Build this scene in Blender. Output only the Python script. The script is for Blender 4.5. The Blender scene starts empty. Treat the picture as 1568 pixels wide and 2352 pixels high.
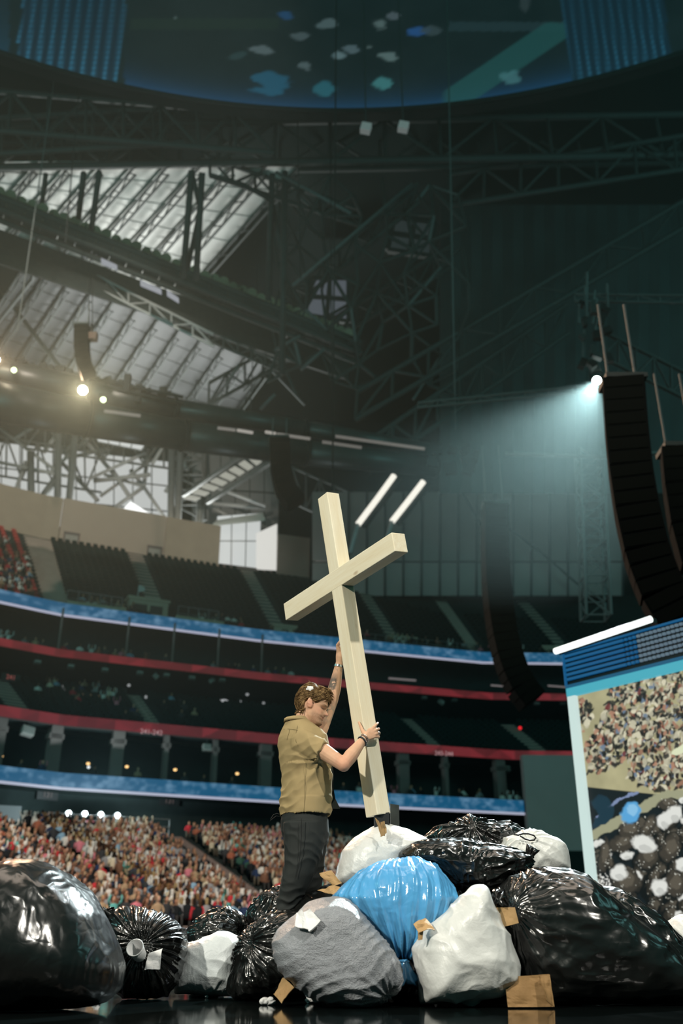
import bpy, bmesh, math, random
import numpy as np
from mathutils import Vector, Matrix

scene = bpy.context.scene
COL = scene.collection
random.seed(7)
RNG = np.random.default_rng(11)

# ------------------------------------------------------------------ camera
FPX, PITCH, CAMZ = 2150.0, math.radians(25.03), 0.3
CP, SP = math.cos(PITCH), math.sin(PITCH)
cam_d = bpy.data.cameras.new('camera')
cam_d.sensor_fit = 'VERTICAL'
cam_d.sensor_height = 36.0
cam_d.lens = FPX / 2352.0 * 36.0
cam_d.clip_start, cam_d.clip_end = 0.05, 600
cam_d.dof.use_dof = True
cam_d.dof.focus_distance = 6.85
cam_d.dof.aperture_fstop = 1.35
cam = bpy.data.objects.new('camera', cam_d)
cam.location = (0, 0, CAMZ)
cam.rotation_euler = (math.pi / 2 + PITCH, 0, 0)
COL.objects.link(cam)
scene.camera = cam

# ------------------------------------------------------------------ world, exposure, light paths
world = bpy.data.worlds.new('dim_arena_air')
scene.world = world
world.use_nodes = True
bgn = world.node_tree.nodes['Background']
bgn.inputs[0].default_value = (0.22, 1.0, 0.92, 1)
bgn.inputs[1].default_value = 0.085
scene.view_settings.view_transform = 'Standard'
scene.view_settings.look = 'None'
scene.view_settings.gamma = 1.0
scene.view_settings.use_curve_mapping = False
scene.view_settings.exposure = 0.0
cy = scene.cycles
cy.max_bounces, cy.diffuse_bounces, cy.glossy_bounces = 3, 1, 2
cy.transmission_bounces, cy.volume_bounces, cy.transparent_max_bounces = 3, 0, 6
cy.sample_clamp_indirect = 3.0
cy.caustics_reflective = cy.caustics_refractive = False
cy.use_denoising = True


def P(px, py, Y):
    """world point seen at photo pixel (px, py) that lies Y metres ahead"""
    u = 1176.0 - py
    yc = FPX * CP - u * SP
    zc = FPX * SP + u * CP
    k = Y / yc
    return Vector(((px - 784.0) * k, Y, CAMZ + zc * k))


def PZ(px, py, Z):
    u = 1176.0 - py
    yc = FPX * CP - u * SP
    zc = FPX * SP + u * CP
    k = (Z - CAMZ) / zc
    return Vector(((px - 784.0) * k, yc * k, Z))


def te(py):
    u = 1176.0 - py
    return (FPX * SP + u * CP) / (FPX * CP - u * SP)


def pxx(p):
    d = p[1] * CP + (p[2] - CAMZ) * SP
    u = -p[1] * SP + (p[2] - CAMZ) * CP
    return 784 + FPX * p[0] / d, 1176 - FPX * u / d


# ------------------------------------------------------------------ lights of the place
def aim(o, target):
    o.rotation_euler = (Vector(target) - Vector(o.location)).to_track_quat('-Z', 'Y').to_euler()


def spot(name, loc, target, watts, col, angle, blend=0.4, radius=0.15):
    d = bpy.data.lights.new(name, 'SPOT')
    d.energy, d.color = watts, col
    d.spot_size, d.spot_blend, d.shadow_soft_size = math.radians(angle), blend, radius
    o = bpy.data.objects.new(name, d)
    o.location = loc
    aim(o, target)
    COL.objects.link(o)
    return o


def area(name, loc, target, watts, col, sx, sy):
    d = bpy.data.lights.new(name, 'AREA')
    d.energy, d.color = watts, col
    d.shape, d.size, d.size_y = 'RECTANGLE', sx, sy
    o = bpy.data.objects.new(name, d)
    o.location = loc
    aim(o, target)
    COL.objects.link(o)
    return o


# front-of-house stage lamps (behind and beside the camera, high up)
spot('key_lamp', (-9.5, -5.0, 8.0), (0.1, 6.8, 1.9), 9200, (1.0, 0.95, 0.82), 34, 0.5, 0.22)
spot('second_key_lamp', (7.5, -6.0, 13.0), (0.4, 6.8, 1.6), 8400, (1.0, 0.96, 0.86), 30, 0.5, 0.22)
spot('back_lamp', (5.5, 13.0, 14.5), (0.6, 7.0, 0.8), 1100, (0.86, 0.96, 1.0), 40, 0.5, 0.25)
# added unseen area fill from the front: soft light on the stage
area('front_fill_area', (0, -6, 17), (0.4, 7, 0.5), 380, (1.0, 0.92, 0.80), 20, 7)
# added unseen overhead fill that gives the bag tops a warm sheen
area('overhead_sheen_fill', (0.5, 8.5, 24), (0.5, 7.5, 0), 2100, (1.0, 0.83, 0.68), 24, 8)
# house lights behind the camera that reach the stands
spot('house_lamp_lower_stand_left', (-16, 4, 27), (-27, 47, 3.5), 108000, (1.0, 0.84, 0.72), 30, 0.6, 0.6)
spot('house_lamp_lower_stand_right', (-2, 4, 27), (-8, 50, 3.0), 95000, (1.0, 0.84, 0.72), 28, 0.6, 0.6)
spot('house_lamp_upper_stand', (-34, 2, 38), (-29, 74, 28.5), 60000, (1.0, 0.9, 0.75), 13, 0.5, 0.5)
spot('house_lamp_wall', (-12, 6, 34), (-25, 92, 46), 110000, (1.0, 0.9, 0.76), 24, 0.5, 0.6)
# daylight from the concourse windows behind the parapet, falling up on the roof deck
area('concourse_daylight', (-21, 107, 34), (-19, 70, 62), 9800, (0.96, 1.0, 0.97), 24, 6).data.spread = math.radians(80)
# added unseen teal fill from both sides, lifting the dark tones of the hall
area('teal_fill_left', (-50, 16, 26), (-4, 88, 36), 5600, (0.40, 1.0, 0.95), 22, 14)
area('teal_fill_right', (50, 16, 30), (18, 88, 42), 5600, (0.36, 1.0, 0.97), 22, 14)

# ------------------------------------------------------------------ helpers: materials
def nodes_of(name):
    m = bpy.data.materials.new(name)
    m.use_nodes = True
    nt = m.node_tree
    return m, nt, nt.nodes['Principled BSDF']


def mat(name, col, rough=0.6, metal=0.0, spec=0.4, var=0.12, scale=4.0, bump=0.0, bscale=30.0,
        stretch=(1, 1, 1), emit=None, estr=0.0, coat=0.0, bdist=0.01, detail=4.0):
    """procedural material: noise-varied colour, optional fine relief"""
    m, nt, b = nodes_of(name)
    L = nt.links.new
    tc = nt.nodes.new('ShaderNodeTexCoord')
    mp = nt.nodes.new('ShaderNodeMapping')
    mp.inputs['Scale'].default_value = stretch
    L(tc.outputs['Object'], mp.inputs['Vector'])
    nz = nt.nodes.new('ShaderNodeTexNoise')
    nz.inputs['Scale'].default_value = scale
    nz.inputs['Detail'].default_value = detail
    L(mp.outputs[0], nz.inputs['Vector'])
    mx = nt.nodes.new('ShaderNodeMix')
    mx.data_type = 'RGBA'
    c = np.array(col[:3], float)
    mx.inputs[6].default_value = (*np.clip(c * (1 - var), 0, 1), 1)
    mx.inputs[7].default_value = (*np.clip(c * (1 + var), 0, 1), 1)
    L(nz.outputs['Fac'], mx.inputs[0])
    L(mx.outputs[2], b.inputs['Base Color'])
    b.inputs['Roughness'].default_value = rough
    b.inputs['Metallic'].default_value = metal
    b.inputs['Specular IOR Level'].default_value = spec
    if coat:
        b.inputs['Coat Weight'].default_value = coat
        b.inputs['Coat Roughness'].default_value = 0.08
    if bump:
        n2 = nt.nodes.new('ShaderNodeTexNoise')
        n2.inputs['Scale'].default_value = bscale
        n2.inputs['Detail'].default_value = 3
        L(mp.outputs[0], n2.inputs['Vector'])
        bp = nt.nodes.new('ShaderNodeBump')
        bp.inputs['Strength'].default_value = bump
        bp.inputs['Distance'].default_value = bdist
        L(n2.outputs['Fac'], bp.inputs['Height'])
        L(bp.outputs[0], b.inputs['Normal'])
    if emit:
        b.inputs['Emission Color'].default_value = (*emit, 1)
        b.inputs['Emission Strength'].default_value = estr
        m.cycles.emission_sampling = 'NONE'
    return m


def lampmat(name, col, strength):
    """a surface that gives off light"""
    m, nt, b = nodes_of(name)
    b.inputs['Base Color'].default_value = (0.02, 0.02, 0.02, 1)
    b.inputs['Emission Color'].default_value = (*col, 1)
    b.inputs['Emission Strength'].default_value = strength
    m.cycles.emission_sampling = 'NONE'
    return m


def colmat(name, rough=0.8, spec=0.2, emis=0.0, bump=0.0, bscale=60, sss=0.0):
    """colours come from a per-vertex print; emis > 0 makes it a screen"""
    m, nt, b = nodes_of(name)
    a = nt.nodes.new('ShaderNodeVertexColor')
    a.layer_name = 'Col'
    if emis:
        b.inputs['Base Color'].default_value = (0.01, 0.01, 0.012, 1)
        nt.links.new(a.outputs[0], b.inputs['Emission Color'])
        b.inputs['Emission Strength'].default_value = emis
        m.cycles.emission_sampling = 'NONE'
    else:
        nt.links.new(a.outputs[0], b.inputs['Base Color'])
    b.inputs['Roughness'].default_value = rough
    b.inputs['Specular IOR Level'].default_value = spec
    if sss:
        b.inputs['Subsurface Weight'].default_value = sss
        b.inputs['Subsurface Radius'].default_value = (0.012, 0.005, 0.003)
    if bump:
        tc = nt.nodes.new('ShaderNodeTexCoord')
        n2 = nt.nodes.new('ShaderNodeTexNoise')
        n2.inputs['Scale'].default_value = bscale
        nt.links.new(tc.outputs['Object'], n2.inputs['Vector'])
        bp = nt.nodes.new('ShaderNodeBump')
        bp.inputs['Strength'].default_value = bump
        bp.inputs['Distance'].default_value = 0.004
        nt.links.new(n2.outputs['Fac'], bp.inputs['Height'])
        nt.links.new(bp.outputs[0], b.inputs['Normal'])
    return m


# ------------------------------------------------------------------ helpers: objects
def tag(o, label=None, cat=None, group=None, kind=None):
    if label: o['label'] = label
    if cat: o['category'] = cat
    if group: o['group'] = group
    if kind: o['kind'] = kind
    return o


def link(o, parent=None):
    COL.objects.link(o)
    if parent is not None:
        o.parent = parent
        o.matrix_parent_inverse = Matrix.Translation(-root_loc(parent))
    return o


def root_loc(o):
    v = Vector(o.location)
    if o.parent is not None:
        v = Vector((0, 0, 0)) if o.type == 'MESH' else v
    return v if o.type == 'EMPTY' else Vector((0, 0, 0))


def thing(name, loc, label, cat, group=None, kind=None):
    o = bpy.data.objects.new(name, None)
    o.empty_display_size = 0.2
    o.location = loc
    COL.objects.link(o)
    return tag(o, label, cat, group, kind)


def newmesh(name, verts, faces, mats, smooth=False, mi=None, cols=None):
    me = bpy.data.meshes.new(name)
    me.from_pydata([tuple(v) for v in verts], [], [tuple(f) for f in faces])
    for m in (mats if isinstance(mats, (list, tuple)) else [mats]):
        me.materials.append(m)
    if mi is not None:
        me.polygons.foreach_set('material_index', np.asarray(mi, np.int32))
    if smooth:
        me.polygons.foreach_set('use_smooth', np.ones(len(me.polygons), bool))
    if cols is not None:
        at = me.color_attributes.new('Col', 'FLOAT_COLOR', 'POINT')
        c = np.ones((len(me.vertices), 4), np.float32)
        c[:, :3] = cols
        at.data.foreach_set('color', c.ravel())
    me.update()
    return me


def obj(name, verts, faces, mats, parent=None, smooth=False, mi=None, cols=None):
    o = bpy.data.objects.new(name, newmesh(name, verts, faces, mats, smooth, mi, cols))
    return link(o, parent)


class MB:
    """collects shapes into one mesh"""
    def __init__(s):
        s.v, s.f, s.m, s.cur = [], [], [], 0

    def add(s, verts, faces):
        k = len(s.v)
        s.v += [tuple(v) for v in verts]
        s.f += [tuple(i + k for i in f) for f in faces]
        s.m += [s.cur] * len(faces)
        return s

    def hexa(s, c):
        return s.add(c, [(0, 3, 2, 1), (4, 5, 6, 7), (0, 1, 5, 4), (1, 2, 6, 5), (2, 3, 7, 6), (3, 0, 4, 7)])

    def box(s, c, d, R=None):
        x, y, z = d[0] / 2, d[1] / 2, d[2] / 2
        vs = [Vector(q) for q in ((-x, -y, -z), (x, -y, -z), (x, y, -z), (-x, y, -z), (-x, -y, z), (x, -y, z), (x, y, z), (-x, y, z))]
        if R is not None: vs = [R @ q for q in vs]
        c = Vector(c)
        return s.hexa([c + q for q in vs])

    def slab(s, quad, n):
        """a flat quad given thickness n (a vector)"""
        n = Vector(n)
        q = [Vector(p) for p in quad]
        return s.hexa(q + [p + n for p in q])

    def tube(s, pts, rad, n=8, cap=True, squash=None):
        pts = [Vector(p) for p in pts]
        if not isinstance(rad, (list, tuple, np.ndarray)): rad = [rad] * len(pts)
        k = len(s.v)
        t0 = (pts[1] - pts[0]).normalized()
        u = t0.orthogonal().normalized()
        for i, p in enumerate(pts):
            t = (pts[min(i + 1, len(pts) - 1)] - pts[max(i - 1, 0)]).normalized()
            u = (u - t * u.dot(t)).normalized()
            w = t.cross(u)
            for j in range(n):
                a = 2 * math.pi * j / n
                s.v.append(tuple(p + (u * math.cos(a) + w * math.sin(a)) * rad[i]))
        nf = 0
        for i in range(len(pts) - 1):
            for j in range(n):
                s.f.append((k + i * n + j, k + i * n + (j + 1) % n, k + (i + 1) * n + (j + 1) % n, k + (i + 1) * n + j)); nf += 1
        if cap:
            s.f.append(tuple(k + j for j in range(n))[::-1]); nf += 1
            s.f.append(tuple(k + (len(pts) - 1) * n + j for j in range(n))); nf += 1
        s.m += [s.cur] * nf
        return s

    def rings(s, rings, cap=True):
        k, n = len(s.v), len(rings[0])
        for r in rings: s.v += [tuple(p) for p in r]
        nf = 0
        for i in range(len(rings) - 1):
            for j in range(n):
                s.f.append((k + i * n + j, k + i * n + (j + 1) % n, k + (i + 1) * n + (j + 1) % n, k + (i + 1) * n + j)); nf += 1
        if cap:
            s.f.append(tuple(k + j for j in range(n))[::-1]); nf += 1
            s.f.append(tuple(k + (len(rings) - 1) * n + j for j in range(n))); nf += 1
        s.m += [s.cur] * nf
        return s

    def ball(s, c, r, n=10, m=7):
        c = Vector(c)
        if not isinstance(r, (list, tuple)): r = (r, r, r)
        k = len(s.v)
        s.v.append(tuple(c + Vector((0, 0, -r[2]))))
        for i in range(1, m):
            ph = -math.pi / 2 + math.pi * i / m
            for j in range(n):
                a = 2 * math.pi * j / n
                s.v.append((c.x + r[0] * math.cos(ph) * math.cos(a), c.y + r[1] * math.cos(ph) * math.sin(a), c.z + r[2] * math.sin(ph)))
        s.v.append(tuple(c + Vector((0, 0, r[2]))))
        f0 = len(s.f)
        for j in range(n): s.f.append((k, k + 1 + (j + 1) % n, k + 1 + j))
        for i in range(m - 2):
            for j in range(n):
                a, b = k + 1 + i * n + j, k + 1 + i * n + (j + 1) % n
                s.f.append((a, b, b + n, a + n))
        top = len(s.v) - 1
        for j in range(n): s.f.append((top, top - n + j, top - n + (j + 1) % n))
        s.m += [s.cur] * (len(s.f) - f0)
        return s

    def torus(s, c, axis, R, r, n=24, m=8, sq=1.0):
        c, axis = Vector(c), Vector(axis).normalized()
        u = axis.orthogonal().normalized(); w = axis.cross(u)
        k = len(s.v)
        for i in range(n):
            a = 2 * math.pi * i / n
            d = u * math.cos(a) + w * math.sin(a)
            for j in range(m):
                b = 2 * math.pi * j / m
                s.v.append(tuple(c + d * (R + r * math.cos(b)) + axis * (r * sq * math.sin(b))))
        for i in range(n):
            for j in range(m):
                s.f.append((k + i * m + j, k + ((i + 1) % n) * m + j, k + ((i + 1) % n) * m + (j + 1) % m, k + i * m + (j + 1) % m))
        s.m += [s.cur] * (n * m)
        return s

    def build(s, name, mats, parent=None, smooth=False):
        return obj(name, s.v, s.f, mats, parent, smooth, mi=s.m if isinstance(mats, (list, tuple)) else None)


_rods = {}


def rod(name, A, B, r, m, parent=None, n=8):
    """one straight steel member; alike members share their mesh"""
    key = (m.name, n)
    if key not in _rods:
        mb = MB().tube([(0, 0, 0), (0, 0, 1)], 1.0, n)
        _rods[key] = newmesh('rod', mb.v, mb.f, m)
        if n > 4:
            for p in _rods[key].polygons: p.use_smooth = len(p.vertices) == 4
    A, B = Vector(A), Vector(B)
    d = B - A
    o = bpy.data.objects.new(name, _rods[key])
    q = d.to_track_quat('Z', 'Y').to_matrix().to_4x4()
    M = Matrix.Translation(A) @ q @ Matrix.Diagonal((r, r, d.length, 1))
    COL.objects.link(o)
    if parent is not None:
        o.parent = parent
        o.matrix_parent_inverse = Matrix.Translation(-root_loc(parent))
    o.matrix_basis = M
    return o


_boxes = {}


def boxobj(name, c, d, m, parent=None, rz=0.0, R=None):
    if m.name not in _boxes:
        mb = MB().box((0, 0, 0), (1, 1, 1))
        _boxes[m.name] = newmesh('block', mb.v, mb.f, m)
    o = bpy.data.objects.new(name, _boxes[m.name])
    COL.objects.link(o)
    if parent is not None:
        o.parent = parent
        o.matrix_parent_inverse = Matrix.Translation(-root_loc(parent))
    Rm = (R.to_4x4() if R is not None else Matrix.Rotation(rz, 4, 'Z'))
    o.matrix_basis = Matrix.Translation(Vector(c)) @ Rm @ Matrix.Diagonal((d[0], d[1], d[2], 1))
    return o


# ------------------------------------------------------------------ numpy noise
def _h(ix, iy, iz, seed):
    h = (ix * 374761393 + iy * 668265263 + iz * 2147483647 + seed * 1274126177) & 0xFFFFFFFF
    h = ((h ^ (h >> 13)) * 1274126177) & 0xFFFFFFFF
    return ((h ^ (h >> 16)) & 0xFFFF) / 32767.5 - 1.0


def vnoise(p, seed=0):
    p = np.asarray(p, float)
    i = np.floor(p).astype(np.int64)
    f = p - i
    f = f * f * f * (f * (f * 6 - 15) + 10)
    r = 0
    for dx in (0, 1):
        for dy in (0, 1):
            for dz in (0, 1):
                w = (f[:, 0] if dx else 1 - f[:, 0]) * (f[:, 1] if dy else 1 - f[:, 1]) * (f[:, 2] if dz else 1 - f[:, 2])
                r = r + w * _h(i[:, 0] + dx, i[:, 1] + dy, i[:, 2] + dz, seed)
    return r


def fbm(p, seed=0, oct=3):
    r, a = 0, 1.0
    for k in range(oct):
        r = r + a * vnoise(np.asarray(p) * (2.03 ** k), seed + k * 17)
        a *= 0.5
    return r


def ridge(p, seed=0, oct=2):
    r, a = 0, 1.0
    for k in range(oct):
        r = r + a * (1 - 2 * np.abs(vnoise(np.asarray(p) * (2.1 ** k), seed + 31 * k)))
        a *= 0.5
    return r


def smooth01(x, a, b):
    t = np.clip((x - a) / (b - a), 0, 1)
    return t * t * (3 - 2 * t)


# ------------------------------------------------------------------ shared materials
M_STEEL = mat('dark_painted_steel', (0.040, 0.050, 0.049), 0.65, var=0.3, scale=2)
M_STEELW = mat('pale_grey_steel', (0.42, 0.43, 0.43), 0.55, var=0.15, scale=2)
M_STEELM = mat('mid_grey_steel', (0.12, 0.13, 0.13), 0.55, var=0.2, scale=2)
M_BLACK = mat('matt_black_paint', (0.012, 0.014, 0.014), 0.55, var=0.3, scale=6)
M_CONC = mat('beige_concrete', (0.35, 0.28, 0.215), 0.85, var=0.14, scale=0.6, bump=0.1, bscale=5)
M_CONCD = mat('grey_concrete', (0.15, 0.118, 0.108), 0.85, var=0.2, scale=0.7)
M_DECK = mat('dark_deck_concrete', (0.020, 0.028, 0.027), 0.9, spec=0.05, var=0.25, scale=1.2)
M_SEATK = mat('black_seat_plastic', (0.006, 0.015, 0.014), 0.8, spec=0.05, var=0.3, scale=3)
M_SEATR = mat('red_seat_plastic', (0.36, 0.03, 0.025), 0.55, var=0.2, scale=3)
M_AISLE = mat('aisle_concrete', (0.30, 0.24, 0.20), 0.85, var=0.2, scale=1.5)
M_GREYP = mat('grey_wall_panel', (0.36, 0.30, 0.285), 0.7, var=0.12, scale=0.4)
M_KRAFT = mat('kraft_paper', (0.42, 0.26, 0.115), 0.75, var=0.18, scale=9, bump=0.25, bscale=40)
M_WHITEP = mat('white_paper', (0.72, 0.72, 0.72), 0.7, var=0.05, scale=20, bump=0.2, bscale=60)
M_CROWD = colmat('crowd_cloth_and_skin', 0.85, 0.1)

# ================================================================== STADIUM BOWL
# plan line of the seating bowl (front of the lowest ribbon board)
H1 = 9.84 + CAMZ
_b = [PZ(x, y, H1) for x, y in ((0, 1793), (140, 1808), (645, 1840), (1205, 1867))]
_d0 = (_b[0] - _b[1]).normalized(); _d1 = (_b[3] - _b[2]).normalized()
_pl = [_b[0] + _d0 * 26] + _b + [_b[3] + Vector((1, 0.05, 0)) * 26]
_seg = [0.0]
for a, b in zip(_pl, _pl[1:]): _seg.append(_seg[-1] + (b - a).length)
PLEN = _seg[-1]
_nrm = []
for i in range(len(_pl)):
    t = (_pl[min(i + 1, len(_pl) - 1)] - _pl[max(i - 1, 0)]).normalized()
    _nrm.append(Vector((-t.y, t.x, 0)))


def plan(a, o, z):
    """point at arc length a along the bowl, o metres outward, height z"""
    a = min(max(a, 0.0), PLEN - 1e-6)
    i = max(k for k in range(len(_seg) - 1) if _seg[k] <= a)
    t = (a - _seg[i]) / (_seg[i + 1] - _seg[i])
    p = _pl[i].lerp(_pl[i + 1], t)
    n = _nrm[i].lerp(_nrm[i + 1], t).normalized()
    return Vector((p.x + n.x * o, p.y + n.y * o, z))


def arc_at(px, o, z):
    return min(np.linspace(0, PLEN, 1500), key=lambda a: abs(pxx(plan(a, o, z))[0] - px))


def z_at(px, py, o):
    z = 15.0
    for _ in range(4):
        a = arc_at(px, o, z)
        z = CAMZ + te(py) * plan(a, o, z).y
    return z


def arcs(a0, a1, n):
    return np.array(sorted(set(np.linspace(a0, a1, n).tolist() + [q for q in _seg if a0 < q < a1])))


def strip(mb, o0, z0, o1, z1, a0=0.0, a1=None, n=36):
    """a band along the bowl from (o0,z0) to (o1,z1)"""
    a1 = PLEN if a1 is None else a1
    A = arcs(a0, a1, n); n = len(A)
    v = [plan(a, o0, z0) for a in A] + [plan(a, o1, z1) for a in A]
    mb.add(v, [(i, i + 1, n + i + 1, n + i) for i in range(n - 1)])
    return mb


def solid_band(mb, o0, o1, z0, z1, a0=0.0, a1=None, n=36):
    a1 = PLEN if a1 is None else a1
    A = arcs(a0, a1, n)
    R = [[plan(a, o0, z0), plan(a, o1, z0), plan(a, o1, z1), plan(a, o0, z1)] for a in A]
    mb.rings(R)
    return mb


O_R1, O_R2, O_B2, O_TOP = 2.0, 6.5, 8.0, 24.0
Z_B1 = H1
Z_R1 = z_at(650, 1710, O_R1)
Z_R2 = z_at(650, 1566, O_R2)
Z_B2 = z_at(650, 1475, O_B2)
Z_WB = z_at(650, 1322, O_TOP)
Z_WT = z_at(500, 1207, O_TOP)
HB, HR1, HR2 = 0.95, 0.75, 0.62

# arena floor and bowl slabs -------------------------------------------------
tag(obj('floor', [(-90, -12, -1.5), (90, -12, -1.5), (90, 140, -1.5), (-90, 140, -1.5)], [(0, 1, 2, 3)], M_DECK),
    'dark arena floor beyond the stage', 'floor', kind='structure')


def structure(name, mb, m, label, cat='stand'):
    return tag(mb.build(name, m), label, cat, kind='structure')


def tier_slab(zb, o, h, depth, name, label):
    mb = MB()
    solid_band(mb, o + 0.14, o + depth, zb + 0.02, zb + h * 0.75)
    return structure(name, mb, M_DECK, label)


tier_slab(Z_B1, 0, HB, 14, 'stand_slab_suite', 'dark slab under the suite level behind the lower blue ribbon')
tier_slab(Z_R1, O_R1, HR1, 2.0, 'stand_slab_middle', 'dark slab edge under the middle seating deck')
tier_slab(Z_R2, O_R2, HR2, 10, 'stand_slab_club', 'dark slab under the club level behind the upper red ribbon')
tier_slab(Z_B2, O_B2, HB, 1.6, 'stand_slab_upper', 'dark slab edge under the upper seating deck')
# back walls of the recessed levels
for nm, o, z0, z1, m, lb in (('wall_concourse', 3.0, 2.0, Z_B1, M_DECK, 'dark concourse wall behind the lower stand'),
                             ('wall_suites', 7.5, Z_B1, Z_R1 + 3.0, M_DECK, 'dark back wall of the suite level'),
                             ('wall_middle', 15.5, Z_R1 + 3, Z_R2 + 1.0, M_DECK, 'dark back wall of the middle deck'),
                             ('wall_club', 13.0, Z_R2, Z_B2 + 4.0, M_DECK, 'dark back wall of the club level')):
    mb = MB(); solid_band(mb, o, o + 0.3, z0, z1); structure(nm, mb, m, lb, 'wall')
# soffits (undersides) that rise towards the back
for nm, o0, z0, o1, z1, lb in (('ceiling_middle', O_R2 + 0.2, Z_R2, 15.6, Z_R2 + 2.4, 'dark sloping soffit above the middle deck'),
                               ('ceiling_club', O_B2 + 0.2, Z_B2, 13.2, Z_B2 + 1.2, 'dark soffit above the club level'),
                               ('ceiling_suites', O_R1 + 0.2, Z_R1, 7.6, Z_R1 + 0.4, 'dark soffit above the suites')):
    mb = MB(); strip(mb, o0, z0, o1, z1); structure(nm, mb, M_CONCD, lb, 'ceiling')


# stepped seating decks -----------------------------------------------------
def deck(name, o0, z0, o1, z1, rows, m, label, a0=0.0, a1=None):
    mb = MB()
    do, dz = (o1 - o0) / rows, (z1 - z0) / rows
    for r in range(rows):
        strip(mb, o0 + r * do, z0 + r * dz, o0 + (r + 1) * do, z0 + r * dz, a0, a1)
        strip(mb, o0 + (r + 1) * do, z0 + r * dz, o0 + (r + 1) * do, z0 + (r + 1) * dz, a0, a1)
    return structure(name, mb, m, label)


LO0, LO1, LZ0, LZ1, LROWS = -26.0, -3.4, 1.0, 7.0, 27
UO0, UO1, UROWS = O_B2 + 0.8, O_TOP - 0.3, 20
UZ0, UZ1 = Z_B2 + HB - 0.2, Z_WB
MO0, MO1, MROWS = O_R1 + 0.5, 11.5, 11
MZ0, MZ1 = Z_R1 + HR1 - 0.2, Z_R1 + HR1 + 4.3
deck('stand_lower', LO0, LZ0, LO1, LZ1, LROWS, M_DECK, 'stepped lower stand below the crowd')
deck('stand_middle', MO0, MZ0, MO1, MZ1, MROWS, M_DECK, 'stepped middle deck with black seats')
deck('stand_upper', UO0, UZ0, UO1, UZ1, UROWS, M_DECK, 'stepped upper deck with covered dark seats')

# aisles: (pixel x at the top, pixel x in the middle) on each deck
def aisle(name, amid, w, o0, z0, o1, z1, rows, label, m=None):
    mb = MB()
    do, dz = (o1 - o0) / rows, (z1 - z0) / rows
    for r in range(rows):
        for k in (0, 1):
            oa = o0 + (r + k * 0.5) * do; zb = z0 + r * dz + 0.05 + k * dz * 0.5
            q = [plan(amid - w / 2, oa, zb - 0.3), plan(amid + w / 2, oa, zb - 0.3), plan(amid + w / 2, oa + do * 0.55, zb - 0.3), plan(amid - w / 2, oa + do * 0.55, zb - 0.3)]
            mb.slab(q, (0, 0, 0.3))
    return tag(mb.build(name, m or M_AISLE), label, 'aisle', kind='structure')


def amid_at(px, py, o):
    z = CAMZ + te(py) * 75
    return arc_at(px, o, z_at(px, py, o))


UA = [amid_at(114, 1325, 15.5), amid_at(343, 1335, 15.5), amid_at(610, 1370, 15.5), amid_at(880, 1400, 14), amid_at(1060, 1425, 14), amid_at(1250, 1410, 15)]
UW = [1.6, 1.3, 1.1, 1.0, 1.1, 1.1]
ulab = ['beige stair aisle beside the red seats of the upper deck', 'beige stair aisle above the box-like entrance on the upper deck',
        'stair aisle of the upper deck just left of the wooden crossbeam', 'stair aisle of the upper deck right of the cross post',
        'stair aisle of the upper deck left of the middle speaker column', 'stair aisle of the upper deck above the white light tube']
for i, (a, w) in enumerate(zip(UA, UW)):
    aisle('stair_aisle', a, w, UO0, UZ0, UO1, UZ1, UROWS, ulab[i])
MA = [amid_at(22, 1618, 6), amid_at(332, 1645, 6), amid_at(972, 1692, 6), amid_at(1212, 1695, 6)]
mlab = ['stair aisle at the left end of the middle deck', 'stair aisle above the lower red ribbon number on the left',
        'stair aisle of the middle deck just right of the cross', 'stair aisle below the red indicator light']
for i, a in enumerate(MA):
    aisle('stair_aisle', a, 1.25, MO0, MZ0, MO1, MZ1, MROWS, mlab[i])
LA = [amid_at(72, 1935, -8), amid_at(492, 1990, -14)]
for a, w, lb in zip(LA, (.8, 1.1), ('stair aisle in the lower crowd above the big black bag', 'diagonal stair aisle through the lower crowd')):
    aisle('stair_aisle', a, w * 1.75, LO0, LZ0, LO1, LZ1, LROWS, lb, M_CONCD)

# seats (thousands of them, too small to tell apart) --------------------------
def seat_stuff(name, m, label, spans, o0, z0, o1, z1, rows, skip, wrange=None, sp=0.55):
    V, F = [], []
    do, dz = (o1 - o0) / rows, (z1 - z0) / rows
    unit = [(-.22, -.02, .42), (.22, -.02, .42), (.22, .40, .42), (-.22, .40, .42), (-.22, .36, .42), (.22, .36, .42), (.22, .42, .85), (-.22, .42, .85)]
    for r in range(rows):
        for s0, s1 in spans:
            a = s0
            while a < s1:
                if all(abs(a - q) > w for q, w in skip):
                    b = plan(a, o0 + (r + 0.15) * do, z0 + r * dz)
                    if b.y > 94.8: a += sp; continue
                    t = (plan(a + 0.2, o0, 0) - plan(a - 0.2, o0, 0)).normalized()
                    n = Vector((-t.y, t.x, 0))
                    k = len(V)
                    for x, y, z in unit: V.append((b.x + t.x * x + n.x * y, b.y + t.y * x + n.y * y, b.z + z))
                    F.append((k, k + 1, k + 2, k + 3)); F.append((k + 4, k + 5, k + 6, k + 7))
                a += sp
    return tag(obj(name, V, F, m), label, 'seats', kind='stuff')


A_RED = UA[0] - 0.9
seat_stuff('black_seats', M_SEATK, 'rows of dark covered seats filling the upper deck', [(A_RED + 1.8, PLEN - 4)], UO0, UZ0, UO1, UZ1, UROWS, [(a, 0.85) for a in UA], sp=0.6)
seat_stuff('red_seats', M_SEATR, 'rows of red seats at the left end of the upper deck', [(2, A_RED)], UO0, UZ0, UO1, UZ1, UROWS, [], sp=0.56)
seat_stuff('black_seats', M_SEATK, 'rows of dark seats on the middle deck', [(4, PLEN - 6)], MO0, MZ0, MO1, MZ1, MROWS, [(a, 0.9) for a in MA], sp=0.6)

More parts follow.
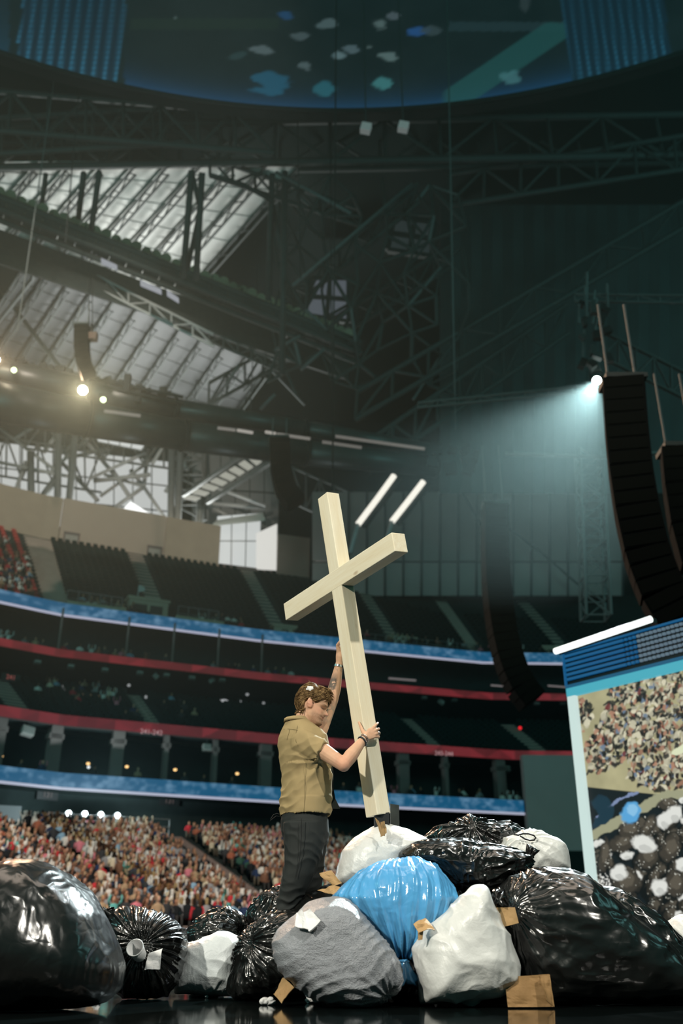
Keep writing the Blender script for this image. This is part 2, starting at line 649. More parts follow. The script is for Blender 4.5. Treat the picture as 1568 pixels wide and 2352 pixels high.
# ribbon boards -----------------------------------------------------------------
def ribbon(name, o, zb, h, painter, emis, label, a0=0.0, a1=None, nx=700, nz=10, edge=None):
    a1 = PLEN if a1 is None else a1
    A = arcs(a0, a1, nx); nx = len(A)
    pts = [plan(a, o, 0) for a in A]
    V = np.zeros((nz, nx, 3))
    for k in range(nz):
        V[k, :, 0] = [p.x for p in pts]; V[k, :, 1] = [p.y for p in pts]; V[k, :, 2] = zb + h * k / (nz - 1)
    C = painter(np.tile(A, (nz, 1)), np.repeat(np.linspace(0, 1, nz)[:, None], nx, 1))
    idx = np.arange(nz * nx).reshape(nz, nx)
    F = np.stack([idx[:-1, :-1], idx[:-1, 1:], idx[1:, 1:], idx[1:, :-1]], -1).reshape(-1, 4)
    root = thing(name, plan((a0 + a1) / 2, o, zb), label, 'ribbon board')
    obj('led_face', V.reshape(-1, 3), F.tolist(), M_LED if emis > 0.9 else M_LEDD, root, cols=C.reshape(-1, 3))
    mb = MB(); solid_band(mb, o + 0.02, o + 0.14, zb, zb + h, a0, a1); mb.build('housing', M_BLACK, root)
    if edge:
        mb = MB(); solid_band(mb, o - 0.05, o + 0.1, zb - 0.16, zb, a0, a1); mb.build('edge_light', edge, root)
    return root


M_LED = colmat('led_screen_print', 0.4, 0.2, 1.0)
M_LEDD = colmat('led_screen_print_dim', 0.4, 0.2, 0.8)
M_EDGEW = lampmat('pale_lilac_edge_light', (0.62, 0.64, 0.82), 0.62)


def paint_blue(A, Z):
    p = np.stack([A.ravel() * 0.8, Z.ravel() * 1.2, np.zeros(A.size)], 1)
    n = fbm(p, 3, 3).reshape(A.shape) * 0.5 + 0.5
    n2 = fbm(p * np.array([3.4, 3.0, 1]), 9, 2).reshape(A.shape) * 0.5 + 0.5
    w = np.clip((n * 0.55 + n2 * 0.6 - 0.48) * 1.9, 0, 1)[..., None]
    return (1 - w) * np.array([0.006, 0.075, 0.165]) + w * np.array([0.09, 0.20, 0.32])


def paint_red(A, Z):
    c = np.floor(A / 1.3); f = A / 1.3 - c
    up = (f + Z * np.where(c % 2 == 0, 1, -1) > np.where(c % 2 == 0, 1.0, 0.0)) * 1.0
    n = (np.sin((c * 2 + up) * 12.9898) * 43758.5453) % 1.0
    return (0.42 + 0.58 * n)[..., None] * np.array([0.205, 0.016, 0.023])


RB1 = ribbon('blue_ribbon_board', 0, Z_B1, HB, paint_blue, 1, 'lower blue LED ribbon board with a pale bottom edge', 0, arc_at(1205, 0, Z_B1), edge=M_EDGEW)
RB2 = ribbon('blue_ribbon_board', O_B2, Z_B2, HB, paint_blue, 1, 'upper blue LED ribbon board under the upper deck', edge=M_EDGEW)
RR1 = ribbon('red_ribbon_board', O_R1, Z_R1, HR1, paint_red, 0.8, 'lower red ribbon board with section numbers')
RR2 = ribbon('red_ribbon_board', O_R2, Z_R2, HR2, paint_red, 0.8, 'upper red ribbon board without numbers')
structure('wall_end', solid_band(MB(), -0.2, 0.4, 2.0, Z_R1, arc_at(1208, 0, Z_B1), PLEN - 3), M_GREYP, 'grey end wall right of the lower blue ribbon', 'wall')


def lettering(text, c, right, up, size, m, name='lettering', parent=None, spread=1.0):
    cu = bpy.data.curves.new('txt', 'FONT')
    cu.body, cu.size, cu.align_x, cu.align_y, cu.extrude = text, size, 'CENTER', 'CENTER', 0.004
    cu.space_character = spread
    cu.offset = 0.008 * size
    o = bpy.data.objects.new('txt', cu)
    COL.objects.link(o)
    dg = bpy.context.evaluated_depsgraph_get()
    me = bpy.data.meshes.new_from_object(o.evaluated_get(dg))
    bpy.data.objects.remove(o)
    me.materials.clear(); me.materials.append(m)
    r, u = Vector(right).normalized(), Vector(up).normalized()
    n = r.cross(u)
    c = Vector(c)
    R = Matrix((r, u, n)).transposed().to_4x4()
    me.transform(Matrix.Translation(c) @ R)
    t = bpy.data.objects.new(name, me)
    return link(t, parent)


M_NUM = lampmat('pale_pink_number', (0.85, 0.5, 0.52), 0.42)
M_NUMR = lampmat('dim_red_number', (0.7, 0.16, 0.14), 0.28)
M_NUMG = lampmat('dim_grey_number', (0.5, 0.35, 0.33), 0.16)


def on_bowl(px, py, o, dz=0):
    z = z_at(px, py, o)
    a = arc_at(px, o, z)
    t = (plan(a + 0.3, o, z) - plan(a - 0.3, o, z)).normalized()
    return plan(a, o, z + dz), t, Vector((-t.y, t.x, 0))


for txt, px, py in (('241-242', 347, 1682), ('243-244', 1020, 1731)):
    c, t, n = on_bowl(px, py, O_R1 - 0.03)
    lettering(txt, c, t, (0, 0, 1), 0.5, M_NUM, 'section_number', RR1)
for txt, px, py, o, m, lb in (('241', 26, 1556, 10, M_NUMR, 'red section number sign at the far left of the middle deck'),
                              ('241', 272, 1587, 12, M_NUMG, 'faint section number sign above the stair aisle of the middle deck'),
                              ('131', 111, 1826, 2.7, M_NUMG, 'faint section number sign under the lower blue ribbon, left of the pair'),
                              ('131', 390, 1840, 2.7, M_NUMG, 'faint section number sign under the lower blue ribbon, right of the pair')):
    c, t, n = on_bowl(px, py, o)
    s = thing('section_sign', c, lb, 'sign')
    q = [c - t * .75 - Vector((0, 0, .32)), c + t * .75 - Vector((0, 0, .32)), c + t * .75 + Vector((0, 0, .32)), c - t * .75 + Vector((0, 0, .32))]
    MB().slab([Vector(p) + n * 0.04 for p in q], n * 0.08).build('sign_plate', M_BLACK, s)
    lettering(txt, c, t, (0, 0, 1), 0.5, m, 'section_number', s)

# suite columns, posts, small lamps and hanging boxes ------------------------------
for i, (px, lb) in enumerate(((4, 'far left'), (130, 'left of the round ceiling lamp'), (275, 'left of the orange lamps'), (388, 'narrow, near the middle'), (502, 'behind the ribbon left of the man'),
                              (620, 'just left of the man'), (940, 'right of the cross foot'), (1037, 'thin, under the middle of the ribbon'), (1163, 'at the right end of the blue ribbon'))):
    c, t, n = on_bowl(px, 1755, 1.2)
    a = arc_at(px, 1.2, 12)
    w = 0.85 if i not in (3, 4, 7) else 0.32
    mb = MB()
    c0 = plan(a, 2.2, Z_B1 + 0.7)
    mb.slab([c0 - t * w / 2, c0 + t * w / 2, c0 + t * w / 2 + n * .7, c0 - t * w / 2 + n * .7], (0, 0, Z_R1 - Z_B1 - 0.6))
    mb.slab([c0 - t * (w / 2 + .12) + Vector((0, 0, 2.9)), c0 + t * (w / 2 + .12) + Vector((0, 0, 2.9)), c0 + t * (w / 2 + .12) + n * .8 + Vector((0, 0, 2.9)), c0 - t * (w / 2 + .12) + n * .8 + Vector((0, 0, 2.9))], (0, 0, .35))
    tag(mb.build('suite_column', M_CONCD), 'grey concrete column of the suite level, ' + lb, 'column', 'columns of the suite level')
for i, px in enumerate((136, 290, 395, 500, 600)):
    c, t, n = on_bowl(px, 1490, O_R2 + 0.6)
    a = arc_at(px, O_R2 + .6, 22)
    tag(rod('club_post', plan(a, O_R2 + .6, Z_R2 + .3), plan(a, O_R2 + .6, Z_B2 + .2), 0.09, M_CONCD), 'thin post of the club level, number %s from the left' % ('one', 'two', 'three', 'four', 'five')[i], 'post', 'posts of the club level')

M_WARM = lampmat('warm_downlight', (1.0, 0.62, 0.25), 1.6)
M_COOL = lampmat('cool_lamp_glass', (0.9, 0.97, 1.0), 1.1)
for px, py, lb in ((202, 1754, 'small orange lamp glowing between the two left suite columns'), (292, 1761, 'small orange lamp right of the second wide suite column'), (402, 1768, 'small orange lamp in the middle suites'),
                   (545, 1777, 'small orange lamp in the suites left of the man'), (2, 1737, 'small orange lamp cut by the left edge of the picture')):
    c, t, n = on_bowl(px, py, 5.0)
    d = thing('suite_lamp', c, lb, 'lamp', 'suite lamps')
    MB().ball(c, (0.14, 0.14, 0.1)).build('lamp_glass', M_WARM, d, True)
    MB().tube([c + Vector((0, 0, .08)), c + Vector((0, 0, .2)), c + Vector((0, 0, .24))], [.1, .2, .04], 10).build('lamp_hood', M_BLACK, d)
c, t, n = on_bowl(203, 1762, 5.0)
tag(MB().ball(c, 0.11).build('suite_lamp', M_COOL, None, True), 'tiny white lamp just below the orange suite lamp', 'lamp', 'suite lamps')


def hung_box(px, py, o, w, h, d, lb, tilt=0.0, m=None):
    c, t, n = on_bowl(px, py, o)
    root = thing('ceiling_speaker', c, lb, 'speaker', 'boxes under the ribbons')
    R = Matrix((t, n, Vector((0, 0, 1)))).transposed().to_3x3() @ Matrix.Rotation(tilt, 3, 'Y') @ Matrix.Rotation(-0.3, 3, 'X')
    boxobj('cabinet', c, (w, d, h), m or M_BOX, root, R=R)
    boxobj('grille', c + R @ Vector((0, -d / 2 - .01, 0)), (w * .86, .02, h * .8), M_BOXG, root, R=R)
    rod('hanger', c + Vector((0, 0, h * .4)), c + Vector((0, 0, h * .4 + .5)), .03, M_STEEL, root, 6)


M_BOX = mat('pale_speaker_paint', (0.36, 0.35, 0.32), 0.6, var=0.1)
M_BOXG = mat('pale_speaker_grille', (0.26, 0.255, 0.235), 0.8, var=0.15, scale=40)
M_BOXD = mat('grey_speaker_paint', (0.17, 0.17, 0.16), 0.6, var=0.1)
hung_box(62, 1680, O_R1 + .6, .85, .6, .5, 'large pale box hanging under the lower red ribbon at the left', .15)
hung_box(475, 1718, O_R1 + .6, .62, .5, .4, 'pale box hanging under the lower red ribbon left of the man')
hung_box(1160, 1767, O_R1 + .6, .7, .45, .4, 'pale box hanging under the lower red ribbon near its right end')
for px, py, lb in ((87, 1521, 'first'), (163, 1531, 'second'), (241, 1539, 'third'), (320, 1546, 'fourth'), (382, 1551, 'fifth'), (441, 1557, 'sixth'), (510, 1562, 'seventh')):
    hung_box(px, py, O_R2 + .8, .5, .26, .3, 'small grey box under the upper red ribbon, %s from the left' % lb, 0, M_BOXD)
for px, py, lb in ((973, 1602, 'below the ribbon right of the cross'), (1043, 1607, 'between the cross and the middle speaker column'), (1232, 1615, 'under the tip of the middle speaker column'), (1292, 1614, 'close to the right-hand screen')):
    hung_box(px, py, O_R2 + .8, .5, .26, .3, 'small grey box %s' % lb, 0, M_BOXD)
hung_box(358, 1553, O_R2 + 1.2, .45, .3, .3, 'tilted pale box under the upper red ribbon, left one', .7)
hung_box(487, 1563, O_R2 + 1.2, .45, .3, .3, 'tilted pale box under the upper red ribbon, right one', -.7)
hung_box(1012, 1612, O_R2 + 1.2, .55, .35, .3, 'tilted pale box right of the cross post', .6)

# lit pieces at the back of the middle deck
def lit_bar(px0, px1, py, o, h, m, lb, name='concourse_light'):
    c0, t, n = on_bowl(px0, py, o); c1, _, _ = on_bowl(px1, py + (px1 - px0) * .08, o)
    d = thing(name, c0, lb, 'lamp')
    rod('tube', c0, c1, h, m, d)
    rod('housing', c0 + Vector((0, .1, h * 1.6)), c1 + Vector((0, .1, h * 1.6)), h * 1.3, M_BLACK, d, 4)


M_BARW = lampmat('warm_bar_light', (0.9, 0.75, 0.42), 0.30)
M_BARP = lampmat('pinkish_bar_light', (0.75, 0.66, 0.66), 0.20)
lit_bar(165, 245, 1594, 10.5, .09, M_BARW, 'yellowish bar light at the back of the middle deck')
lit_bar(893, 955, 1558, 11, .09, M_BARP, 'faint bar light right of the cross under the blue ribbon')
lit_bar(1127, 1180, 1574, 11, .08, M_BARP, 'faint bar light behind the middle speaker column')
lit_bar(1258, 1305, 1575, 11, .08, M_BARP, 'faint bar light beside the right-hand screen')
lit_bar(757, 803, 1642, 10.5, .08, M_BARP, 'faint bar light between the face and the cross')
for px, py, w, h, lb in ((514, 1612, .9, .45, 'oval white glow of a concourse lamp'), (548, 1611, .45, .3, 'small white concourse lamp right of the oval one'),
                         (296, 1574, .28, .25, 'small bluish lamp on the middle deck'), (567, 1595, .3, .25, 'small pale lamp left of the head'), (335, 1603, .22, .5, 'tall thin pale lamp above the stair aisle'),
                         (605, 1615, .25, .25, 'round pale lamp close behind the collar'), (791, 1630, .2, .18, 'round pale lamp between arm and cross'), (410, 1611, .35, .3, 'dim white lamp in the middle of the deck')):
    c, t, n = on_bowl(px, py, 11.5)
    d = thing('concourse_lamp', c, lb, 'lamp', 'concourse lamps')
    MB().ball(c, (w / 2, w / 2, h / 2)).build('lamp_glass', lampmat('concourse_glass', (0.85, 0.9, 0.92), .5 if w > .8 else .32), d, True)
    MB().tube([c + Vector((0, 0, h * .4)), c + Vector((0, 0, h * .4 + .15))], w * .3, 8).build('lamp_mount', M_BLACK, d)
c, t, n = on_bowl(147, 1586, 11)
d = thing('striped_sign', c, 'small sign of white vertical stripes on the middle deck', 'sign')
M_STR = lampmat('white_sign_stripe', (.8, .85, .85), .34)
for k in range(3):
    e = c + t * (k - 1) * .16
    MB().slab([e - t * .05 - Vector((0, 0, .4)), e + t * .05 - Vector((0, 0, .4)), e + t * .05 + Vector((0, 0, .4)), e - t * .05 + Vector((0, 0, .4))], n * .05).build('stripe', M_STR, d)
c, t, n = on_bowl(1194, 1672, 9)
tag(MB().ball(c, .16).build('indicator_light', lampmat('red_indicator', (1, .02, .03), .9), None, True), 'red indicator light under the middle speaker column', 'lamp')

# four bright lamps above the lower crowd and their rail
M_HOT = lampmat('hot_blue_white_lamp', (0.78, 0.97, 1.0), 30.0)
for px, py, lb in ((158, 1868, 'leftmost'), (195, 1869, 'second from the left'), (232, 1871, 'third from the left'), (271, 1873, 'rightmost')):
    c, t, n = on_bowl(px, py, -2.2)
    d = thing('crowd_blinder', c, '%s of the four bright blue-white lamps above the crowd' % lb, 'lamp', 'four lamps above the crowd')
    MB().ball(c, .15).build('lamp_glass', M_HOT, d, True)
    MB().tube([c + n * .02, c + n * .3, c + n * .5], [.2, .22, .1], 12).build('lamp_housing', M_BLACK, d)
    rod('lamp_stand', c + n * .3, c + n * .3 - Vector((0, 0, 1.0)), .03, M_STEEL, d, 6)
    L = bpy.data.lights.new('blinder', 'POINT'); L.energy, L.color, L.shadow_soft_size = 700, (.75, .95, 1), .15
    lo = bpy.data.objects.new('blinder_glow', L); lo.location = c - n * .4; COL.objects.link(lo)


def rail(lb, a0, a1, o, z, h=1.0, step=1.5, m=None):
    m = m or M_STEELM
    d = thing('guard_rail', plan((a0 + a1) / 2, o, z), lb, 'railing', 'guard rails')
    A = np.arange(a0, a1 + .01, step)
    for a in A: rod('rail_post', plan(a, o, z), plan(a, o, z + h), .035, m, d, 6)
    for k in (1.0, .55):
        for a, b in zip(A, A[1:]): rod('rail_bar', plan(a, o, z + h * k), plan(b, o, z + h * k), .028, m, d, 6)


rail('guard rail at the top of the lower stand beside the four bright lamps', arc_at(95, -2.8, 8), arc_at(430, -2.8, 8), -2.8, LZ1, 1.1, 2.2)
rail('guard rail along the front of the upper deck left of the entrance box', arc_at(150, UO0, 26), arc_at(285, UO0, 26), UO0 - .3, UZ0, 1.5, 0.85)
rail('guard rail along the front of the upper deck right of the entrance box', arc_at(405, UO0, 26), arc_at(512, UO0, 26), UO0 - .3, UZ0, 1.5, 0.85)
rail('guard rail along the front of the upper deck right of the cross', arc_at(835, UO0, 26), arc_at(1100, UO0, 26), UO0 - .3, UZ0, 1.0, 0.95)

# entrance boxes on the upper deck
def entrance(px, py, w, h, lb, openings=2, flag=False):
    c, t, n = on_bowl(px, py, UO0 + 1.2)
    z0 = UZ0 + .4
    base = plan(arc_at(px, UO0 + 1.2, c.z), UO0 + 1.2, z0)
    d = thing('entrance_box', base, lb, 'entrance', 'entrances of the upper deck')
    up = Vector((0, 0, 1))
    mb = MB()
    mb.slab([base - t * w / 2, base + t * w / 2, base + t * w / 2 + n * 2, base - t * w / 2 + n * 2], up * h)
    mb.build('parapet', M_CONC, d)
    mb = MB(); mb.slab([base - t * (w / 2 + .15) + up * h - n * .1, base + t * (w / 2 + .15) + up * h - n * .1, base + t * (w / 2 + .15) + n * 2 + up * h, base - t * (w / 2 + .15) + n * 2 + up * h], up * .25)
    mb.build('coping', M_CONC, d)
    for k in range(openings):
        x = (k + .5) / openings * w * .8 - w * .4
        e = base + t * x + up * h * .32 - n * .03
        mb = MB(); mb.slab([e - t * w * .16, e + t * w * .16, e + t * w * .16 + up * h * .45, e - t * w * .16 + up * h * .45], n * .05)
        mb.build('opening', M_BLACK, d)
    if flag:
        e = base - t * w * .3 + up * (h + .25)
        rod('sign_pole', e, e + up * 1.0, .04, M_STEELW, d, 6)
        MB().slab([e + up * .4, e + t * .55 + up * .6, e + t * .55 + up * .9, e + up * 1.1], n * .05).build('pennant_sign', M_STEELW, d)


entrance(343, 1385, 3.4, 1.7, 'beige entrance box with two dark openings and a pennant sign', 2, True)
entrance(655, 1420, 2.0, .9, 'small entrance wall left of the wooden crossbeam', 1)
entrance(925, 1450, 2.6, 1.0, 'entrance wall right of the cross', 2)
entrance(1268, 1455, 2.0, .9, 'entrance wall near the white light tube', 1)
M_BARL = mat('beige_parapet', (.30, .27, .2), .8)
for s0, s1, lb in ((150, 288, 'beige parapet on the upper deck left of the entrance box'), (400, 512, 'beige parapet on the upper deck right of the entrance box')):
    mb = MB(); solid_band(mb, UO0 - .45, UO0 - .3, UZ0 - .3, UZ0 + .6, arc_at(s0, UO0, 26), arc_at(s1, UO0, 26)); tag(mb.build('parapet_wall', M_BARL), lb, 'wall', kind='structure')
# brown wall over the right part of the lower crowd
mb = MB(); solid_band(mb, -4.2, -3.9, LZ1 - .8, LZ1 + .55, amid_at(470, 1905, -4), amid_at(760, 1925, -4))
structure('wall_brown', mb, mat('brown_wall_paint', (.10, .06, .05), .8), 'dark brown wall above the right part of the crowd', 'wall')
c, t, n = on_bowl(18, 1868, -1.5)
d = tag(MB().slab([c - t * 1.2 - Vector((0, 0, .42)), c + t * .85 - Vector((0, 0, .42)), c + t * .85 + Vector((0, 0, .5)), c - t * 1.2 + Vector((0, 0, .42))], n * .1).build('info_screen', lampmat('pale_blue_screen', (.30, .42, .45), .28)),
        'pale blue screen at the left edge above the crowd', 'screen')

# ================================================================== SPECTATORS
SHIRTS = [('white', (.55, .53, .50)), ('cream', (.50, .43, .32)), ('black', (.012, .014, .016)), ('red', (.42, .03, .04)), ('grey', (.22, .22, .23)), ('dark blue', (.02, .035, .08)),
          ('pink', (.5, .16, .2)), ('brown', (.14, .07, .045)), ('light blue', (.2, .33, .45)), ('tan', (.34, .24, .15)), ('dark green', (.03, .08, .06)), ('charcoal', (.035, .037, .04)),
          ('rust', (.30, .10, .06)), ('turquoise', (.10, .34, .32))]
SWEIGHT = np.array([2.4, 1.6, 3.8, .8, 1.3, 1.3, .5, 1.2, .5, 1.2, .5, 2.4, .5, .2]); SWEIGHT /= SWEIGHT.sum()
SKINS = [(.40, .22, .15), (.33, .17, .11), (.44, .26, .19), (.20, .10, .065), (.10, .05, .035)]
HAIRS = [(.02, .013, .01), (.06, .03, .015), (.16, .09, .04), (.01, .01, .01), (.28, .2, .1)]


def person_mesh(rs, shirt):
    """small seated spectator: legs, trunk with shoulders, arms, head with hair"""
    mb = MB(); cols = []
    def mark(c):
        cols.extend([c] * (len(mb.v) - len(cols)))
    skin = SKINS[rs.choice(5, p=[.32, .26, .2, .14, .08])]; hair = HAIRS[rs.integers(5)]
    trs = [(.02, .025, .04), (.03, .03, .03), (.09, .08, .06)][rs.integers(3)]
    tw = rs.uniform(-.05, .05); w = rs.uniform(.19, .23)
    for s in (-1, 1):
        mb.tube([(s * .1, .12, .5), (s * .11, -.28, .52), (s * .11, -.32, .08)], [.085, .075, .055], 5)
    mark(trs)
    R = []
    for z, a, b in ((.42, .17, .12), (.62, .165, .11), (.82, w, .12), (.92, w * .95, .10), (.98, .075, .07)):
        R.append([(a * math.cos(q) + tw * z, .12 + b * math.sin(q), z) for q in np.linspace(0, 2 * math.pi, 8, endpoint=False)])
    mb.rings(R)
    up = rs.random() < .12
    for s in (-1, 1):
        if up: mb.tube([(s * w * .95 + tw, .12, .9), (s * (w + .08), 0, 1.05), (s * (w + .04), -.08, 1.3)], [.06, .05, .035], 5)
        else: mb.tube([(s * w * .98 + tw, .12, .88), (s * (w + .05), .02, .66), (s * .1, -.2, .62)], [.062, .052, .04], 5)
    mark(shirt)
    hx, hy = tw + rs.uniform(-.03, .03), .08 + rs.uniform(-.03, .03)
    mb.tube([(hx, .11, .95), (hx, hy + .02, 1.06)], .055, 6)
    mb.ball((hx, hy, 1.13), (.08, .095, .12), 8, 6)
    mark(skin)
    mb.ball((hx, hy + .03, 1.165), (.09, .10, .105), 8, 5)
    if rs.random() < .4: mb.ball((hx, hy + .06, 1.06), (.085, .06, .12), 6, 4)
    mark(hair if rs.random() > .12 else shirt)
    return mb, np.array(cols)


_rs = np.random.default_rng(5)
VARS = []
for i, (nm, c) in enumerate(SHIRTS):
    for k in range(2):
        mb, cols = person_mesh(_rs, c)
        VARS.append((i, np.array(mb.v), mb.f, cols))
VMESH = [newmesh('person', v, f, M_CROWD, True, cols=c) for i, v, f, c in VARS]
people = []      # (pos, rz, variant, zone)


def seat_people(o0, z0, o1, z1, rows, spans, dens, skip, zone, sp=.5):
    do, dz = (o1 - o0) / rows, (z1 - z0) / rows
    for r in range(rows):
        for s0, s1 in spans:
            a = s0 + _rs.uniform(0, sp)
            while a < s1:
                if _rs.random() < (dens(a, r / rows) if callable(dens) else dens) and all(abs(a - q) > w for q, w in skip):
                    b = plan(a, o0 + (r + .3) * do + _rs.uniform(-.05, .05), z0 + r * dz)
                    q = pxx((b.x, b.y, b.z + 1))
                    if -420 < q[0] < 1330:
                        t = plan(a + .2, o0, 0) - plan(a - .2, o0, 0)
                        vi = 2 * _rs.choice(len(SHIRTS), p=SWEIGHT) + _rs.integers(2)
                        people.append((b, math.atan2(t.y, t.x) + _rs.uniform(-.35, .35), vi, zone, q, _rs.uniform(.88, 1.02)))
                a += sp * _rs.uniform(.9, 1.15)


seat_people(LO0, LZ0, LO1, LZ1, LROWS, [(2, amid_at(800, 1950, -6))], .97, [(LA[0], .85), (LA[1], 1.2)], 'lower', .46)
seat_people(UO0, UZ0, UO1, UZ1, UROWS, [(3, A_RED - .2)], lambda a, r: .9 if r < .55 else (.5 if r < .75 else .12), [], 'upper', .52)
seat_people(UO0, UZ0, UO1, UZ1, UROWS, [(A_RED + 2, arc_at(560, UO0, 26))], lambda a, r: .55 if r < .06 else 0, [(UA[1], 2.2)], 'upperfront', .55)
seat_people(UO0, UZ0, UO1, UZ1, UROWS, [(arc_at(830, UO0, 26), arc_at(1200, UO0, 26))], lambda a, r: .5 if r < .06 else 0, [], 'upperfront', .6)
seat_people(MO0, MZ0, MO1, MZ1, MROWS, [(4, MA[0] - 1), (MA[0] + 1, MA[0] + 9), (MA[1] - 5, MA[1] + 4)], .10, [(a, .9) for a in MA], 'middle', .55)
seat_people(O_R2 + .7, Z_R2 + .3, O_R2 + 2.2, Z_R2 + .7, 2, [(4, arc_at(380, 7, 22))], .5, [], 'club', .62)
seat_people(O_R2 + .7, Z_R2 + .3, O_R2 + 2.2, Z_R2 + .7, 2, [(arc_at(380, 7, 22), arc_at(700, 7, 22))], .25, [], 'club', .62)
seat_people(.6, Z_B1 + .5, 2.0, Z_B1 + .9, 2, [(4, arc_at(1190, 1, 11))], .35, [(arc_at(x, 1.2, 11), .8) for x in (4, 130, 275, 502, 620)], 'suite', .7)

# the 300 that show largest and nearest in the lower stand are single things, the rest of the crowd is one object
low = [p for p in people if p[3] == 'lower' and p[4][0] > -5 and p[4][1] < 2115 and (p[4][0] < 640 or p[4][0] > 752) and not (p[4][0] < 250 and p[4][1] > 1990)]
low.sort(key=lambda p: p[0].y)
single = set(id(p) for p in low[:300])
for p in people:
    if id(p) in single:
        o = bpy.data.objects.new('person', VMESH[p[2]])
        o.location = p[0]; o.rotation_euler = (0, 0, p[1]); o.scale = (p[5],) * 3
        COL.objects.link(o)
        x, y = p[4]
        where = 'above the huge black bag' if x < 190 else 'above the bag with the cup' if x < 330 else 'above the grey-white bag' if x < 440 else 'near the diagonal aisle' if x < 560 else 'left of the man' if x < 700 else 'right of the man'
        lev = 'lowest rows' if y > 2075 else 'lower rows' if y > 2045 else 'middle rows' if y > 2012 else 'higher rows'
        tag(o, 'spectator in a %s top in the %s, %s' % (SHIRTS[VARS[p[2]][0]][0], lev, where), 'person', 'spectators in the nearer rows of the lower stand')
V, F, C, k = [], [], [], 0
for p in people:
    if id(p) in single: continue
    i, v, f, c = VARS[p[2]]
    ca, sa = math.cos(p[1]) * p[5], math.sin(p[1]) * p[5]
    w = np.empty_like(v)
    w[:, 0] = p[0].x + v[:, 0] * ca - v[:, 1] * sa
    w[:, 1] = p[0].y + v[:, 0] * sa + v[:, 1] * ca
    w[:, 2] = p[0].z + v[:, 2] * p[5]
    V.append(w); C.append(c); F += [tuple(j + k for j in q) for q in f]; k += len(v)
tag(obj('crowd', np.concatenate(V), F, M_CROWD, None, True, cols=np.concatenate(C)), 'tiny spectators seated in the farther rows and on the upper decks', 'crowd', kind='stuff')

# ================================================================== CONCRETE WALL BEHIND THE UPPER DECK
wroot = thing('wall_upper', plan(arc_at(300, O_TOP, 40), O_TOP, Z_WB), 'beige concrete wall of large panels behind the upper deck', 'wall', kind='structure')


def wall_panel(px0, px1, m, name='wall_panel', zt=None, parent=wroot, oo=0.0, zb=None, th=.5):
    a0, a1 = arc_at(px0, O_TOP, 40) + .04, arc_at(px1, O_TOP, 40) - .04
    mb = MB(); solid_band(mb, O_TOP + oo, O_TOP + oo + th, (Z_WB - 1.2) if zb is None else zb, Z_WT if zt is None else zt, a0, a1, 8)
    return mb.build(name, m, parent)


M_CONC2 = mat('beige_concrete_pale', (0.39, 0.31, 0.25), 0.85, var=0.06, scale=0.5)
M_CONCB = mat('brown_grey_concrete', (0.20, 0.17, 0.14), 0.85, var=0.1, scale=0.5)
wall_panel(-330, -60, M_CONC2, oo=-.12); wall_panel(-60, 140, M_CONC); wall_panel(140, 378, M_CONC2, oo=-.12); wall_panel(378, 505, M_CONC)
wall_panel(636, 712, M_CONCB)
wall_panel(505, 636, M_CONCD, zt=Z_WB + .5)
M_DOORG = mat('grey_door_paint', (.30, .28, .25), .6)
for i, (px, py, lb) in enumerate(((163, 1247, 'left grey door in the beige wall above the dark seats'), (355, 1268, 'right grey door in the beige wall above the dark seats'))):
    c, t, n = on_bowl(px, py, O_TOP - .2)
    d = thing('door_%d' % (i + 1), Vector((c.x, c.y, Z_WB)), lb, 'door', kind='structure')
    q = Vector((c.x, c.y, Z_WB - .4))
    MB().slab([q - t * .62, q + t * .62, q + t * .62 + Vector((0, 0, 1.35)), q - t * .62 + Vector((0, 0, 1.35))], n * .06).build('door_leaf', M_DOORG, d)
    MB().slab([q - t * .8 + Vector((0, 0, 1.35)), q + t * .8 + Vector((0, 0, 1.35)), q + t * .8 + Vector((0, 0, 1.6)), q - t * .8 + Vector((0, 0, 1.6))], n * -.08).build('door_head', M_CONCD, d)
    for s in (-1, 1):
        e = q + t * s * .71
        MB().slab([e - t * .07, e + t * .07, e + t * .07 + Vector((0, 0, 1.4)), e - t * .07 + Vector((0, 0, 1.4))], n * -.06).build('door_jamb', M_CONCD, d)

# daylight behind the parapet: bright window wall, its mullions and pale steel
M_DAY = lampmat('daylight_glazing', (0.90, 0.96, 0.94), 0.62)
M_DAYH = lampmat('daylight_glazing_bright', (0.97, 1.0, 0.98), 1.5)
M_DAYM = lampmat('daylight_glazing_dull', (0.64, 0.68, 0.67), 0.75)
M_DAYB = lampmat('daylight_glazing_bluish', (0.42, 0.5, 0.6), 0.16)
M_PANW = mat('white_wall_panel', (.62, .62, .58), .7, var=.06)


def pane_grid(name, label, quad, Y, nx, ny, m, kind='structure', gap=.04, depth=.12, fm=None):
    """glazed wall of single panes in a frame; quad = TL, TR, BR, BL photo corners, Y = distances"""
    if not isinstance(Y, (list, tuple)): Y = [Y] * 4
    q = [P(x, y, d) for (x, y), d in zip(quad, Y)]
    root = thing(name, (q[2] + q[3]) / 2, label, 'window', kind=kind)
    f = lambda u, v: (q[0] * (1 - u) + q[1] * u) * (1 - v) + (q[3] * (1 - u) + q[2] * u) * v
    nrm = (q[1] - q[0]).cross(q[3] - q[0]).normalized()
    if nrm.y < 0: nrm = -nrm
    for i in range(nx):
        for j in range(ny):
            u0, u1, v0, v1 = (i + gap) / nx, (i + 1 - gap) / nx, (j + gap) / ny, (j + 1 - gap) / ny
            MB().slab([f(u0, v0), f(u1, v0), f(u1, v1), f(u0, v1)], nrm * depth * .3).build('pane', m, root)
    for i in range(nx + 1): rod('mullion', f(i / nx, 0), f(i / nx, 1), depth * .7, fm or M_STEELM, root, 4)
    for j in range(ny + 1): rod('transom', f(0, j / ny), f(1, j / ny), depth * .7, fm or M_STEELM, root, 4)
    return root


